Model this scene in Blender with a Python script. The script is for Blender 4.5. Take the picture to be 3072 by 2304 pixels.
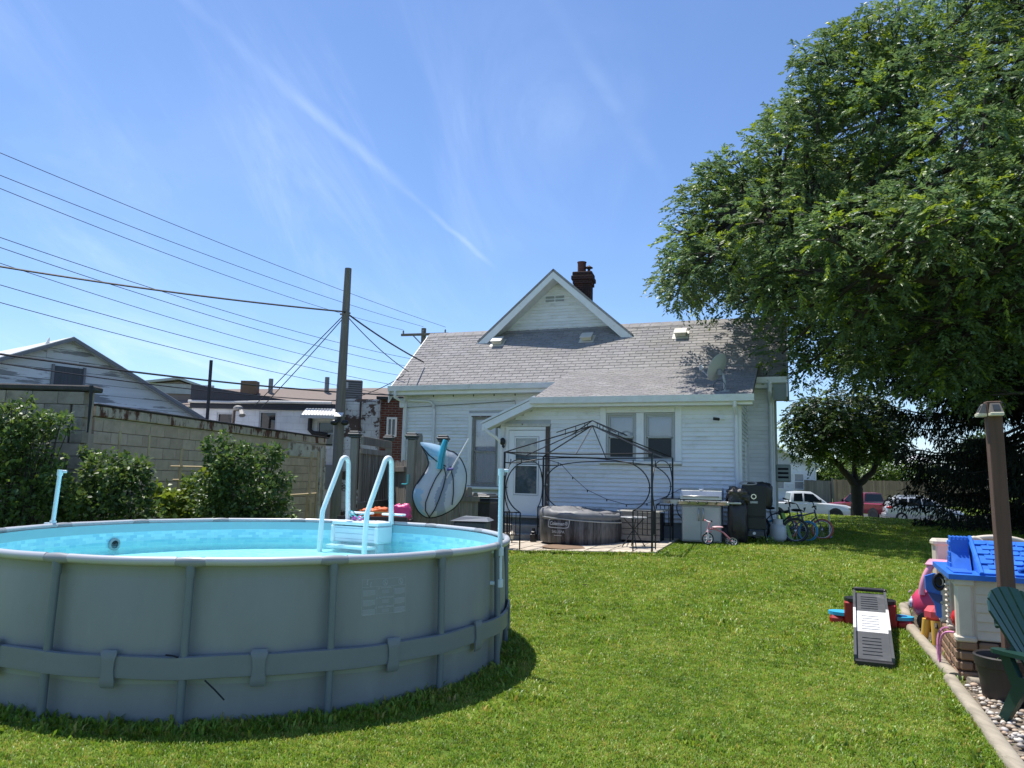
import bpy, bmesh, math, random
import numpy as np
from mathutils import Vector, Matrix
PI = math.pi
for _o in list(bpy.data.objects): bpy.data.objects.remove(_o)
scn = bpy.context.scene
COL = scn.collection
# ------------------------------------------------------------------ camera
CAM_H = 1.68
cam_d = bpy.data.cameras.new('camera'); cam = bpy.data.objects.new('camera', cam_d); COL.objects.link(cam)
_p, _r = math.radians(7.0), math.radians(1.25)
_cp, _sp, _c, _s = math.cos(_p), math.sin(_p), math.cos(_r), math.sin(_r)
_R = Vector((_c, -_sp*_s, _cp*_s)); _U = Vector((-_s, -_sp*_c, _cp*_c)); _F = Vector((0, _cp, _sp))
cam.matrix_world = Matrix(((_R.x, _U.x, -_F.x, 0), (_R.y, _U.y, -_F.y, 0), (_R.z, _U.z, -_F.z, CAM_H), (0, 0, 0, 1)))
cam_d.sensor_width = 36; cam_d.lens = 27.05; cam_d.clip_start = .05; cam_d.clip_end = 3000
scn.camera = cam
# ------------------------------------------------------------------ light
SUN_EL, SUN_AZ = math.radians(69), math.radians(-42)      # azimuth clockwise from +Y
SUN = Vector((math.sin(SUN_AZ)*math.cos(SUN_EL), math.cos(SUN_AZ)*math.cos(SUN_EL), math.sin(SUN_EL)))
sl = bpy.data.lights.new('sun', 'SUN'); sl.energy = 4.15; sl.angle = math.radians(.53); sl.color = (1, .955, .88)
so = bpy.data.objects.new('sun', sl); COL.objects.link(so); so.rotation_euler = SUN.to_track_quat('Z', 'Y').to_euler(); so.location = (-20, 20, 40)
world = bpy.data.worlds.new('World'); scn.world = world; world.use_nodes = True
def build_world():
    nt = world.node_tree; N = nt.nodes; L = nt.links; N.clear()
    out = N.new('ShaderNodeOutputWorld'); bg = N.new('ShaderNodeBackground')
    sky = N.new('ShaderNodeTexSky'); sky.sky_type = 'NISHITA'; sky.sun_disc = False
    sky.sun_elevation = SUN_EL; sky.sun_rotation = SUN_AZ; sky.altitude = 200; sky.air_density = 1.0; sky.dust_density = .25; sky.ozone_density = 3.5
    tc = N.new('ShaderNodeTexCoord')
    def math_(op, a, b=None, clamp=False):
        m = N.new('ShaderNodeMath'); m.operation = op; m.use_clamp = clamp
        for i, x in enumerate((a, b)):
            if x is None: continue
            if isinstance(x, (int, float)): m.inputs[i].default_value = x
            else: L.new(x, m.inputs[i])
        return m.outputs[0]
    sep = N.new('ShaderNodeSeparateXYZ'); L.new(tc.outputs['Generated'], sep.inputs[0])
    zz = math_('ADD', math_('MAXIMUM', sep.outputs[2], 0.0), .12)
    cmb = N.new('ShaderNodeCombineXYZ'); L.new(math_('DIVIDE', sep.outputs[0], zz), cmb.inputs[0]); L.new(math_('DIVIDE', sep.outputs[1], zz), cmb.inputs[1])
    def noise(scale, loc, scl, rot, det=8, rough=.6, dist=.4):
        mp = N.new('ShaderNodeMapping'); mp.inputs['Location'].default_value = loc; mp.inputs['Scale'].default_value = scl; mp.inputs['Rotation'].default_value = (0, 0, rot)
        L.new(cmb.outputs[0], mp.inputs[0])
        n = N.new('ShaderNodeTexNoise'); n.inputs['Scale'].default_value = scale; n.inputs['Detail'].default_value = det; n.inputs['Roughness'].default_value = rough; n.inputs['Distortion'].default_value = dist
        L.new(mp.outputs[0], n.inputs[0]); return n.outputs['Fac']
    def ramp(x, a, b, hi):
        r = N.new('ShaderNodeMapRange'); r.interpolation_type = 'SMOOTHSTEP'; L.new(x, r.inputs[0])
        for i, q in enumerate((a, b, 0, hi)): r.inputs[1+i].default_value = q
        return r.outputs[0]
    veil = ramp(noise(.55, (3.1, .7, 0), (1, .62, 1), .5), .46, .84, .17)
    streak = ramp(noise(1.1, (1.3, 9.4, 0), (1.5, .42, 1), .85, 10, .66, .9), .46, .82, .44)
    brk = ramp(noise(.42, (1.2, 5.1, 0), (1, 1, 1), 0, 3, .5, 0), .40, .62, 1.0)
    cl = math_('ADD', veil, math_('MULTIPLY', streak, brk))
    hi_ = ramp(sep.outputs[2], .62, .22, 1.0)
    cl = math_('MULTIPLY', cl, math_('ADD', math_('MULTIPLY', hi_, .75), .25))
    def trail(d1, d2, w, amt, a0, a1, nscale):
        n = Vector(d1).cross(Vector(d2)).normalized()
        vm = N.new('ShaderNodeVectorMath'); vm.operation = 'DOT_PRODUCT'; L.new(tc.outputs['Generated'], vm.inputs[0]); vm.inputs[1].default_value = n
        wob = math_('MULTIPLY', math_('SUBTRACT', noise(3.0, (0, 0, 0), (1, 1, 1), 0, 5), .5), .012)
        band = ramp(math_('ABSOLUTE', math_('ADD', vm.outputs['Value'], wob)), w, 0.0, 1.0)
        mid = ((Vector(d1)+Vector(d2))*.5).normalized()
        vl = N.new('ShaderNodeVectorMath'); vl.operation = 'DOT_PRODUCT'; L.new(tc.outputs['Generated'], vl.inputs[0]); vl.inputs[1].default_value = mid
        ln = ramp(vl.outputs['Value'], a0, a1, 1.0)
        br = ramp(noise(nscale, (2.4, 1.1, 0), (1, 1, 1), 0, 4), .38, .66, 1.0)
        return math_('MULTIPLY', math_('MULTIPLY', band, ln), math_('MULTIPLY', br, amt))
    cl = math_('ADD', cl, trail((-.237, .8736, .425), (-.0606, .9538, .2942), .0055, .30, .985, .997, 1.3))
    cl = math_('ADD', cl, trail((-.3643, .7802, .5085), (-.237, .8736, .425), .011, .16, .965, .99, 1.0))
    cl = math_('ADD', cl, trail((.0354, .8327, .5526), (.094, .8703, .4835), .016, .09, .96, .992, 1.6))
    cl = math_('MINIMUM', cl, .62)
    mix = N.new('ShaderNodeMix'); mix.data_type = 'RGBA'; L.new(cl, mix.inputs['Factor']); L.new(sky.outputs[0], mix.inputs['A'])
    mix.inputs['B'].default_value = (7.6, 8.1, 8.9, 1)
    tn = N.new('ShaderNodeMix'); tn.data_type = 'RGBA'; tn.blend_type = 'MULTIPLY'; tn.inputs['Factor'].default_value = 1; tn.inputs['B'].default_value = (.91, 1.0, 1.15, 1); L.new(mix.outputs['Result'], tn.inputs['A'])
    L.new(tn.outputs['Result'], bg.inputs[0]); bg.inputs[1].default_value = .1
    L.new(bg.outputs[0], out.inputs[0])
build_world()
vs = scn.view_settings
vs.view_transform = 'Standard'; vs.look = 'None'; vs.gamma = 1; vs.use_curve_mapping = False; vs.exposure = .66
scn.render.resolution_x, scn.render.resolution_y = 1024, 768
# ------------------------------------------------------------------ helpers
rng = random.Random(7)
class MB:
    def __init__(s): s.v = []; s.f = []; s.m = []; s.mi = 0
    def add(s, vs, fs):
        n = len(s.v); s.v += [tuple(p) for p in vs]
        for f in fs: s.f.append(tuple(i+n for i in f)); s.m.append(s.mi)
        return s
    def box(s, c, d, rz=0, ch=0, M=None):
        x, y, z = d[0]/2, d[1]/2, d[2]/2
        if ch <= 0:
            P = [(-x,-y,-z),(x,-y,-z),(x,y,-z),(-x,y,-z),(-x,-y,z),(x,-y,z),(x,y,z),(-x,y,z)]
            F = [(0,3,2,1),(4,5,6,7),(0,1,5,4),(1,2,6,5),(2,3,7,6),(3,0,4,7)]
        else:
            ch = min(ch, x*.9, y*.9, z*.9); P = []; F = []
            idx = {}
            for sx in (-1, 1):
                for sy in (-1, 1):
                    for sz in (-1, 1):
                        for a in range(3):
                            q = [sx*(x-ch), sy*(y-ch), sz*(z-ch)]; q[a] = (sx*x, sy*y, sz*z)[a]
                            idx[(sx, sy, sz, a)] = len(P); P.append(tuple(q))
            def quad(a, b, c_, d_): F.append((a, b, c_, d_))
            S = [(-1,-1),(1,-1),(1,1),(-1,1)]
            for sg in (-1, 1):
                quad(*[idx[(sg, q[0], q[1], 0)] for q in (S if sg > 0 else S[::-1])])
                quad(*[idx[(q[1], sg, q[0], 1)] for q in (S if sg > 0 else S[::-1])])
                quad(*[idx[(q[0], q[1], sg, 2)] for q in (S if sg > 0 else S[::-1])])
            for a in (-1, 1):
                for b in (-1, 1):
                    for e in (0, 1):
                        quad(*[idx[k] for k in ([(a,b,-1,0),(a,b,-1,1),(a,b,1,1),(a,b,1,0)] if e == 0 else [(a,-1,b,0),(a,1,b,0),(a,1,b,2),(a,-1,b,2)])])
                    quad(*[idx[k] for k in [(-1,a,b,1),(1,a,b,1),(1,a,b,2),(-1,a,b,2)]])
            for sx in (-1, 1):
                for sy in (-1, 1):
                    for sz in (-1, 1): F.append(tuple(idx[(sx, sy, sz, a)] for a in range(3)))
        if M is None: M = Matrix.Translation(Vector(c)) @ Matrix.Rotation(rz, 4, 'Z')
        return s.add([M @ Vector(p) for p in P], F)
    def prism(s, poly, a0, a1, axis='y'):
        n = len(poly)
        def mk(p, a): return (p[0], a, p[1]) if axis == 'y' else ((a, p[0], p[1]) if axis == 'x' else (p[0], p[1], a))
        P = [mk(p, a0) for p in poly]+[mk(p, a1) for p in poly]
        F = [tuple(range(n)), tuple(range(2*n-1, n-1, -1))]+[(i, n+i, n+(i+1) % n, (i+1) % n) for i in range(n)]
        return s.add(P, F)
    def tube(s, pts, r, n=8, cap=True, closed=False, flat=1.0):
        pts = [Vector(p) for p in pts]; k = len(pts); rings = []
        up = None
        for i, p in enumerate(pts):
            a = pts[(i-1) % k] if (i > 0 or closed) else p; b = pts[(i+1) % k] if (i < k-1 or closed) else p
            t = (b-a).normalized() if (b-a).length > 1e-9 else Vector((0, 0, 1))
            if up is None:
                up = Vector((0, 0, 1)) if abs(t.z) < .95 else Vector((1, 0, 0))
            x = t.cross(up)
            if x.length < 1e-6: x = t.orthogonal()
            x.normalize(); y = x.cross(t).normalized(); up = y
            rr = r[i] if isinstance(r, (list, tuple)) else r
            rings.append([p+x*math.cos(2*PI*j/n)*rr+y*math.sin(2*PI*j/n)*rr*flat for j in range(n)])
        P = [q for R_ in rings for q in R_]; F = []
        for i in range(k if closed else k-1):
            for j in range(n):
                a, b = i*n+j, i*n+(j+1) % n; c, d = ((i+1) % k)*n+(j+1) % n, ((i+1) % k)*n+j
                F.append((a, d, c, b))
        if cap and not closed: F += [tuple(range(n)), tuple(range((k-1)*n+n-1, (k-1)*n-1, -1))]
        return s.add(P, F)
    def cyl(s, a, b, r, r2=None, n=12): return s.tube([a, b], [r, r if r2 is None else r2], n)
    def lathe(s, prof, n=32, c=(0, 0, 0), a0=0, a1=2*PI, axis=None):
        full = abs(a1-a0-2*PI) < 1e-6; m = n if full else n+1; P = []
        for i in range(m):
            t = a0+(a1-a0)*i/n
            for r, z in prof: P.append(Vector((c[0]+r*math.cos(t), c[1]+r*math.sin(t), c[2]+z)))
        if axis is not None:
            Q = Vector((0, 0, 1)).rotation_difference(Vector(axis)).to_matrix(); cc = Vector(c); P = [cc+Q @ (p-cc) for p in P]
        k = len(prof); F = []
        for i in range(n):
            j = (i+1) % m
            for a in range(k-1): F.append((i*k+a, j*k+a, j*k+a+1, i*k+a+1))
        return s.add(P, F)
    def ball(s, c, r, n=12, m=8, zmin=-1):
        rx, ry, rz = r if isinstance(r, (tuple, list)) else (r, r, r)
        prof = []
        for i in range(m+1):
            t = -PI/2+PI*i/m; prof.append((math.cos(t), max(math.sin(t), zmin)))
        P = []; F = []
        for i in range(n):
            a = 2*PI*i/n
            for q, z in prof: P.append((c[0]+rx*q*math.cos(a), c[1]+ry*q*math.sin(a), c[2]+rz*z))
        k = m+1
        for i in range(n):
            j = (i+1) % n
            for a in range(m): F.append((i*k+a, j*k+a, j*k+a+1, i*k+a+1))
        return s.add(P, F)
    def mesh(s, name, mats, smooth=None):
        me = bpy.data.meshes.new(name); me.from_pydata(s.v, [], s.f)
        for m in (mats if isinstance(mats, (list, tuple)) else [mats]): me.materials.append(m)
        if any(s.m): me.polygons.foreach_set('material_index', s.m)
        if smooth:
            me.polygons.foreach_set('use_smooth', [True]*len(me.polygons))
            try: me.set_sharp_from_angle(angle=math.radians(smooth))
            except Exception: pass
        me.update(); return me
    def build(s, name, mats, parent=None, smooth=None, loc=None, rot=None):
        return obj(name, s.mesh(name, mats, smooth), parent, loc, rot)
def obj(name, data, parent=None, loc=None, rot=None):
    o = bpy.data.objects.new(name, data); COL.objects.link(o)
    if parent is not None: o.parent = parent
    if loc is not None: o.location = loc
    if rot is not None: o.rotation_euler = rot
    return o
def tag(o, label, cat=None, group=None, kind=None):
    if label: o['label'] = label
    if cat: o['category'] = cat
    if group: o['group'] = group
    if kind: o['kind'] = kind
    return o
def thing(name, label, cat, loc=(0, 0, 0), rz=0, group=None):
    o = obj(name, None, None, loc, (0, 0, rz)); o.empty_display_size = .2
    return tag(o, label, cat, group)
def struct(o): o['kind'] = 'structure'; return o
def copy_tree(o, parent=None):
    c = o.copy(); COL.objects.link(c); c.parent = parent
    for ch in list(o.children): copy_tree(ch, c)
    return c
def arc(c, r, a0, a1, n, plane='xz'):
    out = []
    for i in range(n+1):
        t = a0+(a1-a0)*i/n; q = (r*math.cos(t), r*math.sin(t))
        out.append((c[0]+q[0], c[1], c[2]+q[1]) if plane == 'xz' else ((c[0]+q[0], c[1]+q[1], c[2]) if plane == 'xy' else (c[0], c[1]+q[0], c[2]+q[1])))
    return out
def bez(p0, p1, p2, p3, n=12):
    p0, p1, p2, p3 = map(Vector, (p0, p1, p2, p3)); o = []
    for i in range(n+1):
        t = i/n; o.append(p0*(1-t)**3+p1*3*t*(1-t)**2+p2*3*t*t*(1-t)+p3*t**3)
    return o
def npmesh(name, V, quads, mat, colors=None, tris=None):
    """fast mesh from numpy arrays"""
    me = bpy.data.meshes.new(name); V = np.asarray(V, np.float32)
    nq = len(quads); nt_ = 0 if tris is None else len(tris)
    me.vertices.add(len(V)); me.vertices.foreach_set('co', V.ravel())
    li = np.asarray(quads, np.int32).ravel() if nq else np.zeros(0, np.int32)
    ls = np.arange(nq, dtype=np.int32)*4
    if nt_:
        ls = np.concatenate([ls, nq*4+np.arange(nt_, dtype=np.int32)*3]); li = np.concatenate([li, np.asarray(tris, np.int32).ravel()])
    me.loops.add(len(li)); me.loops.foreach_set('vertex_index', li)
    me.polygons.add(nq+nt_); me.polygons.foreach_set('loop_start', ls)
    me.update(calc_edges=True); me.validate()
    if colors is not None:
        a = me.color_attributes.new('tint', 'FLOAT_COLOR', 'POINT'); a.data.foreach_set('color', np.asarray(colors, np.float32).ravel())
    me.materials.append(mat); return me
# ------------------------------------------------------------------ materials
_mats = {}
def srgb(r, g, b):
    f = lambda c: (c/255/12.92) if c/255 <= .04045 else ((c/255+.055)/1.055)**2.4
    return (f(r), f(g), f(b))
def pm(name, col, rough=.6, metal=0., var=.12, vs_=4., bump=.0, bs=40., spec=.5, rnd=.0, col2=None, c2s=2., c2a=.5, c2b=.62, stretch=(1, 1, 1), coat=0., alpha=1., trans=0.):
    if name in _mats: return _mats[name]
    m = bpy.data.materials.new(name); m.use_nodes = True; nt = m.node_tree; N = nt.nodes; L = nt.links
    b = N['Principled BSDF']; b.inputs['Roughness'].default_value = rough; b.inputs['Metallic'].default_value = metal
    b.inputs['Specular IOR Level'].default_value = spec; b.inputs['Coat Weight'].default_value = coat
    tc = N.new('ShaderNodeTexCoord'); mp = N.new('ShaderNodeMapping'); mp.inputs['Scale'].default_value = stretch
    oi = N.new('ShaderNodeObjectInfo'); ad = N.new('ShaderNodeVectorMath'); ad.operation = 'ADD'
    sc_ = N.new('ShaderNodeMath'); sc_.operation = 'MULTIPLY'; sc_.inputs[1].default_value = 37.0; L.new(oi.outputs['Random'], sc_.inputs[0])
    L.new(tc.outputs['Object'], mp.inputs[0]); L.new(mp.outputs[0], ad.inputs[0]); L.new(sc_.outputs[0], ad.inputs[1])
    vec = ad.outputs[0]
    n1 = N.new('ShaderNodeTexNoise'); n1.inputs['Scale'].default_value = vs_; n1.inputs['Detail'].default_value = 6; n1.inputs['Roughness'].default_value = .62; L.new(vec, n1.inputs[0])
    mr = N.new('ShaderNodeMapRange'); mr.inputs[1].default_value = .25; mr.inputs[2].default_value = .75; mr.inputs[3].default_value = 1-var; mr.inputs[4].default_value = 1+var; L.new(n1.outputs['Fac'], mr.inputs[0])
    fac = mr.outputs[0]
    if rnd:
        r2 = N.new('ShaderNodeMapRange'); r2.inputs[3].default_value = 1-rnd; r2.inputs[4].default_value = 1+rnd; L.new(oi.outputs['Random'], r2.inputs[0])
        mu = N.new('ShaderNodeMath'); mu.operation = 'MULTIPLY'; L.new(fac, mu.inputs[0]); L.new(r2.outputs[0], mu.inputs[1]); fac = mu.outputs[0]
    src = None
    if col2 is not None:
        n2 = N.new('ShaderNodeTexNoise'); n2.inputs['Scale'].default_value = c2s; n2.inputs['Detail'].default_value = 8; n2.inputs['Roughness'].default_value = .68; L.new(vec, n2.inputs[0])
        r3 = N.new('ShaderNodeMapRange'); r3.interpolation_type = 'SMOOTHSTEP'; r3.inputs[1].default_value = c2a; r3.inputs[2].default_value = c2b; L.new(n2.outputs['Fac'], r3.inputs[0])
        mx = N.new('ShaderNodeMix'); mx.data_type = 'RGBA'; L.new(r3.outputs[0], mx.inputs['Factor']); mx.inputs['A'].default_value = (*col, 1); mx.inputs['B'].default_value = (*col2, 1); src = mx.outputs['Result']
    mul = N.new('ShaderNodeVectorMath'); mul.operation = 'SCALE'
    if src is None: mul.inputs[0].default_value = col
    else: L.new(src, mul.inputs[0])
    L.new(fac, mul.inputs['Scale']); L.new(mul.outputs[0], b.inputs['Base Color'])
    if bump:
        n3 = N.new('ShaderNodeTexNoise'); n3.inputs['Scale'].default_value = bs; n3.inputs['Detail'].default_value = 4; L.new(vec, n3.inputs[0])
        bp = N.new('ShaderNodeBump'); bp.inputs['Strength'].default_value = bump; bp.inputs['Distance'].default_value = .01; L.new(n3.outputs['Fac'], bp.inputs['Height']); L.new(bp.outputs[0], b.inputs['Normal'])
    if alpha < 1: b.inputs['Alpha'].default_value = alpha
    if trans: b.inputs['Transmission Weight'].default_value = trans
    _mats[name] = m; return m
def leaf_mat(name, trans=.4, rough=.45, spec=.5):
    m = bpy.data.materials.new(name); m.use_nodes = True; nt = m.node_tree; N = nt.nodes; L = nt.links; N.clear()
    out = N.new('ShaderNodeOutputMaterial'); at = N.new('ShaderNodeAttribute'); at.attribute_name = 'tint'
    pb = N.new('ShaderNodeBsdfPrincipled'); pb.inputs['Roughness'].default_value = rough; pb.inputs['Specular IOR Level'].default_value = spec; L.new(at.outputs['Color'], pb.inputs['Base Color'])
    tr = N.new('ShaderNodeBsdfTranslucent'); hs = N.new('ShaderNodeHueSaturation'); hs.inputs['Hue'].default_value = .485; hs.inputs['Saturation'].default_value = 1.1; hs.inputs['Value'].default_value = 1.5; L.new(at.outputs['Color'], hs.inputs['Color']); L.new(hs.outputs[0], tr.inputs['Color'])
    mx = N.new('ShaderNodeMixShader'); mx.inputs[0].default_value = trans; L.new(pb.outputs[0], mx.inputs[1]); L.new(tr.outputs[0], mx.inputs[2]); L.new(mx.outputs[0], out.inputs[0])
    _mats[name] = m; return m
def glass_mat(name, tint=(.02, .025, .03), rough=.03, a=.55):
    """window pane: partly see-through dark glass with a clear reflection"""
    if name in _mats: return _mats[name]
    m = bpy.data.materials.new(name); m.use_nodes = True; nt = m.node_tree; N = nt.nodes; L = nt.links; N.clear()
    out = N.new('ShaderNodeOutputMaterial'); g = N.new('ShaderNodeBsdfGlossy'); g.inputs['Roughness'].default_value = rough
    t = N.new('ShaderNodeBsdfTransparent'); t.inputs[0].default_value = (a, a, a*1.03, 1)
    lw = N.new('ShaderNodeFresnel'); lw.inputs[0].default_value = 1.55
    mr = N.new('ShaderNodeMapRange'); mr.inputs[3].default_value = .05; mr.inputs[4].default_value = 1; L.new(lw.outputs[0], mr.inputs[0])
    mx = N.new('ShaderNodeMixShader'); L.new(mr.outputs[0], mx.inputs[0]); L.new(t.outputs[0], mx.inputs[1]); L.new(g.outputs[0], mx.inputs[2]); L.new(mx.outputs[0], out.inputs[0])
    _mats[name] = m; return m
WHITE = srgb(222, 222, 222)
def text_mesh(txt, size, shear=0, bold=0, align='CENTER'):
    cu = bpy.data.curves.new('lettering', 'FONT'); cu.body = txt; cu.size = size; cu.shear = shear; cu.offset = bold; cu.align_x = align; cu.align_y = 'CENTER'; cu.resolution_u = 3
    o = bpy.data.objects.new('lettering', cu); COL.objects.link(o)
    dg = bpy.context.evaluated_depsgraph_get(); me = bpy.data.meshes.new_from_object(o.evaluated_get(dg))
    V = [tuple(v.co) for v in me.vertices]; F = [tuple(p.vertices) for p in me.polygons]
    bpy.data.objects.remove(o); bpy.data.meshes.remove(me); bpy.data.curves.remove(cu)
    return V, F
def sstep(a, b, x):
    t = min(max((x-a)/(b-a), 0), 1); return t*t*(3-2*t)
def gz(x, y):
    """lawn height: level by the pool, rising gently to the house, falling to the street"""
    z = sstep(6.5, 14.5, y)*(.30+.045*min(max(x, -3), 5))-.17*sstep(19, 32, y)
    yc = 35-1.5*min(max(x-13, -4), 6)
    z -= 1.02*sstep(yc, yc+11, y)
    z += .85*sstep(59, 64, y)
    return z
# ------------------------------------------------------------------ ground
POOL_C = (-2.452, 7.77); POOL_R = 2.44; POOL_H = 1.073
HO = Vector((4.681, 16.019, 0)); HTH = math.radians(20.5)       # house origin: right front corner of the back porch
HU = Vector((math.cos(HTH), -math.sin(HTH), 0)); HV = Vector((math.sin(HTH), math.cos(HTH), 0))
def hw(s, t, z=0): return HO+HU*s+HV*t+Vector((0, 0, z))
def hloc(x, y): d = Vector((x, y, 0))-HO; return d.dot(HU), d.dot(HV)
def grass_color_nodes(N, L, pos, dark, mid, light):
    n1 = N.new('ShaderNodeTexNoise'); n1.inputs['Scale'].default_value = 1.1; n1.inputs['Detail'].default_value = 7; n1.inputs['Roughness'].default_value = .65; L.new(pos, n1.inputs[0])
    n2 = N.new('ShaderNodeTexNoise'); n2.inputs['Scale'].default_value = 9; n2.inputs['Detail'].default_value = 4; L.new(pos, n2.inputs[0])
    ad = N.new('ShaderNodeMath'); ad.operation = 'ADD'; L.new(n1.outputs['Fac'], ad.inputs[0]); L.new(n2.outputs['Fac'], ad.inputs[1])
    hf = N.new('ShaderNodeMath'); hf.operation = 'MULTIPLY'; hf.inputs[1].default_value = .5; L.new(ad.outputs[0], hf.inputs[0])
    cr = N.new('ShaderNodeValToRGB'); e = cr.color_ramp.elements; e[0].position = .38; e[0].color = (*dark, 1); e[1].position = .62; e[1].color = (*light, 1)
    q = e.new(.5); q.color = (*mid, 1); L.new(hf.outputs[0], cr.inputs[0]); return cr.outputs[0]
def lawn_mat():
    m = bpy.data.materials.new('lawn_soil_and_thatch'); m.use_nodes = True; nt = m.node_tree; N = nt.nodes; L = nt.links
    b = N['Principled BSDF']; b.inputs['Roughness'].default_value = .9; b.inputs['Specular IOR Level'].default_value = .15
    g = N.new('ShaderNodeNewGeometry')
    c = grass_color_nodes(N, L, g.outputs['Position'], (.085, .14, .018), (.12, .185, .024), (.165, .22, .04))
    L.new(c, b.inputs['Base Color'])
    n = N.new('ShaderNodeTexNoise'); n.inputs['Scale'].default_value = 30; n.inputs['Detail'].default_value = 5; L.new(g.outputs['Position'], n.inputs[0])
    bp = N.new('ShaderNodeBump'); bp.inputs['Strength'].default_value = .8; bp.inputs['Distance'].default_value = .03; L.new(n.outputs['Fac'], bp.inputs['Height']); L.new(bp.outputs[0], b.inputs['Normal'])
    return m
def make_ground():
    xs = sorted(set([-600, -250, -120, -70, -45]+[x*1.0 for x in range(-34, 45)]+[60, 90, 150, 300, 600]))
    ys = sorted(set([-120, -40, -12]+[y*.75-6 for y in range(0, 108)]+[80, 90, 110, 150, 250, 450, 800, 1400]))
    V = [(x, y, gz(x, y)) for y in ys for x in xs]; n = len(xs)
    F = [(j*n+i, j*n+i+1, (j+1)*n+i+1, (j+1)*n+i) for j in range(len(ys)-1) for i in range(n-1)]
    mb = MB(); mb.add(V, F)
    struct(tag(mb.build('lawn', lawn_mat(), smooth=180), 'green back lawn rising to the house and falling to the street'))
make_ground()
def make_street():
    asp = pm('asphalt', (.055, .055, .058), .9, var=.2, vs_=1.5, bump=.3, bs=120)
    mb = MB(); xs = list(range(-30, 70, 4))
    for y0, y1, dz in ((47.5, 60.5, .02),):
        V = []; F = []
        ysr = [y0+(y1-y0)*k/6 for k in range(7)]
        for yy in ysr:
            for x in xs: V.append((x, yy, max(gz(x, yy), gz(x, 52))+dz))
        n = len(xs)
        F = [(j*n+i, j*n+i+1, (j+1)*n+i+1, (j+1)*n+i) for j in range(6) for i in range(n-1)]
        mb.add(V, F)
    struct(tag(mb.build('street', asp), 'grey asphalt street beyond the lawn crest'))
make_street()
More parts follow.
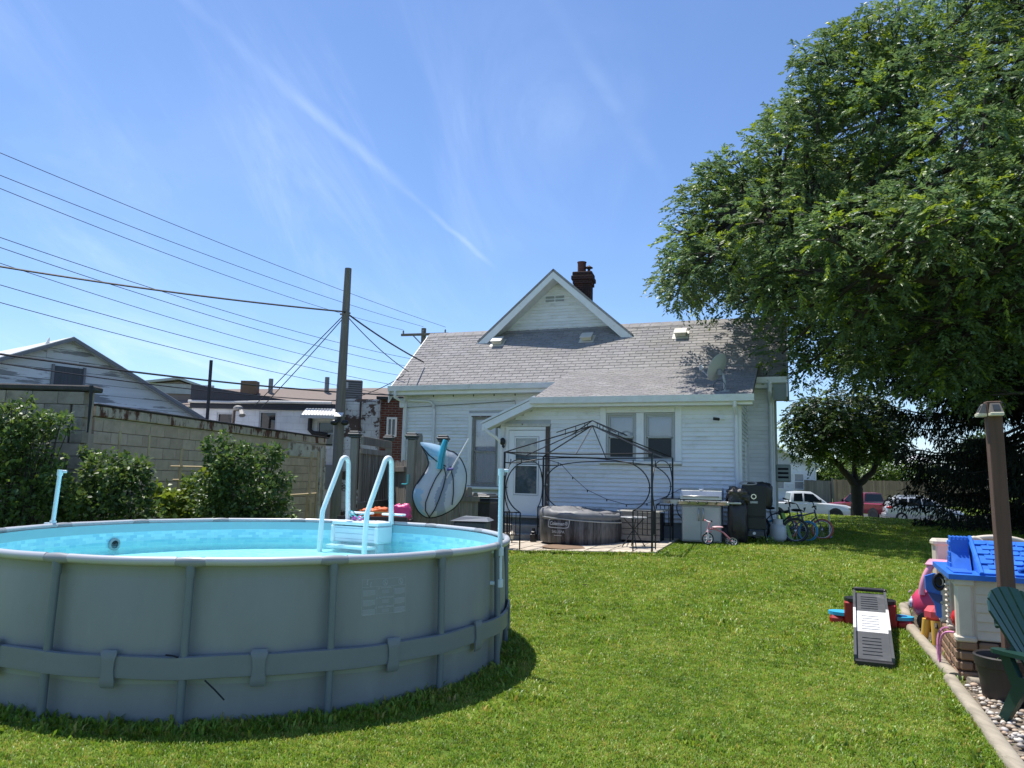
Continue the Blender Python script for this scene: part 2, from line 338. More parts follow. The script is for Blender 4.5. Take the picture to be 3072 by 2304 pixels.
# grass: points carrying instanced tufts
TIMB = [(4.90, 9.76), (4.55, 8.97), (4.20, 7.77), (3.88, 6.92), (3.40, 5.71), (3.10, 4.90), (2.62, 3.6)]
def timb_x(y):
    P = TIMB
    if y > P[0][1]: return 99
    for (x0, y0), (x1, y1) in zip(P, P[1:]):
        if y1 <= y <= y0: return x0+(x1-x0)*(y-y0)/(y1-y0)
    return P[-1][0]
def make_grass():
    rs = np.random.RandomState(3)
    gm = bpy.data.materials.new('grass_blade'); gm.use_nodes = True; nt = gm.node_tree; N = nt.nodes; L = nt.links; N.clear()
    out = N.new('ShaderNodeOutputMaterial'); g = N.new('ShaderNodeNewGeometry'); at = N.new('ShaderNodeAttribute'); at.attribute_name = 'tint'
    c = grass_color_nodes(N, L, g.outputs['Position'], (.122, .245, .02), (.20, .345, .032), (.315, .43, .075))
    mul = N.new('ShaderNodeMix'); mul.data_type = 'RGBA'; mul.blend_type = 'MULTIPLY'; mul.inputs['Factor'].default_value = 1; L.new(c, mul.inputs['A']); L.new(at.outputs['Color'], mul.inputs['B'])
    pb = N.new('ShaderNodeBsdfPrincipled'); pb.inputs['Roughness'].default_value = .42; pb.inputs['Specular IOR Level'].default_value = .42; L.new(mul.outputs['Result'], pb.inputs['Base Color'])
    tr = N.new('ShaderNodeBsdfTranslucent'); L.new(mul.outputs['Result'], tr.inputs[0]); mx = N.new('ShaderNodeMixShader'); mx.inputs[0].default_value = .45
    L.new(pb.outputs[0], mx.inputs[1]); L.new(tr.outputs[0], mx.inputs[2]); L.new(mx.outputs[0], out.inputs[0])
    P = []; S = []
    def region(y0, y1, dens, sc):
        x0, x1 = -.78*y1-2, .78*y1+2
        n = int((y1-y0)*(x1-x0)*dens); q = np.c_[rs.uniform(x0, x1, n), rs.uniform(y0, y1, n)]
        q = q[(np.abs(q[:, 0]) < .78*q[:, 1]+1.6)]
        d = np.hypot(q[:, 0]-POOL_C[0], q[:, 1]-POOL_C[1]); q = q[d > POOL_R-.05]
        dx = q[:, 0]-HO.x; dy = q[:, 1]-HO.y; s = dx*HU.x+dy*HU.y; t = dx*HV.x+dy*HV.y
        keep = ~((s > -5.25) & (s < .1) & (t > 0)) & ~((s > -9.3) & (s < .7) & (t > 2.6)) & ~((s > -4.66) & (s < -1.13) & (t > -2.93)) & ~((s > -5.25) & (s < -3.9) & (t > -.7))
        q = q[keep]
        bx = np.array([timb_x(y) for y in q[:, 1]]); inb = (q[:, 0] > bx-.02) & (q[:, 0] < 9.0)
        q = q[~inb]
        q = q[~((q[:, 0] < -3.2) & (q[:, 1] > 14))]
        for x, y in q:
            P.append((x, y, gz(x, y)-.004)); S.append(sc)
    region(3.0, 6.5, 620, .8); region(6.5, 9.5, 480, .88); region(9.5, 14, 260, 1.1); region(14, 20, 120, 1.45); region(20, 37, 34, 2.5)
    def extra(x, y, sc): P.append((x, y, gz(x, y)-.004)); S.append(sc)
    for k in range(620):
        a = rs.uniform(-PI, .6); r = POOL_R+.03+abs(rs.normal(0, .07)); extra(POOL_C[0]+r*math.cos(a), POOL_C[1]+r*math.sin(a), rs.uniform(1.1, 2.2))
    for (x0, y0), (x1, y1) in zip(TIMB, TIMB[1:]):
        for k in range(int(90*math.hypot(x1-x0, y1-y0))):
            t = rs.uniform(); extra(x0+(x1-x0)*t-.07-abs(rs.normal(0, .03)), y0+(y1-y0)*t, rs.uniform(.9, 1.7))
    for k in range(420):
        t = rs.uniform(); q = hw(-4.7+3.6*t, -2.98-abs(rs.normal(0, .04))); extra(q.x, q.y, rs.uniform(1.1, 2.2))
    for k in range(90):
        cx, cy = rs.uniform(-1, 6), rs.uniform(4.5, 14)
        if cx > timb_x(cy)-.3 or math.hypot(cx-POOL_C[0], cy-POOL_C[1]) < POOL_R+.3: continue
        for j in range(rs.randint(3, 14)): extra(cx+rs.normal(0, .07), cy+rs.normal(0, .07), rs.uniform(1.2, 2.0))
    P = np.array(P); print('grass tufts', len(P))
    me = bpy.data.meshes.new('grass'); me.vertices.add(len(P)); me.vertices.foreach_set('co', P.astype(np.float32).ravel())
    a = me.attributes.new('sc', 'FLOAT', 'POINT'); a.data.foreach_set('value', (np.array(S)*rs.uniform(.7, 1.25, len(S))).astype(np.float32))
    go = tag(obj('grass', me), 'short mown green grass covering the back lawn', 'grass', kind='stuff')
    me.materials.append(gm)
    tufts = []
    for k in range(5):
        V = []; Q = []; T = []; Cc = []
        for b in range(26):
            r = .075*math.sqrt(rs.uniform(0, 1)); th = rs.uniform(0, 2*PI); bx, by = r*math.cos(th), r*math.sin(th)
            hgt = rs.uniform(.016, .040); ln = rs.uniform(.2, 1.1)*hgt; ld = rs.uniform(0, 2*PI); w = rs.uniform(.0026, .0050)
            wx, wy = -math.sin(ld)*w, math.cos(ld)*w; ex, ey = math.cos(ld)*ln, math.sin(ld)*ln
            n = len(V)
            V += [(bx-wx, by-wy, 0), (bx+wx, by+wy, 0), (bx+ex*.4+wx*.8, by+ey*.4+wy*.8, hgt*.62), (bx+ex*.4-wx*.8, by+ey*.4-wy*.8, hgt*.62), (bx+ex, by+ey, hgt*(1-.25*min(ln/hgt, 1)))]
            Q.append((n, n+1, n+2, n+3)); T.append((n+3, n+2, n+4))
            v = rs.uniform(.62, 1.3); y_ = rs.choice([1, 1, 1, 1, 1.05, 1.15, 1.3, 1.9]); Cc += [(v*y_, v, v*(.9 if y_ < 1.5 else 1.9), 1)]*5
        tufts.append(obj('tuft', npmesh('tuft', V, Q, gm, Cc, T), go, (-.4+.2*k, 4.35, 0)))
        tufts[-1]['kind'] = 'stuff'
    ng = bpy.data.node_groups.new('grass_scatter', 'GeometryNodeTree'); ng.interface.new_socket('Geometry', in_out='INPUT', socket_type='NodeSocketGeometry'); ng.interface.new_socket('Geometry', in_out='OUTPUT', socket_type='NodeSocketGeometry')
    N = ng.nodes; L = ng.links; gi = N.new('NodeGroupInput'); gout = N.new('NodeGroupOutput')
    join = N.new('GeometryNodeJoinGeometry')
    for t in tufts[::-1]:
        oi = N.new('GeometryNodeObjectInfo'); oi.transform_space = 'ORIGINAL'; oi.inputs['Object'].default_value = t; oi.inputs['As Instance'].default_value = True
        L.new(oi.outputs['Geometry'], join.inputs[0])
    iop = N.new('GeometryNodeInstanceOnPoints'); iop.inputs['Pick Instance'].default_value = True
    m2p = N.new('GeometryNodeMeshToPoints'); L.new(gi.outputs[0], m2p.inputs['Mesh']); L.new(m2p.outputs[0], iop.inputs['Points']); L.new(join.outputs[0], iop.inputs['Instance'])
    na = N.new('GeometryNodeInputNamedAttribute'); na.data_type = 'FLOAT'; na.inputs['Name'].default_value = 'sc'; L.new(na.outputs['Attribute'], iop.inputs['Scale'])
    rv = N.new('FunctionNodeRandomValue'); rv.data_type = 'FLOAT_VECTOR'; rv.inputs[0].default_value = (-.12, -.12, 0); rv.inputs[1].default_value = (.12, .12, 6.283); L.new(rv.outputs[0], iop.inputs['Rotation'])
    ri = N.new('FunctionNodeRandomValue'); ri.data_type = 'INT'; ri.inputs[4].default_value = 0; ri.inputs[5].default_value = 4; L.new(ri.outputs[2], iop.inputs['Instance Index'])
    L.new(iop.outputs[0], gout.inputs[0])
    md = go.modifiers.new('scatter', 'NODES'); md.node_group = ng
make_grass()
# ------------------------------------------------------------------ house
M_SID = pm('white_clapboard', (.78, .79, .80), .55, var=.06, vs_=3, bump=.05, bs=60, rnd=.05, col2=(.60, .595, .55), c2s=1.9, c2a=.50, c2b=.76)
M_TRIM = pm('white_trim', (.80, .81, .81), .5, var=.06, vs_=6, col2=(.5, .5, .47), c2s=3, c2a=.6, c2b=.8)
M_SOFF = pm('grey_soffit', (.62, .64, .65), .6, var=.08)
M_SHG = pm('grey_shingle', (.292, .277, .268), .92, var=.18, vs_=14, bump=.5, bs=160, spec=.2, rnd=.07, col2=(.35, .332, .32), c2s=1.2, c2a=.45, c2b=.7)
def tinted(src, name):
    m = src.copy(); m.name = name; N = m.node_tree.nodes; L = m.node_tree.links; b = N['Principled BSDF']; src_ = b.inputs['Base Color'].links[0].from_socket
    at = N.new('ShaderNodeAttribute'); at.attribute_name = 'tint'; mu = N.new('ShaderNodeVectorMath'); mu.operation = 'MULTIPLY'; L.new(src_, mu.inputs[0]); L.new(at.outputs['Vector'], mu.inputs[1]); L.new(mu.outputs[0], b.inputs['Base Color']); return m
M_SHGF = tinted(M_SHG, 'grey_shingle_field')
M_FELT = pm('roof_underlay', (.12, .12, .12), .9)
M_FOUND = pm('grey_foundation', (.22, .24, .25), .85, var=.2, vs_=5, bump=.4, bs=25)
M_GUT = pm('gutter_metal', (.72, .74, .76), .4, var=.1, vs_=5, spec=.5, col2=(.42, .41, .38), c2s=4, c2a=.58, c2b=.75)
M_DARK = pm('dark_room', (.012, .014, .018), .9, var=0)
M_GLASS = glass_mat('window_glass', a=.93)
M_BROWN = pm('brown_peeling_trim', (.10, .075, .06), .8, var=.35, vs_=18, col2=(.42, .40, .37), c2s=9, c2a=.56, c2b=.66)
M_FRAME = pm('aluminium_sash', (.42, .43, .42), .45, var=.1)
M_BLIND = pm('white_blind', (.80, .81, .80), .5, var=.05)
M_CURT = pm('white_curtain', (.88, .89, .92), .8, var=.06, vs_=3)
M_BLK = pm('black_metal', (.012, .012, .014), .45, var=.1)
house = thing('house', 'white clapboard house with grey shingle roof, back porch, gable and brick chimney', 'house', HO, -HTH)
EX = .0915; ZS = .83
def boards(z0, z1, seg, plane, face, name='clapboard', parent=house, dirx='x', holes=(), clip=None):
    """clapboards on a wall; seg=(a0,a1) along the wall, plane = wall coordinate, face = outward sign"""
    k = 0; z = z0
    while z < z1-.02:
        ze = min(z+EX, z1)
        a0, a1 = seg
        if clip:
            c = clip(z+.5*(ze-z))
            if c is None: z = ze; continue
            a0, a1 = max(a0, c[0]), min(a1, c[1])
        iv = [(a0, a1)]
        for (h0, h1, hz0, hz1) in holes:
            if ze > hz0+.01 and z < hz1-.01:
                nv = []
                for (p, q) in iv:
                    if h1 <= p or h0 >= q: nv.append((p, q)); continue
                    if h0 > p+.01: nv.append((p, h0))
                    if h1 < q-.01: nv.append((h1, q))
                iv = nv
        for (p, q) in iv:
            if q-p < .03: continue
            mb = MB(); lo, hi = .034, .006
            prof = [(0, z-.004), (face*lo, z-.004), (face*lo, z+.006), (face*hi, ze), (0, ze)]
            if dirx == 'x': mb.prism([(plane+w, zz) for w, zz in prof], p, q, 'x')
            else:
                n = len(prof); P = [(plane+w, p, zz) for w, zz in prof]+[(plane+w, q, zz) for w, zz in prof]
                mb.add(P, [tuple(range(n)), tuple(range(2*n-1, n-1, -1))]+[(i, n+i, n+(i+1) % n, (i+1) % n) for i in range(n)])
            mb.build(name, M_SID, parent)
        z = ze
def hollow(mb, a0, a1, t0, t1, z0, z1, holes, thick=.1):
    """wall slab at t0..t0+thick with rectangular openings (a=s range)"""
    xs = sorted(set([a0, a1]+[h for q in holes for h in q[:2]])); zs = sorted(set([z0, z1]+[h for q in holes for h in q[2:]]))
    for i in range(len(xs)-1):
        for j in range(len(zs)-1):
            cx, cz = (xs[i]+xs[i+1])/2, (zs[j]+zs[j+1])/2
            if any(h[0] < cx < h[1] and h[2] < cz < h[3] for h in holes): continue
            mb.box((cx, t0+thick/2, cz), (xs[i+1]-xs[i], thick, zs[j+1]-zs[j]))
H_LEAN = [(-5.04, -4.14, .85, 2.79), (-2.745, -2.084, 2.106, 3.157), (-1.908, -1.248, 2.106, 3.157)]
H_MAIN = [(-7.08, -6.33, 1.46, 3.33)]
w = MB(); hollow(w, -5.22, .07, .0, .1, .83, 2.95, [h if h[3] < 2.95 else (h[0], h[1], h[2], 2.95) for h in H_LEAN]); hollow(w, -4.6, .07, .0, .1, 2.95, 3.36, [(h[0], h[1], 2.95, h[3]) for h in H_LEAN[1:]])
w.prism([(-5.22, 2.95), (-4.6, 2.95), (-4.6, 3.30)], 0, .1)
w.box((.02, 1.35, 1.9), (.1, 2.5, 3.0))                                    # right side wall of the porch
w.prism([(.1, 3.36), (2.6, 3.36), (2.6, 4.2)], -.03, .07, 'x')
w.box((-5.17, 1.35, 1.85), (.1, 2.5, 2.1)); w.prism([(.1, 3.36), (2.6, 3.36), (2.6, 4.2)], -4.4, -4.3, 'x')
hollow(w, -9.18, .66, 2.6, 2.7, .7, 4.12, H_MAIN)
w.box((-9.13, 4.5, 2.4), (.1, 3.6, 3.4)); w.box((.61, 4.5, 2.4), (.1, 3.6, 3.4)); w.box((-4.26, 6.35, 2.4), (9.8, .1, 3.4))
for s_ in (-9.13, .61): w.prism([(2.62, 4.1), (6.3, 4.1), (4.45, 5.85)], s_-.05, s_+.05, 'x')
w.prism([(-7.2, 5.95), (-3.4, 5.95), (-5.29, 7.5)], 4.46, 4.56)
w.box((-5.29, 8.2, 3.0), (4.4, 4.8, 4.6)); w.prism([(-7.49, 5.3), (-3.09, 5.3), (-5.29, 7.4)], 4.6, 10.6)
w.build('wall', pm('wall_sheathing', (.5, .51, .52), .7), house)
f = MB(); f.box((-2.575, 1.3, .31), (5.28, 2.6, 1.04)); f.box((-4.26, 4.5, .24), (9.86, 3.74, .92)); f.build('foundation', M_FOUND, house)
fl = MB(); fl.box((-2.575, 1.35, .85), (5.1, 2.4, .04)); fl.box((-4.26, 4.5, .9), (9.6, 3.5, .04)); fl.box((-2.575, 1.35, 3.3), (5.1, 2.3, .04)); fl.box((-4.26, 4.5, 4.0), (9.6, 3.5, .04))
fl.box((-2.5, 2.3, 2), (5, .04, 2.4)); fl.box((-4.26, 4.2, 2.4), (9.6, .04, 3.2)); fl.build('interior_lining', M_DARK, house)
def lean_clip(z):
    return (-5.24, .09) if z < 2.93 else (-5.24+(z-2.93)/.4545+.05, .09)
boards(ZS, 3.33, (-5.24, -.02), 0, -1, holes=[(-5.06, -4.03, .5, 2.95), (-2.885, -1.107, 2.04, 3.31)], clip=lean_clip)
boards(ZS, 3.5, (.02, 2.585), .07, 1, dirx='y', holes=[(1.45, 2.15, 1.64, 2.62)])
boards(.75, 4.06, (-9.12, .60), 2.6, -1, holes=[(-7.2, -6.22, 1.33, 3.42), (-5.2, .07, .5, 3.45)])
# gable clapboards
boards(5.98, 7.42, (-9, 0), 4.46, -1, clip=lambda z: None if z > 7.38 else (-7.13+(z-5.98)*1.21, -3.45-(z-5.98)*1.21))
cb = MB()
cb.box((.045, -.012, 2.1), (.13, .05, 2.55), ch=.005); cb.build('corner_board', M_TRIM, house)
cb = MB(); cb.box((.095, .055, 2.1), (.05, .1, 2.55)); cb.build('corner_board', M_TRIM, house)
cb = MB(); cb.box((-9.165, 2.585, 2.42), (.1, .06, 3.36)); cb.build('corner_board', M_TRIM, house)
cb = MB(); cb.box((.645, 2.585, 2.42), (.1, .06, 3.36)); cb.build('corner_board', M_TRIM, house)
cb = MB(); cb.box((-5.2, -.012, 1.85), (.09, .05, 2.04)); cb.build('corner_board', M_TRIM, house)
# ---- windows
def window(s0, s1, z0, z1, meet, t, frame_m, blind_z=None, curtain=False, dark_trim=False):
    fr = MB(); tk = .045
    for (a, b, c, d) in ((s0, s0+tk, z0, z1), (s1-tk, s1, z0, z1), (s0+tk, s1-tk, z1-tk, z1), (s0+tk, s1-tk, z0, z0+tk)):
        fr.box(((a+b)/2, t+.005, (c+d)/2), (b-a, .07, d-c), ch=.006)
    wo = fr.build('window', frame_m, house)
    a, b = s0+tk, s1-tk
    up = MB()
    for (p, q, c, d) in ((a, a+.035, meet, z1-tk), (b-.035, b, meet, z1-tk), (a+.035, b-.035, z1-tk-.04, z1-tk), (a+.035, b-.035, meet-.02, meet+.025)): up.box(((p+q)/2, t+.012, (c+d)/2), (q-p, .03, d-c))
    up.build('upper_sash', frame_m, wo)
    lw_ = MB()
    for (p, q, c, d) in ((a, a+.035, z0+tk, meet-.021), (b-.035, b, z0+tk, meet-.021), (a+.035, b-.035, z0+tk, z0+tk+.05)): lw_.box(((p+q)/2, t+.03, (c+d)/2), (q-p, .03, d-c))
    lw_.build('lower_sash', frame_m, wo)
    p1 = MB(); p1.box(((a+b)/2, t+.014, (meet+z1-tk)/2), (b-a-.07, .004, z1-tk-meet-.06)); p1.build('pane', M_GLASS, wo)
    p2 = MB(); p2.box(((a+b)/2, t+.034, (meet+z0+tk)/2), (b-a-.07, .004, meet-z0-tk-.07)); p2.build('pane', M_GLASS if curtain else pm('insect_screen', (.02, .023, .028), .45, var=.1), wo)
    if blind_z:
        bl = MB(); z = z1-tk-.01
        while z > blind_z:
            bl.box((0, 0, 0), (b-a-.02, .032, .0022), M=Matrix.Translation(((a+b)/2, t+.085, z)) @ Matrix.Rotation(math.radians(62), 4, 'X')); z -= .026
        bl.box(((a+b)/2, t+.085, blind_z-.01), (b-a-.02, .03, .02)); bl.build('blind', M_BLIND, wo)
    if curtain:
        for c0, c1 in ((a, (a+b)/2+.06), ((a+b)/2-.02, b)):
            V = []; F = []; n = 40
            for j in range(9):
                zz = z0+.05+(z1-z0-.1)*j/8
                for i in range(n+1):
                    x = c0+(c1-c0)*i/n; V.append((x, t+.058+.011*math.sin(i*1.25+.25*j)+(.01 if c0 == a else 0), zz))
            F = [(j*(n+1)+i, j*(n+1)+i+1, (j+1)*(n+1)+i+1, (j+1)*(n+1)+i) for j in range(8) for i in range(n)]
            cm = MB(); cm.add(V, F); cm.build('curtain', M_CURT, wo, smooth=180)
    return wo
window(-2.745, -2.084, 2.106, 3.157, 2.634, 0, M_FRAME, blind_z=2.47); window(-1.908, -1.248, 2.106, 3.157, 2.634, 0, M_FRAME, blind_z=2.53)
tr = MB()
for (a, b, c, d) in ((-2.885, -2.75, 2.115, 3.30), (-1.243, -1.107, 2.115, 3.30), (-2.079, -1.913, 2.115, 3.16), (-2.745, -1.248, 3.165, 3.30)): tr.box(((a+b)/2, -.02, (c+d)/2), (b-a, .055, d-c), ch=.006)
tr.build('window_casing', M_TRIM, house)
tr = MB(); tr.box((-1.996, -.045, 2.08), (1.80, .12, .055), ch=.01); tr.build('window_sill', M_TRIM, house)
window(-7.08, -6.33, 1.46, 3.33, 2.385, 2.6, pm('weathered_brown_sash', (.30, .285, .26), .7, var=.25, vs_=12), curtain=True)
tr = MB()
for (a, b, c, d) in ((-7.2, -7.085, 1.47, 3.42), (-6.325, -6.21, 1.47, 3.42), (-7.085, -6.325, 3.335, 3.42)): tr.box(((a+b)/2, 2.58, (c+d)/2), (b-a, .055, d-c), ch=.006)
tr.build('window_casing', M_TRIM, house)
tr = MB(); tr.box((-6.705, 2.552, 3.33), (.80, .02, .03)); tr.build('window_head_flashing', M_BROWN, house)
tr = MB(); tr.box((-6.70, 2.555, 1.41), (1.06, .12, .07), ch=.01); tr.build('window_sill', M_TRIM, house)
sw = MB()
for (a, b, c, d) in ((1.45, 1.52, 1.64, 2.62), (2.08, 2.15, 1.64, 2.62), (1.52, 2.08, 2.55, 2.62), (1.52, 2.08, 1.64, 1.71)): sw.box((.105, (a+b)/2, (c+d)/2), (.05, b-a, d-c))
swo = sw.build('window', M_TRIM, house); pn = MB(); pn.box((.085, 1.8, 2.13), (.01, .56, .84)); pn.build('pane', pm('dark_glass', (.01, .012, .015), .05, spec=.8, var=0), swo)
# ---- back door
M_DOOR = pm('white_storm_door', (.82, .84, .86), .4, var=.04, vs_=2)
d = MB()
for (a, b, c, e) in ((-5.03, -4.90, .86, 2.78), (-4.30, -4.15, .86, 2.78), (-4.90, -4.30, 2.64, 2.78), (-4.90, -4.30, .86, 1.31)): d.box(((a+b)/2, -.005, (c+e)/2), (b-a, .045, e-c), ch=.004)
door = d.build('door', M_DOOR, house)
for a, b, z0, z1 in ((-4.89, -4.31, 1.32, 2.63),):
    e = MB()
    for (p, q, c, g) in ((a, a+.03, z0, z1), (b-.03, b, z0, z1), (a+.03, b-.03, z1-.03, z1), (a+.03, b-.03, z0, z0+.03), (a+.03, b-.03, 1.97, 2.0), (a+.03, b-.03, 2.02, 2.035)): e.box(((p+q)/2, -.026, (c+g)/2), (q-p, .022, g-c))
    e.build('glazing_frame', M_DOOR, door)
    e = MB(); e.box(((a+b)/2, -.018, (z0+z1)/2), (b-a-.05, .004, z1-z0-.05)); e.build('glass', M_GLASS, door)
e = MB(); e.box((-4.57, .09, 1.9), (.9, .03, 1.9)); e.box((-4.6, .07, 2.38), (.46, .02, .5)); e.build('inner_door', pm('inner_door_blue', (.20, .30, .33), .5, var=.3, vs_=5, col2=(.45, .5, .48), c2s=3), door)
e = MB(); e.cyl((-4.22, -.05, 1.72), (-4.22, -.05, 1.84), .012, n=8); e.cyl((-4.22, -.05, 1.78), (-4.22, -.02, 1.78), .02, n=8); e.build('handle', pm('brass', (.5, .38, .16), .3, 1.), door)
e = MB()
for (a, b, c, g) in ((-5.10, -5.035, .83, 2.86), (-5.035, -4.145, 2.79, 2.86)): e.box(((a+b)/2, -.02, (c+g)/2), (b-a, .05, g-c))
e.build('door_casing', M_TRIM, house)
e = MB(); e.box((-4.10, -.018, 1.86), (.085, .05, 2.04)); e.build('door_jamb', M_BROWN, house)
e = MB(); e.box((-4.58, -.03, 2.90), (1.08, .07, .065)); e.build('door_head', pm('peeling_white', (.55, .54, .5), .8, var=.2, vs_=14, col2=(.12, .09, .07), c2s=12, c2a=.6, c2b=.66), house)
e = MB(); e.box((-4.6, -.05, .835), (1.06, .18, .04)); e.build('door_sill', M_FRAME, house)
# porch lamp
# ---- porch steps
M_CONC = pm('step_concrete', (.30, .275, .24), .9, var=.22, vs_=6, bump=.4, bs=40)
stp = thing('porch_steps', 'two worn concrete steps below the white back door', 'steps', hw(-4.62, 0, .2), -HTH)
e = MB(); e.box((0, -.2, .29), (1.15, .36, .36), ch=.015); e.build('step', M_CONC, stp)
e = MB(); e.box((0, -.53, .18), (1.15, .295, .22), ch=.015); e.build('step', M_CONC, stp)
# ---- roof
def slab(name, P, th, mat, parent=house):
    """P: 4 corners of the top face (counter-clockwise from above)"""
    P = [Vector(p) for p in P]; n = (P[1]-P[0]).cross(P[3]-P[0]).normalized()
    mb = MB(); mb.add(P+[p-n*th for p in P], [(0, 1, 2, 3), (7, 6, 5, 4), (0, 4, 5, 1), (1, 5, 6, 2), (2, 6, 7, 3), (3, 7, 4, 0)])
    return mb.build(name, mat, parent)
SL = math.atan2(6.02-4.12, 4.45-2.2); LL = math.atan2(4.52-3.47, 2.98)
rf = slab('roof', [(-9.45, 2.2, 4.12), (1.0, 2.2, 4.12), (1.0, 4.45, 6.02), (-9.45, 4.45, 6.02)], .09, M_FELT)
slab('roof_back', [(-9.45, 4.452, 6.02), (1.0, 4.452, 6.02), (1.0, 6.7, 4.12), (-9.45, 6.7, 4.12)], .09, M_SHG)
def shingle_mesh(w, h, th):
    mb = MB(); mb.add([(-w/2, 0, 0), (w/2, 0, 0), (w/2, h, 0), (-w/2, h, 0), (-w/2, 0, th), (w/2, 0, th), (w/2, h, .001), (-w/2, h, .001)],
                      [(0, 3, 2, 1), (4, 5, 6, 7), (0, 1, 5, 4), (1, 2, 6, 5), (3, 0, 4, 7)])
    return mb
def shingle_field(parent, s0, s1, L, th, org, slope, expo, wid, nsep, rr, skip=None):
    """courses of tabs up a slope; org = (t,z) of the eave edge; nsep of them single objects, the rest one part"""
    rotM = Matrix.Rotation(slope, 4, 'X'); sm = shingle_mesh(wid-.012, expo*1.35, .013).mesh('shingle', M_SHG)
    rest = MB(); n = 0; k = 0; tints = []
    while k*expo < L-.05:
        off = (k % 2)*wid*.5+rr.uniform(-.02, .02); x = s0-off
        while x < s1:
            a, b = max(x, s0), min(x+wid, s1)
            if b-a > .04:
                d = k*expo; jit = rr.uniform(-.004, .004)
                base = Vector(((a+b)/2, org[0]+math.cos(slope)*(d+jit), org[1]+math.sin(slope)*(d+jit)))
                base += Vector((0, -math.sin(slope), math.cos(slope)))*(.006+rr.uniform(0, .002))
                if not (skip and skip(base.x, base.y)):
                    if n < nsep and b-a > wid-.001:
                        o = obj('shingle', sm, parent, base, (slope+rr.uniform(-.012, .004), 0, rr.uniform(-.006, .006))); n += 1
                    else:
                        tmp = shingle_mesh(b-a-.012, expo*1.35, .013 if expo > .12 else .006); Mx = Matrix.Translation(base) @ rotM @ Matrix.Rotation(rr.uniform(-.01, .004), 4, 'X')
                        rest.add([Mx @ Vector(p) for p in tmp.v], tmp.f); tv = rr.uniform(.90, 1.09); tints += [(tv, tv, tv*rr.uniform(.97, 1.05), 1)]*8
            x += wid
        k += 1
    r = rest.build('shingle_field', M_SHGF, parent); r['kind'] = 'stuff'; ca = r.data.color_attributes.new('tint', 'FLOAT_COLOR', 'POINT'); ca.data.foreach_set('color', [q for t_ in tints for q in t_])
R_MAIN = math.hypot(2.25, 1.9)
shingle_field(rf, -9.45, 1.0, R_MAIN, .01, (2.2, 4.12), SL, .137, .305, 300, random.Random(5), skip=lambda s, t: (-4.33 < s < .3 and t < 2.5))
rc = MB(); 
for i in range(35):
    a = -9.45+i*.2986; rc.add([(a, 4.32, 5.94), (a+.31, 4.32, 5.945), (a+.31, 4.45, 6.05), (a, 4.45, 6.04), (a, 4.58, 5.94), (a+.31, 4.58, 5.945)], [(0, 1, 2, 3), (3, 2, 5, 4)])
rc.build('ridge_cap', M_SHG, house)
lr = slab('porch_roof', [(-4.36, -.35, 3.47), (.36, -.35, 3.47), (.36, 2.62, 4.495), (-4.36, 2.62, 4.495)], .07, M_FELT)
shingle_field(lr, -4.36, .36, math.hypot(2.98, 1.03), .01, (-.35, 3.47), math.atan2(1.025, 2.97), .10, .19, 0, random.Random(6))
slab('porch_side_roof', [(-5.56, -.36, 2.93), (-4.37, -.36, 3.47), (-4.37, 2.58, 3.47), (-5.56, 2.58, 2.93)], .06, M_SHG)
# eaves, fascia, gutters
def gutter(p0, p1, parent=house, sz=.11):
    p0, p1 = Vector(p0), Vector(p1); L_ = (p1-p0).length
    mb = MB(); n = int(L_/.9)+1
    prof = [(0, 0), (-.02, -.0), (-.11, .10), (-.13, .10), (-.105, -.035), (-.06, -.05), (0, -.05)]
    mb.prism([(p0.y+a, p0.z-.06+b) for a, b in prof], p0.x, p1.x, 'x')
    return mb.build('gutter', M_GUT, parent)
gutter((-9.47, 2.2, 4.12), (-4.45, 2.2, 4.12)); gutter((.33, 2.2, 4.12), (1.02, 2.2, 4.12)); gutter((-4.40, -.35, 3.45), (.40, -.35, 3.45))
e = MB(); e.box((-4.22, 2.215, 4.0), (10.4, .025, .16)); e.build('fascia', M_TRIM, house)
e = MB(); e.box((-4.22, 2.4, 3.93), (10.4, .39, .02)); e.build('soffit', M_SOFF, house)
e = MB(); e.box((-2.0, -.335, 3.36), (4.72, .025, .15)); e.build('fascia', M_TRIM, house)
e = MB(); e.box((-2.0, -.17, 3.295), (4.72, .34, .02)); e.build('soffit', M_SOFF, house)
def rake_board(name, A, B, h, th, mat, dy=0.):
    """sloping fascia board between A and B (top edge), facing -t"""
    A, B = Vector(A), Vector(B); mb = MB()
    mb.add([A, B, B-Vector((0, 0, h)), A-Vector((0, 0, h))]+[p+Vector((0, th, 0)) for p in (A, B, B-Vector((0, 0, h)), A-Vector((0, 0, h)))], [(3, 2, 1, 0), (4, 5, 6, 7), (0, 1, 5, 4), (1, 2, 6, 5), (2, 3, 7, 6), (3, 0, 4, 7)])
    return mb.build(name, mat, house)
rake_board('rake_board', (-5.57, -.38, 2.90), (-4.30, -.38, 3.475), .16, .02, M_TRIM)
rake_board('rake_trim', (-5.60, -.40, 2.955), (-4.30, -.40, 3.54), .05, .04, M_GUT)
e = MB(); e.add([(-5.5, -.36, 2.79), (-4.35, -.36, 3.31), (-4.35, 0, 3.31), (-5.5, 0, 2.79)], [(3, 2, 1, 0)]); e.build('rake_soffit', M_SOFF, house)
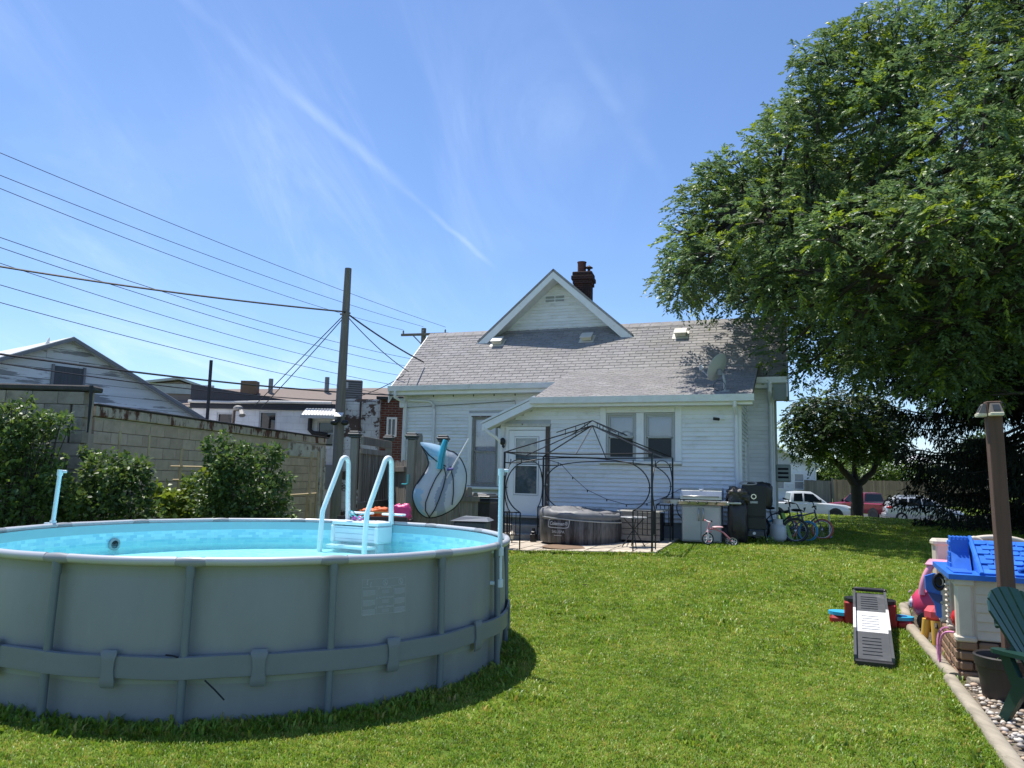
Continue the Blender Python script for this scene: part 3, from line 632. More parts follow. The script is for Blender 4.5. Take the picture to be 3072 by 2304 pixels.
# right gable end rake box
def rake_x(s, name, mat):
    mb = MB(); mb.add([(s, 2.15, 4.08), (s, 4.45, 6.02), (s, 4.45, 5.80), (s, 2.15, 3.70), (s+.03, 2.15, 4.08), (s+.03, 4.45, 6.02), (s+.03, 4.45, 5.80), (s+.03, 2.15, 3.70)], [(0, 1, 2, 3), (7, 6, 5, 4), (0, 4, 5, 1), (1, 5, 6, 2), (2, 6, 7, 3), (3, 7, 4, 0)]); mb.build(name, mat, house)
rake_x(.985, 'rake_board', M_TRIM); rake_x(-9.48, 'rake_board', M_TRIM)
e = MB(); e.box((.84, 2.19, 3.85), (.30, .03, .44)); e.build('eave_return', pm('grey_green_trim', (.25, .28, .28), .6), house)
# cross gable
PK = (-5.28, 7.70); GL = (-7.60, 5.67); GR = (-2.96, 5.67)
for (A, B, nm) in ((GL, PK, 'gable_roof'), (PK, GR, 'gable_roof')):
    slab(nm, [(A[0], 3.93, A[1]), (B[0], 3.93, B[1]), (B[0], 11, B[1]), (A[0], 11, A[1])], .07, M_SHG)
def gable_band(name, o0, o1, t0, t1, mat):
    for A, sg in ((GL, -1), (GR, 1)):
        dz = .07
        P = []
        for off in (o0, o1):
            P.append((A[0]-sg*0, A[1]-.075-off)); 
        a0, a1 = (A[0], A[1]-.07-o0), (A[0]-sg*(o1-o0)*.55, A[1]-.07-o1)
        k0, k1 = (PK[0], PK[1]-.085-o0), (PK[0], PK[1]-.085-o1)
        mb = MB(); mb.prism([a0, k0, k1, a1], t0, t1); mb.build(name, mat, house)
gable_band('gable_fascia', 0, .20, 3.93, 3.955, M_TRIM)
for A, sg in ((GL, -1), (GR, 1)):
    n = 14; dx, dz = (PK[0]-A[0])/n, (PK[1]-A[1])/n
    for i in range(n):
        a = (A[0]+dx*(i+.02), A[1]+dz*(i+.02)-.285); b = (A[0]+dx*(i+.98), A[1]+dz*(i+.98)-.285)
        mb = MB(); mb.add([(a[0], 3.957, a[1]), (b[0], 3.957, b[1]), (b[0], 4.45, b[1]), (a[0], 4.45, a[1]), (a[0], 3.957, a[1]+.015), (b[0], 3.957, b[1]+.015), (b[0], 4.45, b[1]+.015), (a[0], 4.45, a[1]+.015)], [(0, 1, 2, 3), (7, 6, 5, 4), (0, 4, 5, 1), (1, 5, 6, 2), (2, 6, 7, 3), (3, 7, 4, 0)]); mb.build('soffit_panel', M_SOFF, house)
gv = MB()
for a in (-5.52, -5.22):
    for z in (6.85, 6.95):
        for q in range(4): gv.box((a, 4.425, z+q*.017), (.26, .02, .010))
gv.build('gable_louvre', pm('grey_louvre', (.40, .43, .45), .6), house)
# chimney
M_BRK = None
def brick_mat(name, c1, c2, mortar, sc, bw=.5, rh=.25, ms=.02, peel=None, pa=.5, pb=.56, coord='Object', rotx=True):
    m = bpy.data.materials.new(name); m.use_nodes = True; nt = m.node_tree; N = nt.nodes; L = nt.links; b = N['Principled BSDF']; b.inputs['Roughness'].default_value = .85; b.inputs['Specular IOR Level'].default_value = .2
    tc = N.new('ShaderNodeTexCoord'); sp = N.new('ShaderNodeSeparateXYZ'); L.new(tc.outputs['Object'], sp.inputs[0]); ad = N.new('ShaderNodeMath'); ad.operation = 'ADD'; L.new(sp.outputs[0], ad.inputs[0]); L.new(sp.outputs[1], ad.inputs[1])
    cb_ = N.new('ShaderNodeCombineXYZ'); L.new(ad.outputs[0], cb_.inputs[0]); L.new(sp.outputs[2], cb_.inputs[1])
    br = N.new('ShaderNodeTexBrick'); br.inputs['Scale'].default_value = sc; br.inputs['Brick Width'].default_value = bw; br.inputs['Row Height'].default_value = rh; br.inputs['Mortar Size'].default_value = ms
    br.inputs['Color1'].default_value = (*c1, 1); br.inputs['Color2'].default_value = (*c2, 1); br.inputs['Mortar'].default_value = (*mortar, 1); L.new(cb_.outputs[0], br.inputs[0])
    col = br.outputs['Color']
    n = N.new('ShaderNodeTexNoise'); n.inputs['Scale'].default_value = 2.2; n.inputs['Detail'].default_value = 9; n.inputs['Roughness'].default_value = .7; L.new(tc.outputs['Object'], n.inputs[0])
    if peel is not None:
        mr = N.new('ShaderNodeMapRange'); mr.interpolation_type = 'SMOOTHSTEP'; mr.inputs[1].default_value = pa; mr.inputs[2].default_value = pb; L.new(n.outputs['Fac'], mr.inputs[0])
        mx = N.new('ShaderNodeMix'); mx.data_type = 'RGBA'; L.new(mr.outputs[0], mx.inputs['Factor']); L.new(col, mx.inputs['A']); mx.inputs['B'].default_value = (*peel, 1); col = mx.outputs['Result']
    n4 = N.new('ShaderNodeTexNoise'); n4.inputs['Scale'].default_value = 1.3; n4.inputs['Detail'].default_value = 7; L.new(tc.outputs['Object'], n4.inputs[0])
    m4 = N.new('ShaderNodeMapRange'); m4.inputs[1].default_value = .3; m4.inputs[2].default_value = .7; m4.inputs[3].default_value = .78; m4.inputs[4].default_value = 1.12; L.new(n4.outputs['Fac'], m4.inputs[0])
    sc2 = N.new('ShaderNodeVectorMath'); sc2.operation = 'SCALE'; L.new(col, sc2.inputs[0]); L.new(m4.outputs[0], sc2.inputs['Scale']); L.new(sc2.outputs[0], b.inputs['Base Color'])
    bp = N.new('ShaderNodeBump'); bp.inputs['Strength'].default_value = .5; bp.inputs['Distance'].default_value = .015; bp.invert = True; L.new(br.outputs['Fac'], bp.inputs['Height']); L.new(bp.outputs[0], b.inputs['Normal'])
    return m
M_CHIM = brick_mat('old_chimney_brick', (.062, .026, .022), (.04, .02, .02), (.11, .09, .085), 4.2, peel=(.03, .025, .025), pa=.52, pb=.62)
e = MB(); e.box((0, 0, -.6), (.50, .50, 1.9), ch=.012); e.box((0, 0, .32), (.58, .58, .12), ch=.012); e.box((0, 0, .45), (.66, .66, .13), ch=.015); e.box((0, 0, .58), (.60, .60, .12), ch=.02)
ch = e.build('chimney', M_CHIM, house, loc=(-4.80, 5.5, 7.28), rot=(0, 0, .1))
e = MB()
e.lathe([(.13, .62), (.13, .98), (.145, .98), (.145, 1.0), (.10, 1.0), (.10, .62)], 14, c=(-.06, 0, 0)); e.build('flue_pot', pm('terracotta', (.12, .042, .032), .8), ch, smooth=40)
e = MB(); e.cyl((.16, 0, .6), (.16, 0, .80), .045, n=8); e.lathe([(.0, .90), (.12, .82), (.12, .80), (.0, .80)], 12, c=(.16, 0, 0)); e.build('vent_cap', pm('rusty_vent', (.06, .04, .03), .7, .5), ch)
# roof vents
M_VENT = pm('beige_roof_vent', (.62, .58, .50), .55, var=.1)
for s_, t_ in ((-6.93, 3.92), (-4.25, 3.92), (-1.67, 3.92)):
    z_ = 4.12+(t_-2.2)*.8444
    e = MB(); Mx = Matrix.Rotation(SL, 4, 'X')
    e.box((0, 0, .015), (.42, .40, .012), M=Mx); e.box((0, 0, 0), (.28, .26, .09), M=Mx @ Matrix.Translation((0, .02, .065)))
    e.box((0, 0, 0), (.34, .33, .03), ch=.012, M=Mx @ Matrix.Translation((0, .0, .125)) @ Matrix.Rotation(-.12, 4, 'X')); e.build('roof_vent', M_VENT, house, loc=(s_, t_, z_+.02))
# downspouts and conduit
def pipe(name, pts, r, mat, parent=house, n=8, flat=1.): e = MB(); e.tube(pts, r, n, flat=flat); return e.build(name, mat, parent, smooth=50)
pipe('downspout', [(.02, -.40, 3.40), (.02, -.40, 3.26), (.02, -.08, 3.12), (.02, -.075, 2.9), (.02, -.075, .55)], .042, M_GUT)
pipe('downspout', [(.62, 2.12, 4.05), (.62, 2.12, 3.85), (.62, 2.53, 3.6), (.62, 2.53, .6)], .05, M_GUT)
pipe('downspout', [(-9.25, 2.12, 4.03), (-9.25, 2.12, 3.85), (-9.12, 2.52, 3.7), (-9.12, 2.52, .5)], .045, M_GUT)
pipe('conduit', [(-9.0, 2.5, 3.80)]+arc((-8.45, 2.53, 3.55), .22, PI/2, 0, 5)+[(-8.23, 2.53, .8)], .04, M_GUT)
pipe('downspout', [(-5.50, -.36, 2.84), (-5.46, -.36, 2.74), (-5.30, -.20, 2.62), (-5.20, -.10, 2.5), (-5.20, -.075, 2.4), (-5.20, -.075, .5)], .038, M_TRIM)
e = MB(); e.box((-9.2, 2.5, 3.72), (.16, .14, .26), ch=.02); e.build('junction_box', M_GUT, house)
pipe('cable', [(-9.15, 2.54, 3.6), (-7.5, 2.545, 3.66), (-5.85, 2.545, 3.74), (-5.8, 2.545, 3.4), (-5.8, 2.545, 3.0)], .007, M_BLK, n=5)
for s_ in (-8.2, -7.6, -7.0, -6.4, -5.8):
    e = MB(); e.box((s_, 2.40, 3.90), (.02, .02, .07)); e.build('eave_hook', M_BLK, house)
e = MB(); e.ball((-5.16, -.10, 2.52), (.07, .06, .09), 10, 8); e.cyl((-5.16, -.1, 2.42), (-5.16, -.02, 2.40), .03, n=8); e.build('porch_lamp', M_BLK, house, smooth=60)
# ------------------------------------------------------------------ patio
M_PAV = pm('sandy_concrete_paver', (.50, .43, .34), .9, var=.2, vs_=5, bump=.3, bs=50, rnd=.12, col2=(.36, .31, .25), c2s=3, c2a=.52, c2b=.7)
def hz(s, t): p = hw(s, t); return gz(p.x, p.y)
def make_patio():
    pat = thing('patio', 'sandy concrete paver patio under the gazebo and hot tub', 'patio', hw(-2.9, -1.45, hz(-2.9, -1.45)), -HTH); struct(pat); del pat['category']
    o = (-2.9, -1.45); r = random.Random(4); nx, ny = 8, 7; w, d = (3.5)/nx, 2.9/ny
    z0 = hz(*o)
    bed = MB(); pts = [(-4.66, -2.93), (-1.14, -2.93), (-1.14, -.02), (-4.66, -.02)]
    bed.add([(s-o[0], t-o[1], hz(s, t)-z0+.012) for s, t in pts]+[(s-o[0], t-o[1], hz(s, t)-z0-.15) for s, t in pts], [(0, 1, 2, 3), (0, 4, 5, 1), (1, 5, 6, 2), (2, 6, 7, 3), (3, 7, 4, 0)])
    bed.build('sand_bed', pm('dirty_sand', (.12, .10, .075), .95, var=.3), pat)
    for i in range(nx):
        for j in range(ny):
            s, t = -4.65+w*(i+.5), -2.92+d*(j+.5)
            if t > -.8 and s < -4.0: continue
            mb = MB(); g = .012; P = []
            for zz in (.05, -.05):
                for a, b in ((-1, -1), (1, -1), (1, 1), (-1, 1)):
                    ss, tt = s+a*(w/2-g), t+b*(d/2-g); P.append((ss-o[0], tt-o[1], hz(ss, tt)-z0+zz+(r.uniform(-.004, .004))))
            mb.add(P, [(0, 1, 2, 3), (0, 4, 5, 1), (1, 5, 6, 2), (2, 6, 7, 3), (3, 7, 4, 0)]); mb.build('paver', M_PAV, pat)
make_patio()
PZ = .05
# ------------------------------------------------------------------ gazebo frame
def make_gazebo():
    M = pm('black_gazebo_steel', (.016, .017, .02), .38, .3, var=.15, spec=.5)
    s0, s1, t0, t1 = -4.06, -1.24, -2.82, -.42
    gp = hw((s0+s1)/2, (t0+t1)/2, hz(-2.6, -1.6)+PZ)
    g = thing('gazebo_frame', 'black steel gazebo frame without canopy, with moon-shaped openings, over patio', 'gazebo', gp, -HTH)
    cx, cy, cz = (s0+s1)/2, (t0+t1)/2, gp.z
    def lz(s, t): return hz(s, t)+PZ-cz
    RZ = 2.18-cz; PK = 2.87-cz
    X = (s1-s0)/2; Y = (t1-t0)/2
    def tb(name, pts, r=.011, n=6): e = MB(); e.tube(pts, r, n); return e.build(name, M, g, smooth=60)
    PW = .34
    for sx in (-1, 1):
        for sy in (-1, 1):
            x, y = sx*X, sy*Y; zb = lz(cx+x, cy+y)
            e = MB(); e.box((x, y, (zb+RZ)/2), (.032, .032, RZ-zb)); post = e.build('corner_post', M, g)
            for dx, dy in ((-sx, 0), (0, -sy)):
                a = Vector((x+dx*PW, y+dy*PW, 0)); zb2 = lz(cx+a.x, cy+a.y)
                zl = zb+.28; zt = zb+.70; zt2 = RZ-.20
                e = MB(); e.tube([(a.x, a.y, zb2), (a.x, a.y, zt)], .013, 6)
                for q in (.25, .5, .75): e.tube([(x+dx*PW*q, y+dy*PW*q, zl), (x+dx*PW*q, y+dy*PW*q, zt)], .008, 5)
                e.tube([(x, y, zl), (a.x, a.y, zl)], .010, 5); e.tube([(x, y, zt), (a.x, a.y, zt)], .012, 5)
                e.build('corner_lattice', M, g)
                e = MB(); e.tube([(x, y, zt2), (x+dx*PW, y+dy*PW, zt2)], .010, 5); e.tube([(x+dx*PW, y+dy*PW, zt2), (x+dx*PW, y+dy*PW, RZ-.12)], .010, 5)
                # bowed rail: from lattice bulging toward the post, up to the top bracket
                am = Vector((x+dx*.10, y+dy*.10, (zt+zt2)/2))
                e.tube(bez((a.x, a.y, zt), (x-dx*.06, y-dy*.06, zt+.19), (x-dx*.06, y-dy*.06, zt2-.19), (a.x, a.y, zt2), 16), .012, 6)
                e.tube([(x, y, (zt+zt2)/2), (x+dx*.07, y+dy*.07, (zt+zt2)/2)], .008, 5)
                e.build('bowed_rail', M, g, smooth=60)
    for (ax, ay, bx, by) in ((-X, -Y, X, -Y), (X, -Y, X, Y), (X, Y, -X, Y), (-X, Y, -X, -Y)):
        A, B = Vector((ax, ay, RZ)), Vector((bx, by, RZ))
        e = MB(); e.tube([A, (A+B)/2-Vector((0, 0, .03)), B], .014, 6); e.build('top_rail', M, g)
        d = (B-A).normalized()
        p, q = A+d*PW-Vector((0, 0, .20)), B-d*PW-Vector((0, 0, .20))
        e = MB(); e.tube(bez(p, p+d*.4+Vector((0, 0, .14)), q-d*.4+Vector((0, 0, .14)), q, 14), .011, 6); e.build('arched_rail', M, g, smooth=60)
        mid = (A+B)/2-Vector((0, 0, .03))
        e = MB(); e.tube([mid, (0, 0, PK-.10)], .011, 6); e.build('rafter', M, g)
    for sx in (-1, 1):
        for sy in (-1, 1):
            e = MB(); e.tube([(sx*X, sy*Y, RZ), (0, 0, PK-.10)], .013, 6); e.build('hip_rafter', M, g)
            d = Vector((sx*X, sy*Y, 0)).normalized(); sl_ = (PK-.1-RZ)/math.hypot(X, Y)
            P0 = Vector((0, 0, PK)); P1 = P0+d*.78-Vector((0, 0, .78*sl_*1.08))
            e = MB(); e.tube([P0, P1], .011, 6)
            for k in (.12, .26, .42):
                q = P0+d*k*1.4-Vector((0, 0, k*1.4*sl_*1.08)); e.tube([q, q-Vector((0, 0, .11))], .008, 5)
            e.build('vent_rafter', M, g)
make_gazebo()
# string lights along the porch wall
e = MB(); P = []
hang = [(-3.62, 2.02), (-3.35, 1.74), (-3.02, 1.47), (-2.6, 1.29), (-2.18, 1.19), (-1.75, 1.23), (-1.38, 1.37), (-1.05, 1.55)]
lights = thing('string_lights', 'sagging string of small dark bulbs hung inside the gazebo', 'string lights', hw(-2.3, -.55, 1.19), -HTH)
e.tube([(s+2.3, .0, z-1.19) for s, z in [(-4.0, 2.13)]+hang], .006, 5); e.build('cord', M_BLK, lights)
for s, z in hang:
    e = MB(); e.cyl((s+2.3, 0, z-1.19), (s+2.3, 0, z-1.19-.045), .014, n=6); e.build('bulb', M_BLK, lights)
# ------------------------------------------------------------------ hot tub
def make_tub():
    s, t, R = -3.02, -1.0, .86; z0 = hz(s, t)+PZ
    tub = thing('hot_tub', 'round inflatable hot tub with dark wood-plank print and rumpled grey cover', 'hot tub', hw(s, t, z0), -HTH)
    m = bpy.data.materials.new('tub_plank_print'); m.use_nodes = True; nt = m.node_tree; N = nt.nodes; L = nt.links; b = N['Principled BSDF']; b.inputs['Roughness'].default_value = .5
    tc = N.new('ShaderNodeTexCoord'); sp = N.new('ShaderNodeSeparateXYZ'); L.new(tc.outputs['Object'], sp.inputs[0])
    at = N.new('ShaderNodeMath'); at.operation = 'ARCTAN2'; L.new(sp.outputs[1], at.inputs[0]); L.new(sp.outputs[0], at.inputs[1])
    mu = N.new('ShaderNodeMath'); mu.operation = 'MULTIPLY'; mu.inputs[1].default_value = 9.5; L.new(at.outputs[0], mu.inputs[0])
    fl = N.new('ShaderNodeMath'); fl.operation = 'FLOOR'; L.new(mu.outputs[0], fl.inputs[0]); fr = N.new('ShaderNodeMath'); fr.operation = 'FRACT'; L.new(mu.outputs[0], fr.inputs[0])
    wn = N.new('ShaderNodeTexWhiteNoise'); wn.noise_dimensions = '1D'; L.new(fl.outputs[0], wn.inputs['W'])
    cb_ = N.new('ShaderNodeCombineXYZ'); L.new(mu.outputs[0], cb_.inputs[0]); z_ = N.new('ShaderNodeMath'); z_.operation = 'MULTIPLY'; z_.inputs[1].default_value = 1.6; L.new(sp.outputs[2], z_.inputs[0]); L.new(z_.outputs[0], cb_.inputs[1])
    n = N.new('ShaderNodeTexNoise'); n.inputs['Scale'].default_value = 3.2; n.inputs['Detail'].default_value = 6; L.new(cb_.outputs[0], n.inputs[0])
    ad = N.new('ShaderNodeMath'); ad.operation = 'MULTIPLY_ADD'; ad.inputs[1].default_value = .45; L.new(wn.outputs[0], ad.inputs[0]); L.new(n.outputs['Fac'], ad.inputs[2])
    cr = N.new('ShaderNodeValToRGB'); cr.color_ramp.elements[0].position = .45; cr.color_ramp.elements[0].color = (.022, .021, .024, 1); cr.color_ramp.elements[1].position = 1; cr.color_ramp.elements[1].color = (.15, .145, .15, 1); L.new(ad.outputs[0], cr.inputs[0])
    lt = N.new('ShaderNodeMath'); lt.operation = 'GREATER_THAN'; lt.inputs[1].default_value = .05; L.new(fr.outputs[0], lt.inputs[0])
    sc_ = N.new('ShaderNodeVectorMath'); sc_.operation = 'SCALE'; L.new(cr.outputs[0], sc_.inputs[0]); mr = N.new('ShaderNodeMapRange'); mr.inputs[3].default_value = .35; mr.inputs[4].default_value = 1; L.new(lt.outputs[0], mr.inputs[0]); L.new(mr.outputs[0], sc_.inputs['Scale']); L.new(sc_.outputs[0], b.inputs['Base Color'])
    e = MB(); e.lathe([(R-.03, 0), (R-.005, .03), (R+.01, .2), (R+.012, .38), (R, .52), (R-.04, .60), (R-.1, .63)], 64); e.build('tub_wall', m, tub, smooth=60)
    mc = pm('grey_tub_cover', (.17, .17, .175), .55, var=.18, vs_=6)
    r = random.Random(2); V = []; F = []; nr, na = 16, 96
    from mathutils import noise as mn
    for i in range(nr+1):
        q = i/nr
        for j in range(na):
            a = 2*PI*j/na; ca, sa = math.cos(a), math.sin(a)
            tilt = -.06*ca                          # left side stands higher, right side slack
            if q < .82:
                rr = q/.82*(R-.02); z = .655+.02*math.cos(q*3)+.035*mn.noise((ca*rr*4, sa*rr*4, .3))*1.0+.025*mn.noise((ca*rr*9+20*ca, sa*rr*9+3, 2))+tilt*0.6
            else:
                k = (q-.82)/.18; rr = R+.022*math.sin(k*PI)+.012*mn.noise((a*7, k*2, 4)); z = .655+tilt*.6-.02-k*(.17-.05*ca)+.012*mn.noise((a*9, k*3, 7))
            V.append((ca*rr, sa*rr, z))
    F = [(i*na+j, i*na+(j+1) % na, (i+1)*na+(j+1) % na, (i+1)*na+j) for i in range(nr) for j in range(na)]
    e = MB(); e.add(V, F); e.build('cover', mc, tub, smooth=180)
    e = MB(); e.tube([(R*1.03*math.cos(a), R*1.03*math.sin(a), .50+.05*math.cos(a+PI)-.02) for a in [(-PI+.75)+i*(PI-.95)/20 for i in range(21)]], .012, 6); e.build('strap', pm('pale_strap', (.42, .42, .42), .7), tub, smooth=60)
    # print: bend flat lettering round the wall
    mp = pm('pale_print', (.62, .63, .64), .6, var=.02)
    a0 = -PI/2-.30; lift = R+.016
    pr = MB()
    def bend(V_, F_, cx=0., z=0.): pr.add([(lift*math.cos(a0+(x+cx)/R), lift*math.sin(a0+(x+cx)/R), z+y) for x, y, *_ in V_], F_)
    V_, F_ = text_mesh('Coleman', .098, .18, .002); bend(V_, F_, -.035, .395)
    def rr_frame(w, h, sh, th, cx, z):
        out = []; inn = []
        for k in range(24):
            a = 2*PI*k/24; ex = math.copysign(abs(math.cos(a))**.35, math.cos(a)); ey = math.copysign(abs(math.sin(a))**.35, math.sin(a))
            out.append((ex*w/2+ey*h/2*sh, ey*h/2)); inn.append((ex*(w/2-th)+ey*(h/2-th)*sh, ey*(h/2-th)))
        bend(out+inn, [(k, (k+1) % 24, 24+(k+1) % 24, 24+k) for k in range(24)], cx, z)
    rr_frame(.50, .185, .2, .013, 0, .40)
    ring = [(.026*math.cos(2*PI*k/14), .034*math.sin(2*PI*k/14)) for k in range(14)]; ri = [(x*.66, y*.70) for x, y in ring]
    bend(ring+ri, [(k, (k+1) % 14, 14+(k+1) % 14, 14+k) for k in range(14)], .185, .402); bend([(-.006, -.012), (.006, -.012), (.004, .016), (-.004, .016)], [(0, 1, 2, 3)], .185, .402)
    V_, F_ = text_mesh('SALUSPA', .075, 0, 0.0); bend(V_, F_, 0, .235)
    bend([(-.09, -.004), (.09, -.004), (.09, .004), (-.09, .004)], [(0, 1, 2, 3)], 0, .165)
    pr.build('brand_print', mp, tub)
make_tub()
# round mat in front of the tub
e = MB(); e.lathe([(0, .012), (.47, .012), (.50, .004), (.50, 0)], 32); 
tag(e.build('round_mat', pm('brown_mat', (.20, .13, .08), .95, var=.25, vs_=20), loc=hw(-2.95, -2.22, hz(-2.95, -2.22)+PZ+.002)), 'round brown outdoor mat lying in front of the hot tub', 'mat')
# small folding table with boards, right of the tub
ft = thing('folding_table', 'small black folding side table between hot tub and gazebo corner', 'table', hw(-1.72, -2.05, hz(-1.72, -2.05)+PZ), -HTH)
e = MB(); e.lathe([(0, .56), (.24, .56), (.25, .55), (.25, .54), (0, .54)], 24); e.build('table_top', pm('grey_table_top', (.33, .33, .33), .4), ft, smooth=40)
for a in (0, PI/2, PI, 1.5*PI):
    e = MB(); c, s_ = math.cos(a+.4), math.sin(a+.4); e.tube([(c*.20, s_*.20, .54), (-c*.02, -s_*.02, .3), (-c*.22, -s_*.22, 0)], .010, 5); e.build('leg', M_BLK, ft)
pb = thing('tub_pump_box', 'weathered wooden box beside the hot tub carrying loose boards', 'box', hw(-1.78, -.78, hz(-1.78, -.78)+PZ), -HTH)
M_GRYW = pm('weathered_grey_wood', (.20, .18, .155), .9, var=.3, vs_=10, stretch=(1, 1, 6), bump=.3, bs=30, rnd=.15)
for k in range(5):
    e = MB(); e.box((0, -.32, .09+k*.115), (.78, .03, .105), ch=.004); e.build('side_plank', M_GRYW, pb)
e = MB(); e.box((0, 0, .29), (.74, .58, .56)); e.build('box_core', M_DARK, pb)
for k in range(4):
    e = MB(); e.box((-.05+.04*k, -.26+.17*k, .60+.012*k), (.86, .15, .025), rz=.05*k-.06, ch=.004); e.build('loose_board', pm('pale_board', (.45, .42, .36), .85, var=.2, rnd=.15), pb)
# solar lights on the patio
def solar(px, s, t, h, lab, wide):
    o = thing('solar_light', lab, 'garden light', hw(s, t, hz(s, t)+PZ), -HTH)
    e = MB(); e.cyl((0, 0, 0), (0, 0, h), .011, n=6); e.build('stake', M_BLK, o)
    if wide:
        e = MB(); e.lathe([(0, h+.09), (.02, h+.085), (.085, h+.02), (.085, h+.012), (.03, h)], 14); e.build('cap', pm('bronze_cap', (.25, .22, .18), .4, .5), o, smooth=40)
        e = MB(); e.lathe([(.02, h-.09), (.045, h)], 12); e.build('lens', pm('frosted_lens', (.55, .53, .45), .4), o, smooth=40)
    else:
        e = MB(); e.box((0, 0, h*.5), (.12, .12, h), ch=.01); e.box((0, 0, h+.03), (.10, .10, .06), ch=.02); e.box((0, 0, h+.09), (.05, .05, .06)); e.build('lantern_body', M_BLK, o)
solar(0, -4.42, -1.35, .16, 'small mushroom solar light by the porch steps', True)
solar(0, -4.05, -1.05, .16, 'black square lantern standing left of the hot tub', False)
# ------------------------------------------------------------------ grill
def make_grill():
    s, t = -.62, -.62; z0 = hz(s, t)
    g = thing('gas_grill', 'stainless steel gas grill with side shelf against the white porch wall', 'grill', hw(s, t, z0), -HTH)
    ss = pm('stainless', (.40, .41, .41), .30, .85, var=.12, vs_=9, stretch=(1, 1, 12)); sd = pm('stainless_panel', (.42, .43, .43), .42, .35, var=.10, vs_=3); bk = M_BLK
    e = MB(); e.box((0, .02, .40), (.76, .50, .72), ch=.012); e.build('cabinet', sd, g)
    for sx in (-1, 1):
        e = MB(); e.box((sx*.187, -.24, .40), (.355, .02, .66), ch=.006); dr = e.build('door', sd, g)
        e = MB(); hx = sx*.045; e.tube([(hx, -.255, .46), (hx, -.285, .48), (hx, -.285, .68), (hx, -.255, .70)], .012, 6); e.build('handle', ss, dr, smooth=60)
    e = MB(); e.box((.03, -.02, .80), (1.02, .54, .085), ch=.02); e.build('firebox', ss, g)
    e = MB(); e.prism([(-.27, .755), (-.31, .77), (-.335, .83), (-.27, .855)], -.42, .50, 'x'); e.build('control_panel', ss, g)
    for x in (-.62, -.22, -.05, .12, .30):
        e = MB(); e.cyl((x, -.31, .815), (x, -.365, .80), .030, .024, n=12); e.build('knob', pm('chrome_knob', (.2, .2, .2), .25, .8), g, smooth=40)
    e = MB(); e.prism([(-.26, .86), (.22, .86), (.22, 1.02), (.15, 1.10), (-.12, 1.10), (-.22, 1.04), (-.26, .94)], -.40, .40, 'x'); lid = e.build('lid', pm('lid_steel', (.52, .53, .53), .34, .6, var=.15, vs_=5), g); e = MB(); e.box((0, -.245, .862), (.80, .03, .02)); e.build('lid_gap', M_DARK, lid)
    e = MB(); e.tube([(-.34, -.262, .93), (-.34, -.31, .935), (.34, -.31, .935), (.34, -.262, .93)], .014, 8); e.build('handle', ss, lid, smooth=50)
    e = MB(); e.lathe([(.05, 0), (.05, .015), (0, .015)], 16, c=(0, -.17, 1.072), axis=(0, -.55, .83)); e.build('thermometer', pm('white_dial', (.7, .7, .7), .3), lid)
    e = MB(); pts = [(-.40, -.29), (-.40, .20), (-.82, .20), (-.86, .12), (-.84, -.10), (-.74, -.25), (-.60, -.29)]
    e.prism(pts, .775, .855, 'z'); e.build('side_shelf', ss, g)
    e = MB(); e.box((-.62, -.02, .866), (.34, .30, .02)); e.build('side_burner', pm('dark_brown_burner', (.06, .045, .035), .5), g)
    e = MB(); e.box((.62, -.05, .82), (.30, .44, .05), ch=.01); e.build('side_shelf', ss, g)
    for sx in (-1, 1):
        for sy in (-1, 1):
            e = MB(); e.cyl((sx*.33-.012, sy*.18+.02, .02), (sx*.33+.012, sy*.18+.02, .02), .03, n=10); e.build('caster', bk, g)
    e = MB(); e.tube(bez((-.5, .0, .77), (-.55, .0, .55), (-.40, .1, .45), (-.30, .1, .4), 10), .010, 5); e.build('gas_hose', bk, g, smooth=60)
make_grill()
from mathutils import noise as mnoise
def crumple(name, c, size, mat, parent, seed=0, amp=.25, n=28, m=18, sq=.6):
    V = []; F = []
    for i in range(m+1):
        p = -PI/2+PI*i/m
        for j in range(n):
            a = 2*PI*j/n; sg = lambda x: math.copysign(abs(x)**sq, x)
            d = Vector((sg(math.cos(p))*sg(math.cos(a)), sg(math.cos(p))*sg(math.sin(a)), sg(math.sin(p))))
            k = 1+amp*(mnoise.noise(d*2.3+Vector((seed, 0, 0)))+.6*abs(mnoise.noise(d*5.1+Vector((0, seed, 0))))-.2)
            V.append((c[0]+d.x*size[0]/2*k, c[1]+d.y*size[1]/2*k, c[2]+d.z*size[2]/2*k))
    F = [(i*n+j, i*n+(j+1) % n, (i+1)*n+(j+1) % n, (i+1)*n+j) for i in range(m) for j in range(n)]
    e = MB(); e.add(V, F); return e.build(name, mat, parent, smooth=55)
M_COV = pm('black_cover_fabric', (.022, .021, .023), .42, var=.25, vs_=7)
gc = thing('grill_cover', 'crumpled black fabric cover bundled on the grill right shelf', 'cover', hw(.10, -.66, hz(.1, -.66)+.84), -HTH)
crumple('fabric_bundle', (-.02, 0, .07), (.42, .46, .34), pm('pale_lined_cover', (.10, .085, .08), .5, var=.6, vs_=9, col2=(.02, .02, .02), c2s=6, c2a=.45, c2b=.55), gc, 3, .45)
crumple('hanging_fabric', (-.03, .02, -.40), (.40, .42, .90), M_COV, gc, 8, .22)
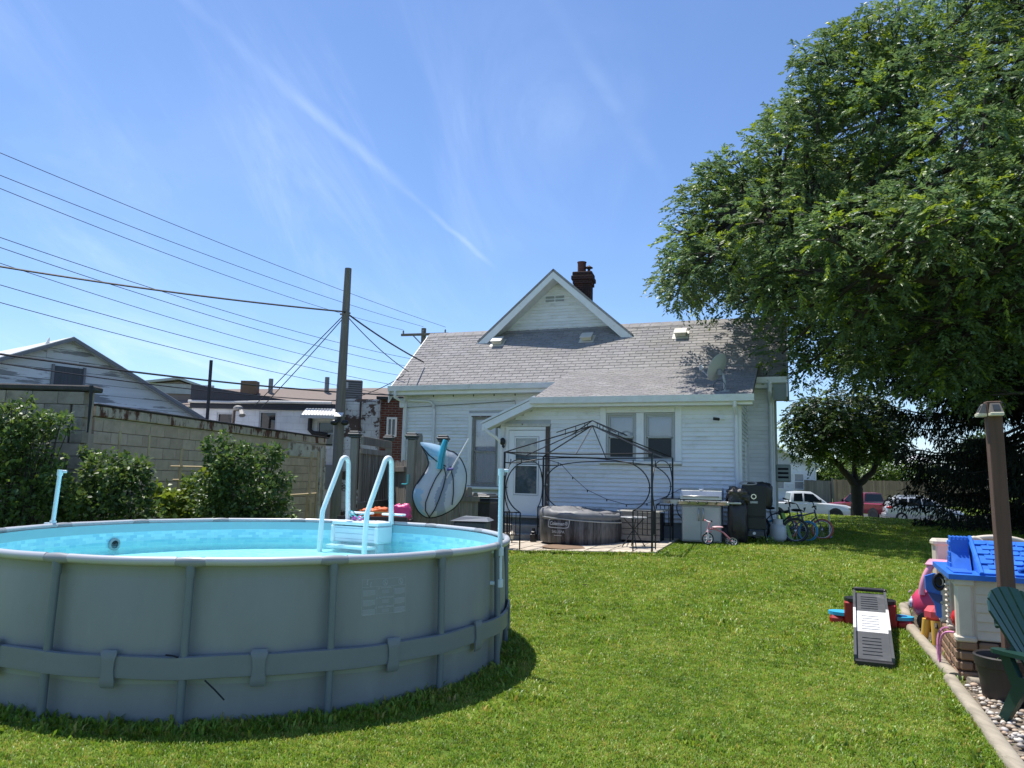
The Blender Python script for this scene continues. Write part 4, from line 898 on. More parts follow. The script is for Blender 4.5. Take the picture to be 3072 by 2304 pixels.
# ------------------------------------------------------------------ smoker
def make_smoker():
    s, t = .36, -.42; z0 = hz(s, t)
    g = thing('vertical_smoker', 'tall black cabinet smoker with round badge, half covered, by the porch corner', 'smoker', hw(s, t, z0), -HTH+.05)
    bk = pm('smoker_black', (.014, .017, .02), .40, .2, var=.15, vs_=3)
    e = MB(); e.box((0, .02, .70), (.45, .42, .86), ch=.012); e.build('cabinet', bk, g)
    e = MB(); e.box((0, -.205, .83), (.42, .025, .60), ch=.006); dr = e.build('door', bk, g)
    e = MB(); e.box((0, -.205, .39), (.42, .025, .22), ch=.006); e.build('lower_door', bk, g)
    e = MB(); e.tube([(-.18, -.22, .72), (-.18, -.25, .74), (-.18, -.25, .84), (-.18, -.22, .86)], .014, 6); e.build('handle', pm('chrome', (.6, .6, .6), .2, .9), dr, smooth=50)
    e = MB(); e.lathe([(.052, 0), (.052, .012), (.034, .012), (.034, .0)], 20, c=(0, -.219, .91), axis=(0, -1, 0)); e.build('badge_ring', pm('chrome2', (.65, .66, .67), .2, .9), dr, smooth=30)
    e = MB(); e.box((0, -.221, .80), (.15, .008, .045)); e.build('badge_plate', pm('plate_grey', (.30, .31, .32), .4, .6), dr)
    e = MB(); e.box((0, -.227, .80), (.11, .004, .012)); e.build('badge_mark', pm('plate_white', (.6, .6, .6), .4), dr)
    e = MB(); e.tube([(-.17, -.22, .36), (-.17, -.245, .38), (-.17, -.245, .45), (-.17, -.22, .47)], .013, 6); e.build('handle', pm('chrome', (.6, .6, .6), .2, .9), g, smooth=50)
    e = MB(); e.box((0, -.17, .19), (.37, .10, .11), ch=.006); e.build('control_box', pm('smoker_panel', (.05, .055, .06), .5), g)
    e = MB(); e.cyl((0, -.222, .20), (0, -.25, .20), .03, n=14); e.build('knob', pm('white_knob', (.7, .7, .7), .4), g, smooth=40)
    for sx in (-1, 1):
        for sy in (-1, 1):
            e = MB(); e.tube([(sx*.19, sy*.16, .28), (sx*.24, sy*.19, 0)], .022, 5); e.build('leg', bk, g)
    c = crumple('half_cover', (.09, .10, .93), (.54, .46, .52), M_COV, g, 5, .12, 32, 20, .45)
    e = MB(); e.tube([(.16*math.cos(a)-.10, .05*math.sin(a)-.16, 1.17+.03*math.sin(a)) for a in [2*PI*i/20 for i in range(20)]], .012, 6, closed=True); e.build('cover_drawcord', pm('pale_cord', (.4, .37, .36), .7), g, smooth=60)
make_smoker()
# propane tank
tk = thing('propane_tank', 'white propane tank on the grass between smoker and bicycles', 'gas tank', (5.42, 15.72, gz(5.42, 15.72)), 0)
e = MB(); e.lathe([(0, .03), (.11, .03), (.145, .05), (.162, .10), (.162, .27), (.145, .325), (.10, .355), (.04, .37), (0, .37)], 28); e.build('tank_body', pm('white_tank_paint', (.55, .56, .55), .35, var=.08), tk, smooth=50)
e = MB(); e.lathe([(.105, .0), (.105, .035)], 24); e.build('foot_ring', pm('white_tank_paint', (.5, .5, .5)), tk, smooth=50)
e = MB(); e.lathe([(.10, .345), (.095, .46), (.088, .46), (.092, .35)], 24, a0=.6, a1=2*PI-.6); e.build('collar', pm('white_tank_paint', (.5, .5, .5)), tk, smooth=50)
e = MB(); e.cyl((0, 0, .36), (0, 0, .42), .02, n=8); e.cyl((0, -.03, .42), (0, .03, .42), .022, n=8); e.build('valve', pm('brass', (.5, .38, .16), .3, 1.), tk)
# ------------------------------------------------------------------ tricycle
def make_trike():
    loc = Vector((3.80, 14.93, gz(3.8, 14.93)+.035)); g = thing('tricycle', 'small pink tricycle parked in front of the grill', 'tricycle', loc, .10)
    pk = pm('pink_paint', (.62, .22, .26), .4, var=.1); tyre = pm('black_tyre', (.02, .02, .02), .7); wh = pm('white_plastic', (.7, .68, .68), .45)
    def wheel(c, r, w, ax=(0, 1, 0)):
        c = Vector(c); e = MB(); e.lathe([(r*.80, -w/2), (r, -w/2), (r, w/2), (r*.80, w/2), (r*.80, -w/2)], 24, c=c, axis=ax); o = e.build('wheel', tyre, g, smooth=40)
        e = MB(); e.lathe([(r*.80, -w*.35), (r*.80, w*.35), (r*.72, w*.35), (r*.72, -w*.35), (r*.80, -w*.35)], 24, c=c, axis=ax)
        for k in range(6):
            a = 2*PI*k/6; e.cyl(c, c+Vector((math.cos(a)*r*.75, 0, math.sin(a)*r*.75)), .006, n=5)
        e.lathe([(0, -w*.6), (r*.2, -w*.6), (r*.2, w*.6), (0, w*.6)], 10, c=c, axis=ax); e.build('rim', wh, o, smooth=40)
    wheel((0, 0, .115), .115, .035); wheel((.46, -.13, .075), .08, .04); wheel((.46, .13, .075), .08, .04)
    e = MB(); e.tube([(0, -.03, .115), (-.005, -.03, .25), (0, 0, .29), (0, .03, .25), (0, .03, .115)], .012, 6); e.build('fork', wh, g, smooth=50)
    e = MB(); e.tube([(0, 0, .28), (.02, 0, .36), (.05, 0, .43)], .013, 6); e.tube([(.03, 0, .30), (.14, 0, .30), (.30, 0, .24), (.46, 0, .09)], .017, 8); e.tube([(.46, -.13, .08), (.46, .13, .08)], .010, 6); e.build('frame', pk, g, smooth=50)
    e = MB(); e.tube([(.02, -.15, .45), (.05, -.06, .43), (.05, .06, .43), (.02, .15, .45)], .010, 6); hb = e.build('handlebar', wh, g, smooth=50)
    for sy in (-1, 1):
        e = MB(); e.cyl((.02, sy*.13, .448), (.01, sy*.19, .455), .015, n=8); e.build('grip', M_BLK if sy < 0 else pk, hb)
    e = MB(); e.ball((.20, 0, .335), (.11, .075, .022), 16, 8); e.build('seat', pm('pale_pink', (.72, .42, .45), .45), g, smooth=60)
    e = MB(); e.ball((.02, 0, .245), (.06, .03, .02), 12, 6); e.build('fender', pk, g, smooth=60)
    for sy in (-1, 1):
        e = MB(); e.tube([(0, 0, .115), (0, sy*.06, .115+sy*.05)], .007, 5); e.box((0, sy*.085, .115+sy*.05), (.04, .05, .018)); e.build('pedal', pk, g)
make_trike()
# ------------------------------------------------------------------ bicycles
def make_bike(loc, rz, tilt, tyre_col, frame_col, r, lab, steer=.5):
    root = thing('bicycle', lab, 'bicycle', loc, rz, 'bicycles leaning at the house corner'); root.rotation_euler = (tilt, 0, rz)
    ty = pm('tyre_'+str(tyre_col), tyre_col, .6, var=.12, vs_=10); fr = pm('frame_'+str(frame_col), frame_col, .35, var=.1, coat=.3); al = pm('alloy', (.5, .5, .52), .3, .8)
    wb = r*3.1
    def wheel(c, yaw):
        Rm = Matrix.Translation(Vector(c)) @ Matrix.Rotation(yaw, 4, 'Z')
        e = MB(); e.tube([Rm @ Vector((r*.92*math.cos(a), 0, r*.92*math.sin(a))) for a in [2*PI*i/32 for i in range(32)]], r*.105, 8, closed=True); o = e.build('wheel', ty, root, smooth=60)
        e = MB(); e.tube([Rm @ Vector((r*.80*math.cos(a), 0, r*.80*math.sin(a))) for a in [2*PI*i/32 for i in range(32)]], r*.03, 5, closed=True)
        for k in range(14):
            a = 2*PI*k/14; e.tube([Rm @ Vector((0, .015 if k % 2 else -.015, 0)), Rm @ Vector((r*.8*math.cos(a), 0, r*.8*math.sin(a)))], .0025, 4)
        e.cyl(Rm @ Vector((0, -.035, 0)), Rm @ Vector((0, .035, 0)), r*.09, n=10); e.build('rim', al, o, smooth=50)
        return Rm
    wheel((0, 0, r), 0); fw = wheel((wb, 0, r), steer)
    hd = Vector((wb-.16*r/.22*.8, 0, r*2.6)); bb = Vector((r*1.35, 0, r*.95)); st = Vector((r*.95, 0, r*2.35))
    e = MB(); e.tube([hd-Vector((-.02, 0, .10)), bb], .017, 8); e.tube([hd, st-Vector((0, 0, .05))], .015, 8); e.tube([bb, st], .014, 8)
    for sy in (-1, 1): e.tube([bb, (0, sy*.04, r)], .009, 6); e.tube([st-Vector((0, 0, .06)), (0, sy*.04, r)], .008, 6)
    e.build('frame', fr, root, smooth=50)
    e = MB()
    for sy in (-1, 1): e.tube([fw @ Vector((0, sy*.045, 0)), hd-Vector((-.02, -sy*.03, .12))], .011, 6)
    e.tube([hd-Vector((-.02, 0, .12)), hd+Vector((-.02, 0, .06))], .017, 8); e.build('fork', fr, root, smooth=50)
    Hm = Matrix.Translation(hd+Vector((-.02, 0, .06))) @ Matrix.Rotation(steer, 4, 'Z')
    e = MB(); e.tube([Hm @ Vector(p) for p in ((-.06, -.27, .12), (.0, -.20, .12), (.02, -.10, .02), (.02, .10, .02), (.0, .20, .12), (-.06, .27, .12))], .011, 6); hb = e.build('handlebar', M_BLK, root, smooth=50)
    for sy in (-1, 1): e = MB(); e.cyl(Hm @ Vector((-.05, sy*.25, .12)), Hm @ Vector((-.09, sy*.34, .12)), .017, n=8); e.build('grip', M_BLK, hb)
    e = MB(); e.tube([st-Vector((0, 0, .06)), st+Vector((-.02, 0, .07))], .012, 6); e.ball(st+Vector((-.03, 0, .09)), (.12, .06, .03), 14, 6); e.build('saddle', M_BLK, root, smooth=60)
    e = MB(); e.lathe([(.02, -.004), (.062, -.004), (.062, .004), (.02, .004)], 16, c=bb+Vector((0, -.03, 0)), axis=(0, 1, 0)); e.tube([bb+Vector((0, -.05, 0)), bb+Vector((.09, -.05, -.06))], .008, 5); e.tube([bb+Vector((0, .05, 0)), bb+Vector((-.09, .05, .06))], .008, 5); e.box(bb+Vector((.09, -.09, -.06)), (.07, .06, .02)); e.box(bb+Vector((-.09, .09, .06)), (.07, .06, .02)); e.build('crank', M_BLK, root)
    return root
make_bike((5.55, 16.35, gz(5.55, 16.35)), -.55, -.22, (.05, .26, .42), (.035, .03, .13), .215, 'small bicycle with bright blue tyres leaning by the gas tank', -.25)
make_bike((6.05, 16.95, gz(6.05, 16.95)), -.42, -.22, (.42, .11, .06), (.04, .05, .10), .225, 'small bicycle with orange-red front tyre behind the blue-tyred one', -.1)
make_bike((5.15, 16.15, gz(5.15, 16.15)), -.75, -.18, (.02, .02, .02), (.03, .035, .035), .25, 'black bicycle standing closest to the smoker behind the gas tank', .35)
sk = thing('kick_scooter', 'dark scooter with lime green deck edge leaning among the bicycles', 'scooter', (5.72, 15.86, gz(5.72, 15.86)), -1.0); sk.rotation_euler = (.0, -.35, -1.0)
e = MB(); e.box((0, 0, .30), (.04, .13, .62), ch=.01); e.build('deck', M_BLK, sk)
e = MB(); e.box((.026, 0, .30), (.012, .10, .60)); e.build('deck_edge', pm('lime', (.20, .38, .05), .5), sk)
for z in (.05, .62): e = MB(); e.lathe([(0, -.012), (.05, -.012), (.05, .012), (0, .012)], 14, c=(-.03, 0, z), axis=(0, 1, 0)); e.build('wheel', M_BLK, sk, smooth=40)
e = MB(); e.tube([(0, 0, .60), (-.10, 0, .66), (-.5, 0, .80)], .014, 6); e.tube([(-.5, -.2, .80), (-.5, .2, .80)], .014, 6); e.build('handlebar', pm('alloy', (.5, .5, .52), .3, .8), sk)
pw = thing('yard_stake', 'thin white stake with blue foot right of the bicycles', 'stake', (6.98, 17.0, gz(6.98, 17)), 0)
e = MB(); e.cyl((0, 0, 0), (0, 0, .62), .012, n=6); e.build('rod', pm('white_plastic', (.7, .68, .68)), pw); e = MB(); e.box((0, 0, .04), (.10, .08, .08), ch=.02); e.build('foot', pm('blue_foot', (.08, .2, .5), .5), pw)
# ------------------------------------------------------------------ satellite dish
def make_dish():
    base = (-.22, .02, 3.47+(.37)*.345); d = thing('satellite_dish', 'grey satellite dish on the porch roof edge', 'satellite dish', hw(*base), -HTH)
    M = pm('dish_grey', (.38, .395, .40), .5, var=.06); 
    e = MB(); Mx = Matrix.Rotation(LL, 4, 'X'); e.box((0, 0, .02), (.20, .14, .012), M=Mx @ Matrix.Translation((0, 0, .015))); e.build('foot_plate', M, d)
    e = MB(); e.tube([(0, 0, .01), (.005, 0, .22), (-.02, .02, .34), (-.06, .05, .40)], .026, 8); e.build('mast', M, d, smooth=50)
    ax = Vector((-.74, .46, .46)).normalized()
    c = Vector((-.10, .03, .50)); X = ax.cross(Vector((0, 0, 1))).normalized(); Yv = X.cross(ax)
    V = []; F = []; n = 32; m = 6
    for side in (0, 1):
        for i in range(m+1):
            q = i/m
            for j in range(n):
                a = 2*PI*j/n; p = c+X*(.265*q*math.cos(a))+Yv*(.315*q*math.sin(a))+ax*(.075*q*q-(.008 if side else 0)); V.append(p)
    o2 = (m+1)*n
    for i in range(m):
        for j in range(n):
            F.append((i*n+j, i*n+(j+1) % n, (i+1)*n+(j+1) % n, (i+1)*n+j)); F.append((o2+(i+1)*n+j, o2+(i+1)*n+(j+1) % n, o2+i*n+(j+1) % n, o2+i*n+j))
    F += [(m*n+j, m*n+(j+1) % n, o2+m*n+(j+1) % n, o2+m*n+j) for j in range(n)]
    e = MB(); e.add(V, F); e.build('reflector', M, d, smooth=60)
    e = MB(); e.box(c-ax*.05-Yv*.08, (.10, .10, .14), ch=.01); e.tube([c-Yv*.1-ax*.05, c-Vector((.02, -.02, .20))], .018, 6); e.build('bracket', pm('dish_bracket', (.2, .21, .22), .5, .3), d)
    tip = c+ax*.44-Yv*.20
    e = MB(); e.tube([c-Yv*.30+ax*.03, tip], .011, 6); arm = e.build('feed_arm', M, d)
    e = MB(); e.box(tip+Vector((0, 0, .03)), (.07, .06, .12), ch=.01); e.cyl(tip+Vector((0, 0, .06)), tip-ax*.09+Vector((0, 0, .06)), .03, n=10); e.build('feed_horn', pm('pale_horn', (.45, .45, .44), .5), arm)
    e = MB(); e.tube([c+Vector((.0, -.06, -.38))+Vector((.12*math.cos(a), 0, .11*math.sin(a))) for a in [2*PI*i/24 for i in range(24)]], .006, 5, closed=True); e.build('cable_loop', M_BLK, d, smooth=60)
make_dish()
ac = thing('window_air_conditioner', 'pale green boxy air conditioner sticking out of the house right side wall', 'air conditioner', hw(.69, 3.4, 1.75), -HTH)
e = MB(); e.box((.17, 0, .2), (.34, .60, .42), ch=.02); e.build('case', pm('pale_green_case', (.26, .30, .28), .5), ac)
for k in range(3): e = MB(); e.box((.17, -.303, .10+.1*k), (.24, .008, .05)); e.build('grille', M_DARK, ac)
sc = thing('security_camera', 'small white security camera under the porch eave corner', 'camera', hw(-.32, -.03, 3.02), -HTH)
e = MB(); e.box((.1, 0, 0), (.06, .04, .06)); e.tube([(.1, -.02, 0), (-.03, -.09, -.02)], .02, 8); e.build('mount', M_TRIM, sc); e = MB(); e.cyl((0, -.09, -.02), (-.11, -.15, -.01), .032, n=10); e.build('lens', M_BLK, sc, smooth=40)
# ------------------------------------------------------------------ pool
def make_pool():
    pool = thing('above_ground_pool', 'round grey steel-frame above-ground pool full of turquoise water', 'swimming pool', (POOL_C[0], POOL_C[1], 0))
    M_L = pm('grey_pool_liner', (.26, .279, .28), .45, var=.10, vs_=1.6, bump=.25, bs=5, spec=.4, stretch=(1.5, 1.5, .5), col2=(.285, .305, .30), c2s=2.2, c2a=.48, c2b=.72)
    M_B = pm('grey_pool_band', (.19, .213, .226), .45, var=.06, vs_=4, bump=.15, bs=12)
    M_S = pm('liner_seam', (.29, .325, .30), .5, var=.08)
    M_LEG = pm('grey_pool_leg', (.155, .19, .212), .38, .1, var=.06); M_RIM = pm('grey_pool_rim', (.50, .51, .53), .32, .1, var=.05); M_T = pm('dark_rim_joint', (.27, .285, .30), .4, var=.05)
    N_L = 16; A0 = math.radians(-15.5); DA = 2*PI/N_L; R = POOL_R
    # liner: bulges a little between the legs
    na, nz = 256, 26; V = []; F = []
    def rad(a, z):
        f = ((a-A0) % DA)/DA; bulge = math.sin(PI*f)
        zz = z/POOL_H
        return R-.045+.038*bulge*math.sin(PI*min(max(zz, 0), 1))**.8-.012*(1-bulge)+.038*sstep(.93, 1.0, zz)
    for i in range(nz+1):
        z = -.02+(POOL_H+.018)*i/nz
        for j in range(na): a = 2*PI*j/na; r = rad(a, z); V.append((r*math.cos(a), r*math.sin(a), z))
    F = [(i*na+j, i*na+(j+1) % na, (i+1)*na+(j+1) % na, (i+1)*na+j) for i in range(nz) for j in range(na)]
    e = MB(); e.add(V, F); e.build('outer_wall', M_L, pool, smooth=180)
    # inner liner with printed band
    m = bpy.data.materials.new('blue_pool_liner'); m.use_nodes = True; nt = m.node_tree; N = nt.nodes; L = nt.links; b = N['Principled BSDF']; b.inputs['Roughness'].default_value = .45
    tc = N.new('ShaderNodeTexCoord'); sp = N.new('ShaderNodeSeparateXYZ'); L.new(tc.outputs['Object'], sp.inputs[0])
    at = N.new('ShaderNodeMath'); at.operation = 'ARCTAN2'; L.new(sp.outputs[1], at.inputs[0]); L.new(sp.outputs[0], at.inputs[1])
    mu = N.new('ShaderNodeMath'); mu.operation = 'MULTIPLY'; mu.inputs[1].default_value = 2.4; L.new(at.outputs[0], mu.inputs[0])
    cb_ = N.new('ShaderNodeCombineXYZ'); L.new(mu.outputs[0], cb_.inputs[0]); L.new(sp.outputs[2], cb_.inputs[1])
    br = N.new('ShaderNodeTexBrick'); br.inputs['Scale'].default_value = 5; br.inputs['Brick Width'].default_value = .42; br.inputs['Row Height'].default_value = .16; br.inputs['Mortar Size'].default_value = .004; br.inputs['Bias'].default_value = .1
    br.inputs['Color1'].default_value = (.24, .60, .76, 1); br.inputs['Color2'].default_value = (.44, .80, .86, 1); br.inputs['Mortar'].default_value = (.34, .70, .80, 1); L.new(cb_.outputs[0], br.inputs[0])
    cr = N.new('ShaderNodeValToRGB'); cr.color_ramp.interpolation = 'CONSTANT'; el = cr.color_ramp.elements; el[0].position = 0; el[0].color = (0, 0, 0, 1); el[1].position = .72; el[1].color = (.5, .5, .5, 1); q = el.new(.952); q.color = (1, 1, 1, 1); L.new(sp.outputs[2], cr.inputs[0])
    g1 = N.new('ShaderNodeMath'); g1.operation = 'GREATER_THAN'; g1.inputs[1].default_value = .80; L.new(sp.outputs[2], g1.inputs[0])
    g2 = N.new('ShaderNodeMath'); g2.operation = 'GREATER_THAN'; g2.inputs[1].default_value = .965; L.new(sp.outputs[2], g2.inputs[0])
    nn = N.new('ShaderNodeTexNoise'); nn.inputs['Scale'].default_value = 7; nn.inputs['Detail'].default_value = 5; nn.inputs['Distortion'].default_value = 1.2; L.new(tc.outputs['Object'], nn.inputs[0])
    bl = N.new('ShaderNodeValToRGB'); bl.color_ramp.elements[0].color = (.36, .80, .86, 1); bl.color_ramp.elements[1].color = (.52, .90, .91, 1); bl.color_ramp.elements[0].position = .35; bl.color_ramp.elements[1].position = .65; L.new(nn.outputs['Fac'], bl.inputs[0])
    m1 = N.new('ShaderNodeMix'); m1.data_type = 'RGBA'; L.new(g1.outputs[0], m1.inputs['Factor']); L.new(bl.outputs[0], m1.inputs['A']); L.new(br.outputs['Color'], m1.inputs['B'])
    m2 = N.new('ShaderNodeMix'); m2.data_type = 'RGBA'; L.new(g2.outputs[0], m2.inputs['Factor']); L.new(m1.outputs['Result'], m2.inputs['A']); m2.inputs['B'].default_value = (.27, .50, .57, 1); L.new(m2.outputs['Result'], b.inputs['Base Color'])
    V = []; F = []; prof = [(R-.055, POOL_H-.015), (R-.062, .97), (R-.068, .85), (R-.072, .79), (R-.09, .745), (R-.15, .725), (R-.3, .72), (R*.5, .72), (.02, .72)]
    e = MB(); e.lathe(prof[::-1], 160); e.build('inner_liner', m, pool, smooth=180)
    # water
    w = bpy.data.materials.new('pool_water'); w.use_nodes = True; nt = w.node_tree; N = nt.nodes; L = nt.links; N.clear(); out = N.new('ShaderNodeOutputMaterial')
    g = N.new('ShaderNodeBsdfGlossy'); g.inputs['Roughness'].default_value = .02; t = N.new('ShaderNodeBsdfTransparent'); t.inputs[0].default_value = (.86, .98, .988, 1)
    fr = N.new('ShaderNodeFresnel'); fr.inputs[0].default_value = 1.33; mx = N.new('ShaderNodeMixShader')
    tc = N.new('ShaderNodeTexCoord'); mp = N.new('ShaderNodeMapping'); mp.inputs['Scale'].default_value = (1, 2.2, 1); L.new(tc.outputs['Object'], mp.inputs[0])
    n = N.new('ShaderNodeTexNoise'); n.inputs['Scale'].default_value = 4.5; n.inputs['Detail'].default_value = 3; L.new(mp.outputs[0], n.inputs[0]); bp = N.new('ShaderNodeBump'); bp.inputs['Strength'].default_value = .30; bp.inputs['Distance'].default_value = .05; L.new(n.outputs['Fac'], bp.inputs['Height'])
    L.new(bp.outputs[0], g.inputs['Normal']); L.new(bp.outputs[0], fr.inputs['Normal']); hf = N.new('ShaderNodeMath'); hf.operation = 'MULTIPLY'; hf.inputs[1].default_value = .7; L.new(fr.outputs[0], hf.inputs[0]); L.new(hf.outputs[0], mx.inputs[0]); L.new(t.outputs[0], mx.inputs[1]); L.new(g.outputs[0], mx.inputs[2]); L.new(mx.outputs[0], out.inputs[0])
    V = [(0, 0, .855)]; F = []; na = 128
    for j in range(na): a = 2*PI*j/na; V.append(((R-.066)*math.cos(a), (R-.066)*math.sin(a), .855))
    F = [(0, 1+j, 1+(j+1) % na) for j in range(na)]
    e = MB(); e.add(V, F); tag(e.build('water', w, pool), 'clear turquoise water surface')
    # caustic-like ripple light is left to the renderer
    for k in range(N_L):
        a0 = A0+k*DA; a1 = a0+DA
        ca, sa = math.cos(a0), math.sin(a0); p = Vector((R*ca, R*sa, 0)); tn = Vector((-sa, ca, 0)); rn = Vector((ca, sa, 0))
        # rim segment: slightly bent tube
        pts = [Vector((R*math.cos(a0+DA*(.10+.80*i/6)), R*math.sin(a0+DA*(.10+.80*i/6)), POOL_H-.003*math.sin(PI*i/6))) for i in range(7)]
        e = MB(); e.tube(pts, .030, 10, flat=1.05); e.build('rim_tube', M_RIM, pool, smooth=60)
        pts = [Vector((R*math.cos(a0+DA*(-.105+.21*i/4)), R*math.sin(a0+DA*(-.105+.21*i/4)), POOL_H-.004)) for i in range(5)]
        e = MB(); e.tube(pts, [.030, .036, .038, .036, .030], 10, flat=1.0); j = e.build('rim_joint', M_T, pool, smooth=60)
        e = MB(); e.cyl(p+Vector((0, 0, POOL_H-.02)), p+Vector((0, 0, POOL_H-.11)), .033, n=12); e.build('joint_socket', M_LEG, j, smooth=40)
        out_ = rn*.012
        e = MB(); V = []; n = 12
        lz = [-.02, .25, .6, POOL_H-.05]; pth = [p+rn*.02+Vector((0, 0, lz[0])), p+rn*.018+Vector((0, 0, lz[1])), p+rn*.012+Vector((0, 0, lz[2])), p+Vector((0, 0, lz[3]))]
        e.tube(pth, .028, 12); leg = e.build('leg', M_LEG, pool, smooth=50)
        e = MB(); fc = p+rn*.02; e.box((0, 0, 0), (.085, .085, .03), ch=.01, M=Matrix.Translation(fc+Vector((0, 0, .005))) @ Matrix.Rotation(a0, 4, 'Z')); e.build('foot_pad', M_LEG, leg)
        # strap loop in mid panel
        am = a0+DA*.5
        V = []; F = []; hh = [.245, .265, .30, .36, .42, .47, .49]; ww = [.040, .050, .048, .038, .042, .055, .048]
        for z, hw_ in zip(hh, ww):
            for sgn in (-1, -.35, .35, 1):
                aa = am+sgn*hw_/R; rr = R+.048-(.012 if z < .26 or z > .48 else 0); V.append((rr*math.cos(aa), rr*math.sin(aa), z))
        nv = len(V); V += [(x*(1-.012/R), y*(1-.012/R), z) for x, y, z in V]
        for i in range(6):
            for jj in range(3): F.append((i*4+jj, i*4+jj+1, (i+1)*4+jj+1, (i+1)*4+jj))
            F.append((i*4, (i+1)*4, nv+(i+1)*4, nv+i*4)); F.append((i*4+3, nv+i*4+3, nv+(i+1)*4+3, (i+1)*4+3))
        F.append((0, nv, nv+3, 3)); F.append((24, 27, nv+27, nv+24))
        e = MB(); e.add(V, F); e.build('strap_loop', M_B, pool, smooth=50)
    # tension band
    V = []; F = []; na = 240
    prof = [(.012, .305), (.032, .312), (.034, .345), (.031, .385), (.034, .42), (.033, .452), (.012, .458)]
    for j in range(na):
        a = 2*PI*j/na; f = ((a-A0) % DA)/DA; wv = .006*math.sin(9*a)+.004*math.sin(23*a+1)
        for o, z in prof: V.append(((R+o+.016*(abs(math.cos(PI*f))**3)) * math.cos(a), (R+o+.016*(abs(math.cos(PI*f))**3))*math.sin(a), z+wv*.6))
    k = len(prof); F = [(j*k+i, ((j+1) % na)*k+i, ((j+1) % na)*k+i+1, j*k+i+1) for j in range(na) for i in range(k-1)]
    e = MB(); e.add(V, F); e.build('tension_band', M_B, pool, smooth=50)
    e = MB(); V = []; F = []
    for j in range(na):
        a = 2*PI*j/na
        for z in (.262, .306): r_ = rad(a, z)+.004; V.append((r_*math.cos(a), r_*math.sin(a), z))
    e.add(V, [(2*j, 2*((j+1) % na), 2*((j+1) % na)+1, 2*j+1) for j in range(na)]); e.build('seam_strip', M_S, pool, smooth=180)
    # printed warning panel on the wall
    a0, a1, z0, z1 = math.radians(-55), math.radians(-46.2), .664, .918; ac = (a0+a1)/2
    Wd = (a1-a0)*R; Hd = z1-z0; pr = MB()
    def put(V_, F_, cx=0., cz=0.):
        o = []
        for x, y, *_ in V_:
            a = ac+(x+cx)/R; r_ = rad(a, z0+Hd/2+cz+y)+.004; o.append((r_*math.cos(a), r_*math.sin(a), z0+Hd/2+cz+y))
        pr.add(o, F_)
    def bar(x0, x1, y0, y1):
        n = max(1, int((x1-x0)/.04)); put([(x0+(x1-x0)*i/n, y) for i in range(n+1) for y in (y0, y1)], [(2*i, 2*i+2, 2*i+3, 2*i+1) for i in range(n)])
    th = .0022; hx, hy = Wd/2, Hd/2
    for y in (hy-th, hy-.058, -hy): bar(-hx, hx, y, y+th)
    for x in (-hx, hx-th): bar(x, x+th, -hy, hy)
    for x in (-hx+.118, hx-.115): bar(x, x+th*.8, -hy, hy-.06)
    for i, (tx, y) in enumerate((('WARNING', hy-.068), ('ADVERTENCIA', hy-.138), ('AVERTISSEMENT', hy-.205))):
        V_, F_ = text_mesh(tx, .0185, 0, .0004); put(V_, F_, .008, y); wdt = max(p[0] for p in V_)
        tri = [(-.008, -.007), (.008, -.007), (0, .008), (-.0035, -.0042), (.0035, -.0042), (0, .003)]; put(tri, [(0, 1, 4, 3), (1, 2, 5, 4), (2, 0, 3, 5)], -wdt-.008, y)
        r = random.Random(i)
        for cx0, cx1 in ((-hx+.008, -hx+.108), (hx-.108, hx-.008)):
            for q in range(7):
                bar(cx0, cx1-(0 if q < 6 else .03)-r.uniform(0, .006), y-.016-q*.0062, y-.016-q*.0062+(.0028 if q else .004))
        for q in range(4): bar(-.03+.004*(q % 2), .035-.004*(q % 2), y-.018-q*.007, y-.0155-q*.007)
    def ringp(cx, cy, r0, r1, n=22): put([(cx+r*math.cos(2*PI*k/n), cy+r*math.sin(2*PI*k/n)) for r in (r0, r1) for k in range(n)], [(k, (k+1) % n, n+(k+1) % n, n+k) for k in range(n)])
    for cx in (.0, hx-.05):
        ringp(cx, hy-.03, .0185, .0225); put([(cx-.015, hy-.03+.012), (cx-.012, hy-.03+.015), (cx+.015, hy-.03-.012), (cx+.012, hy-.03-.015)], [(0, 1, 2, 3)])
        put([(cx-.002, hy-.028), (cx+.004, hy-.025), (cx+.009, hy-.045), (cx+.005, hy-.046)], [(0, 1, 2, 3)]); put([(cx-.002, hy-.026), (cx+.003, hy-.026), (cx-.006, hy-.046), (cx-.009, hy-.044)], [(0, 1, 2, 3)]); ringp(cx, hy-.018, .0, .004, 8)
    for cx, cy, s in ((-hx+.04, hy-.025, 1), (-hx+.068, hy-.042, .9)):
        put([(cx-.004*s, cy-.016*s), (cx+.006*s, cy-.016*s), (cx+.001, cy), (cx+.006*s, cy+.014*s), (cx-.002*s, cy+.014*s), (cx-.003*s, cy)], [(0, 1, 2, 3, 4, 5)]); ringp(cx+.004, cy+.018*s, 0, .0045, 8)
    pr.build('warning_print', pm('pale_grey_print', (.46, .49, .50), .6, var=.02), pool)
    # water inlet on the inner wall
    ia = math.radians(150); c = Vector(((R-.075)*math.cos(ia), (R-.075)*math.sin(ia), .835)); ax = Vector((-math.cos(ia), -math.sin(ia), 0))
    e = MB(); e.lathe([(.045, 0), (.07, 0), (.07, .012), (.045, .018), (.045, 0)], 24, c=c, axis=ax); inl = e.build('inlet_fitting', pm('grey_fitting', (.28, .33, .36), .4), pool, smooth=40)
    e = MB(); e.lathe([(0, .004), (.045, .004)], 20, c=c, axis=ax); e.build('inlet_opening', M_DARK, inl)
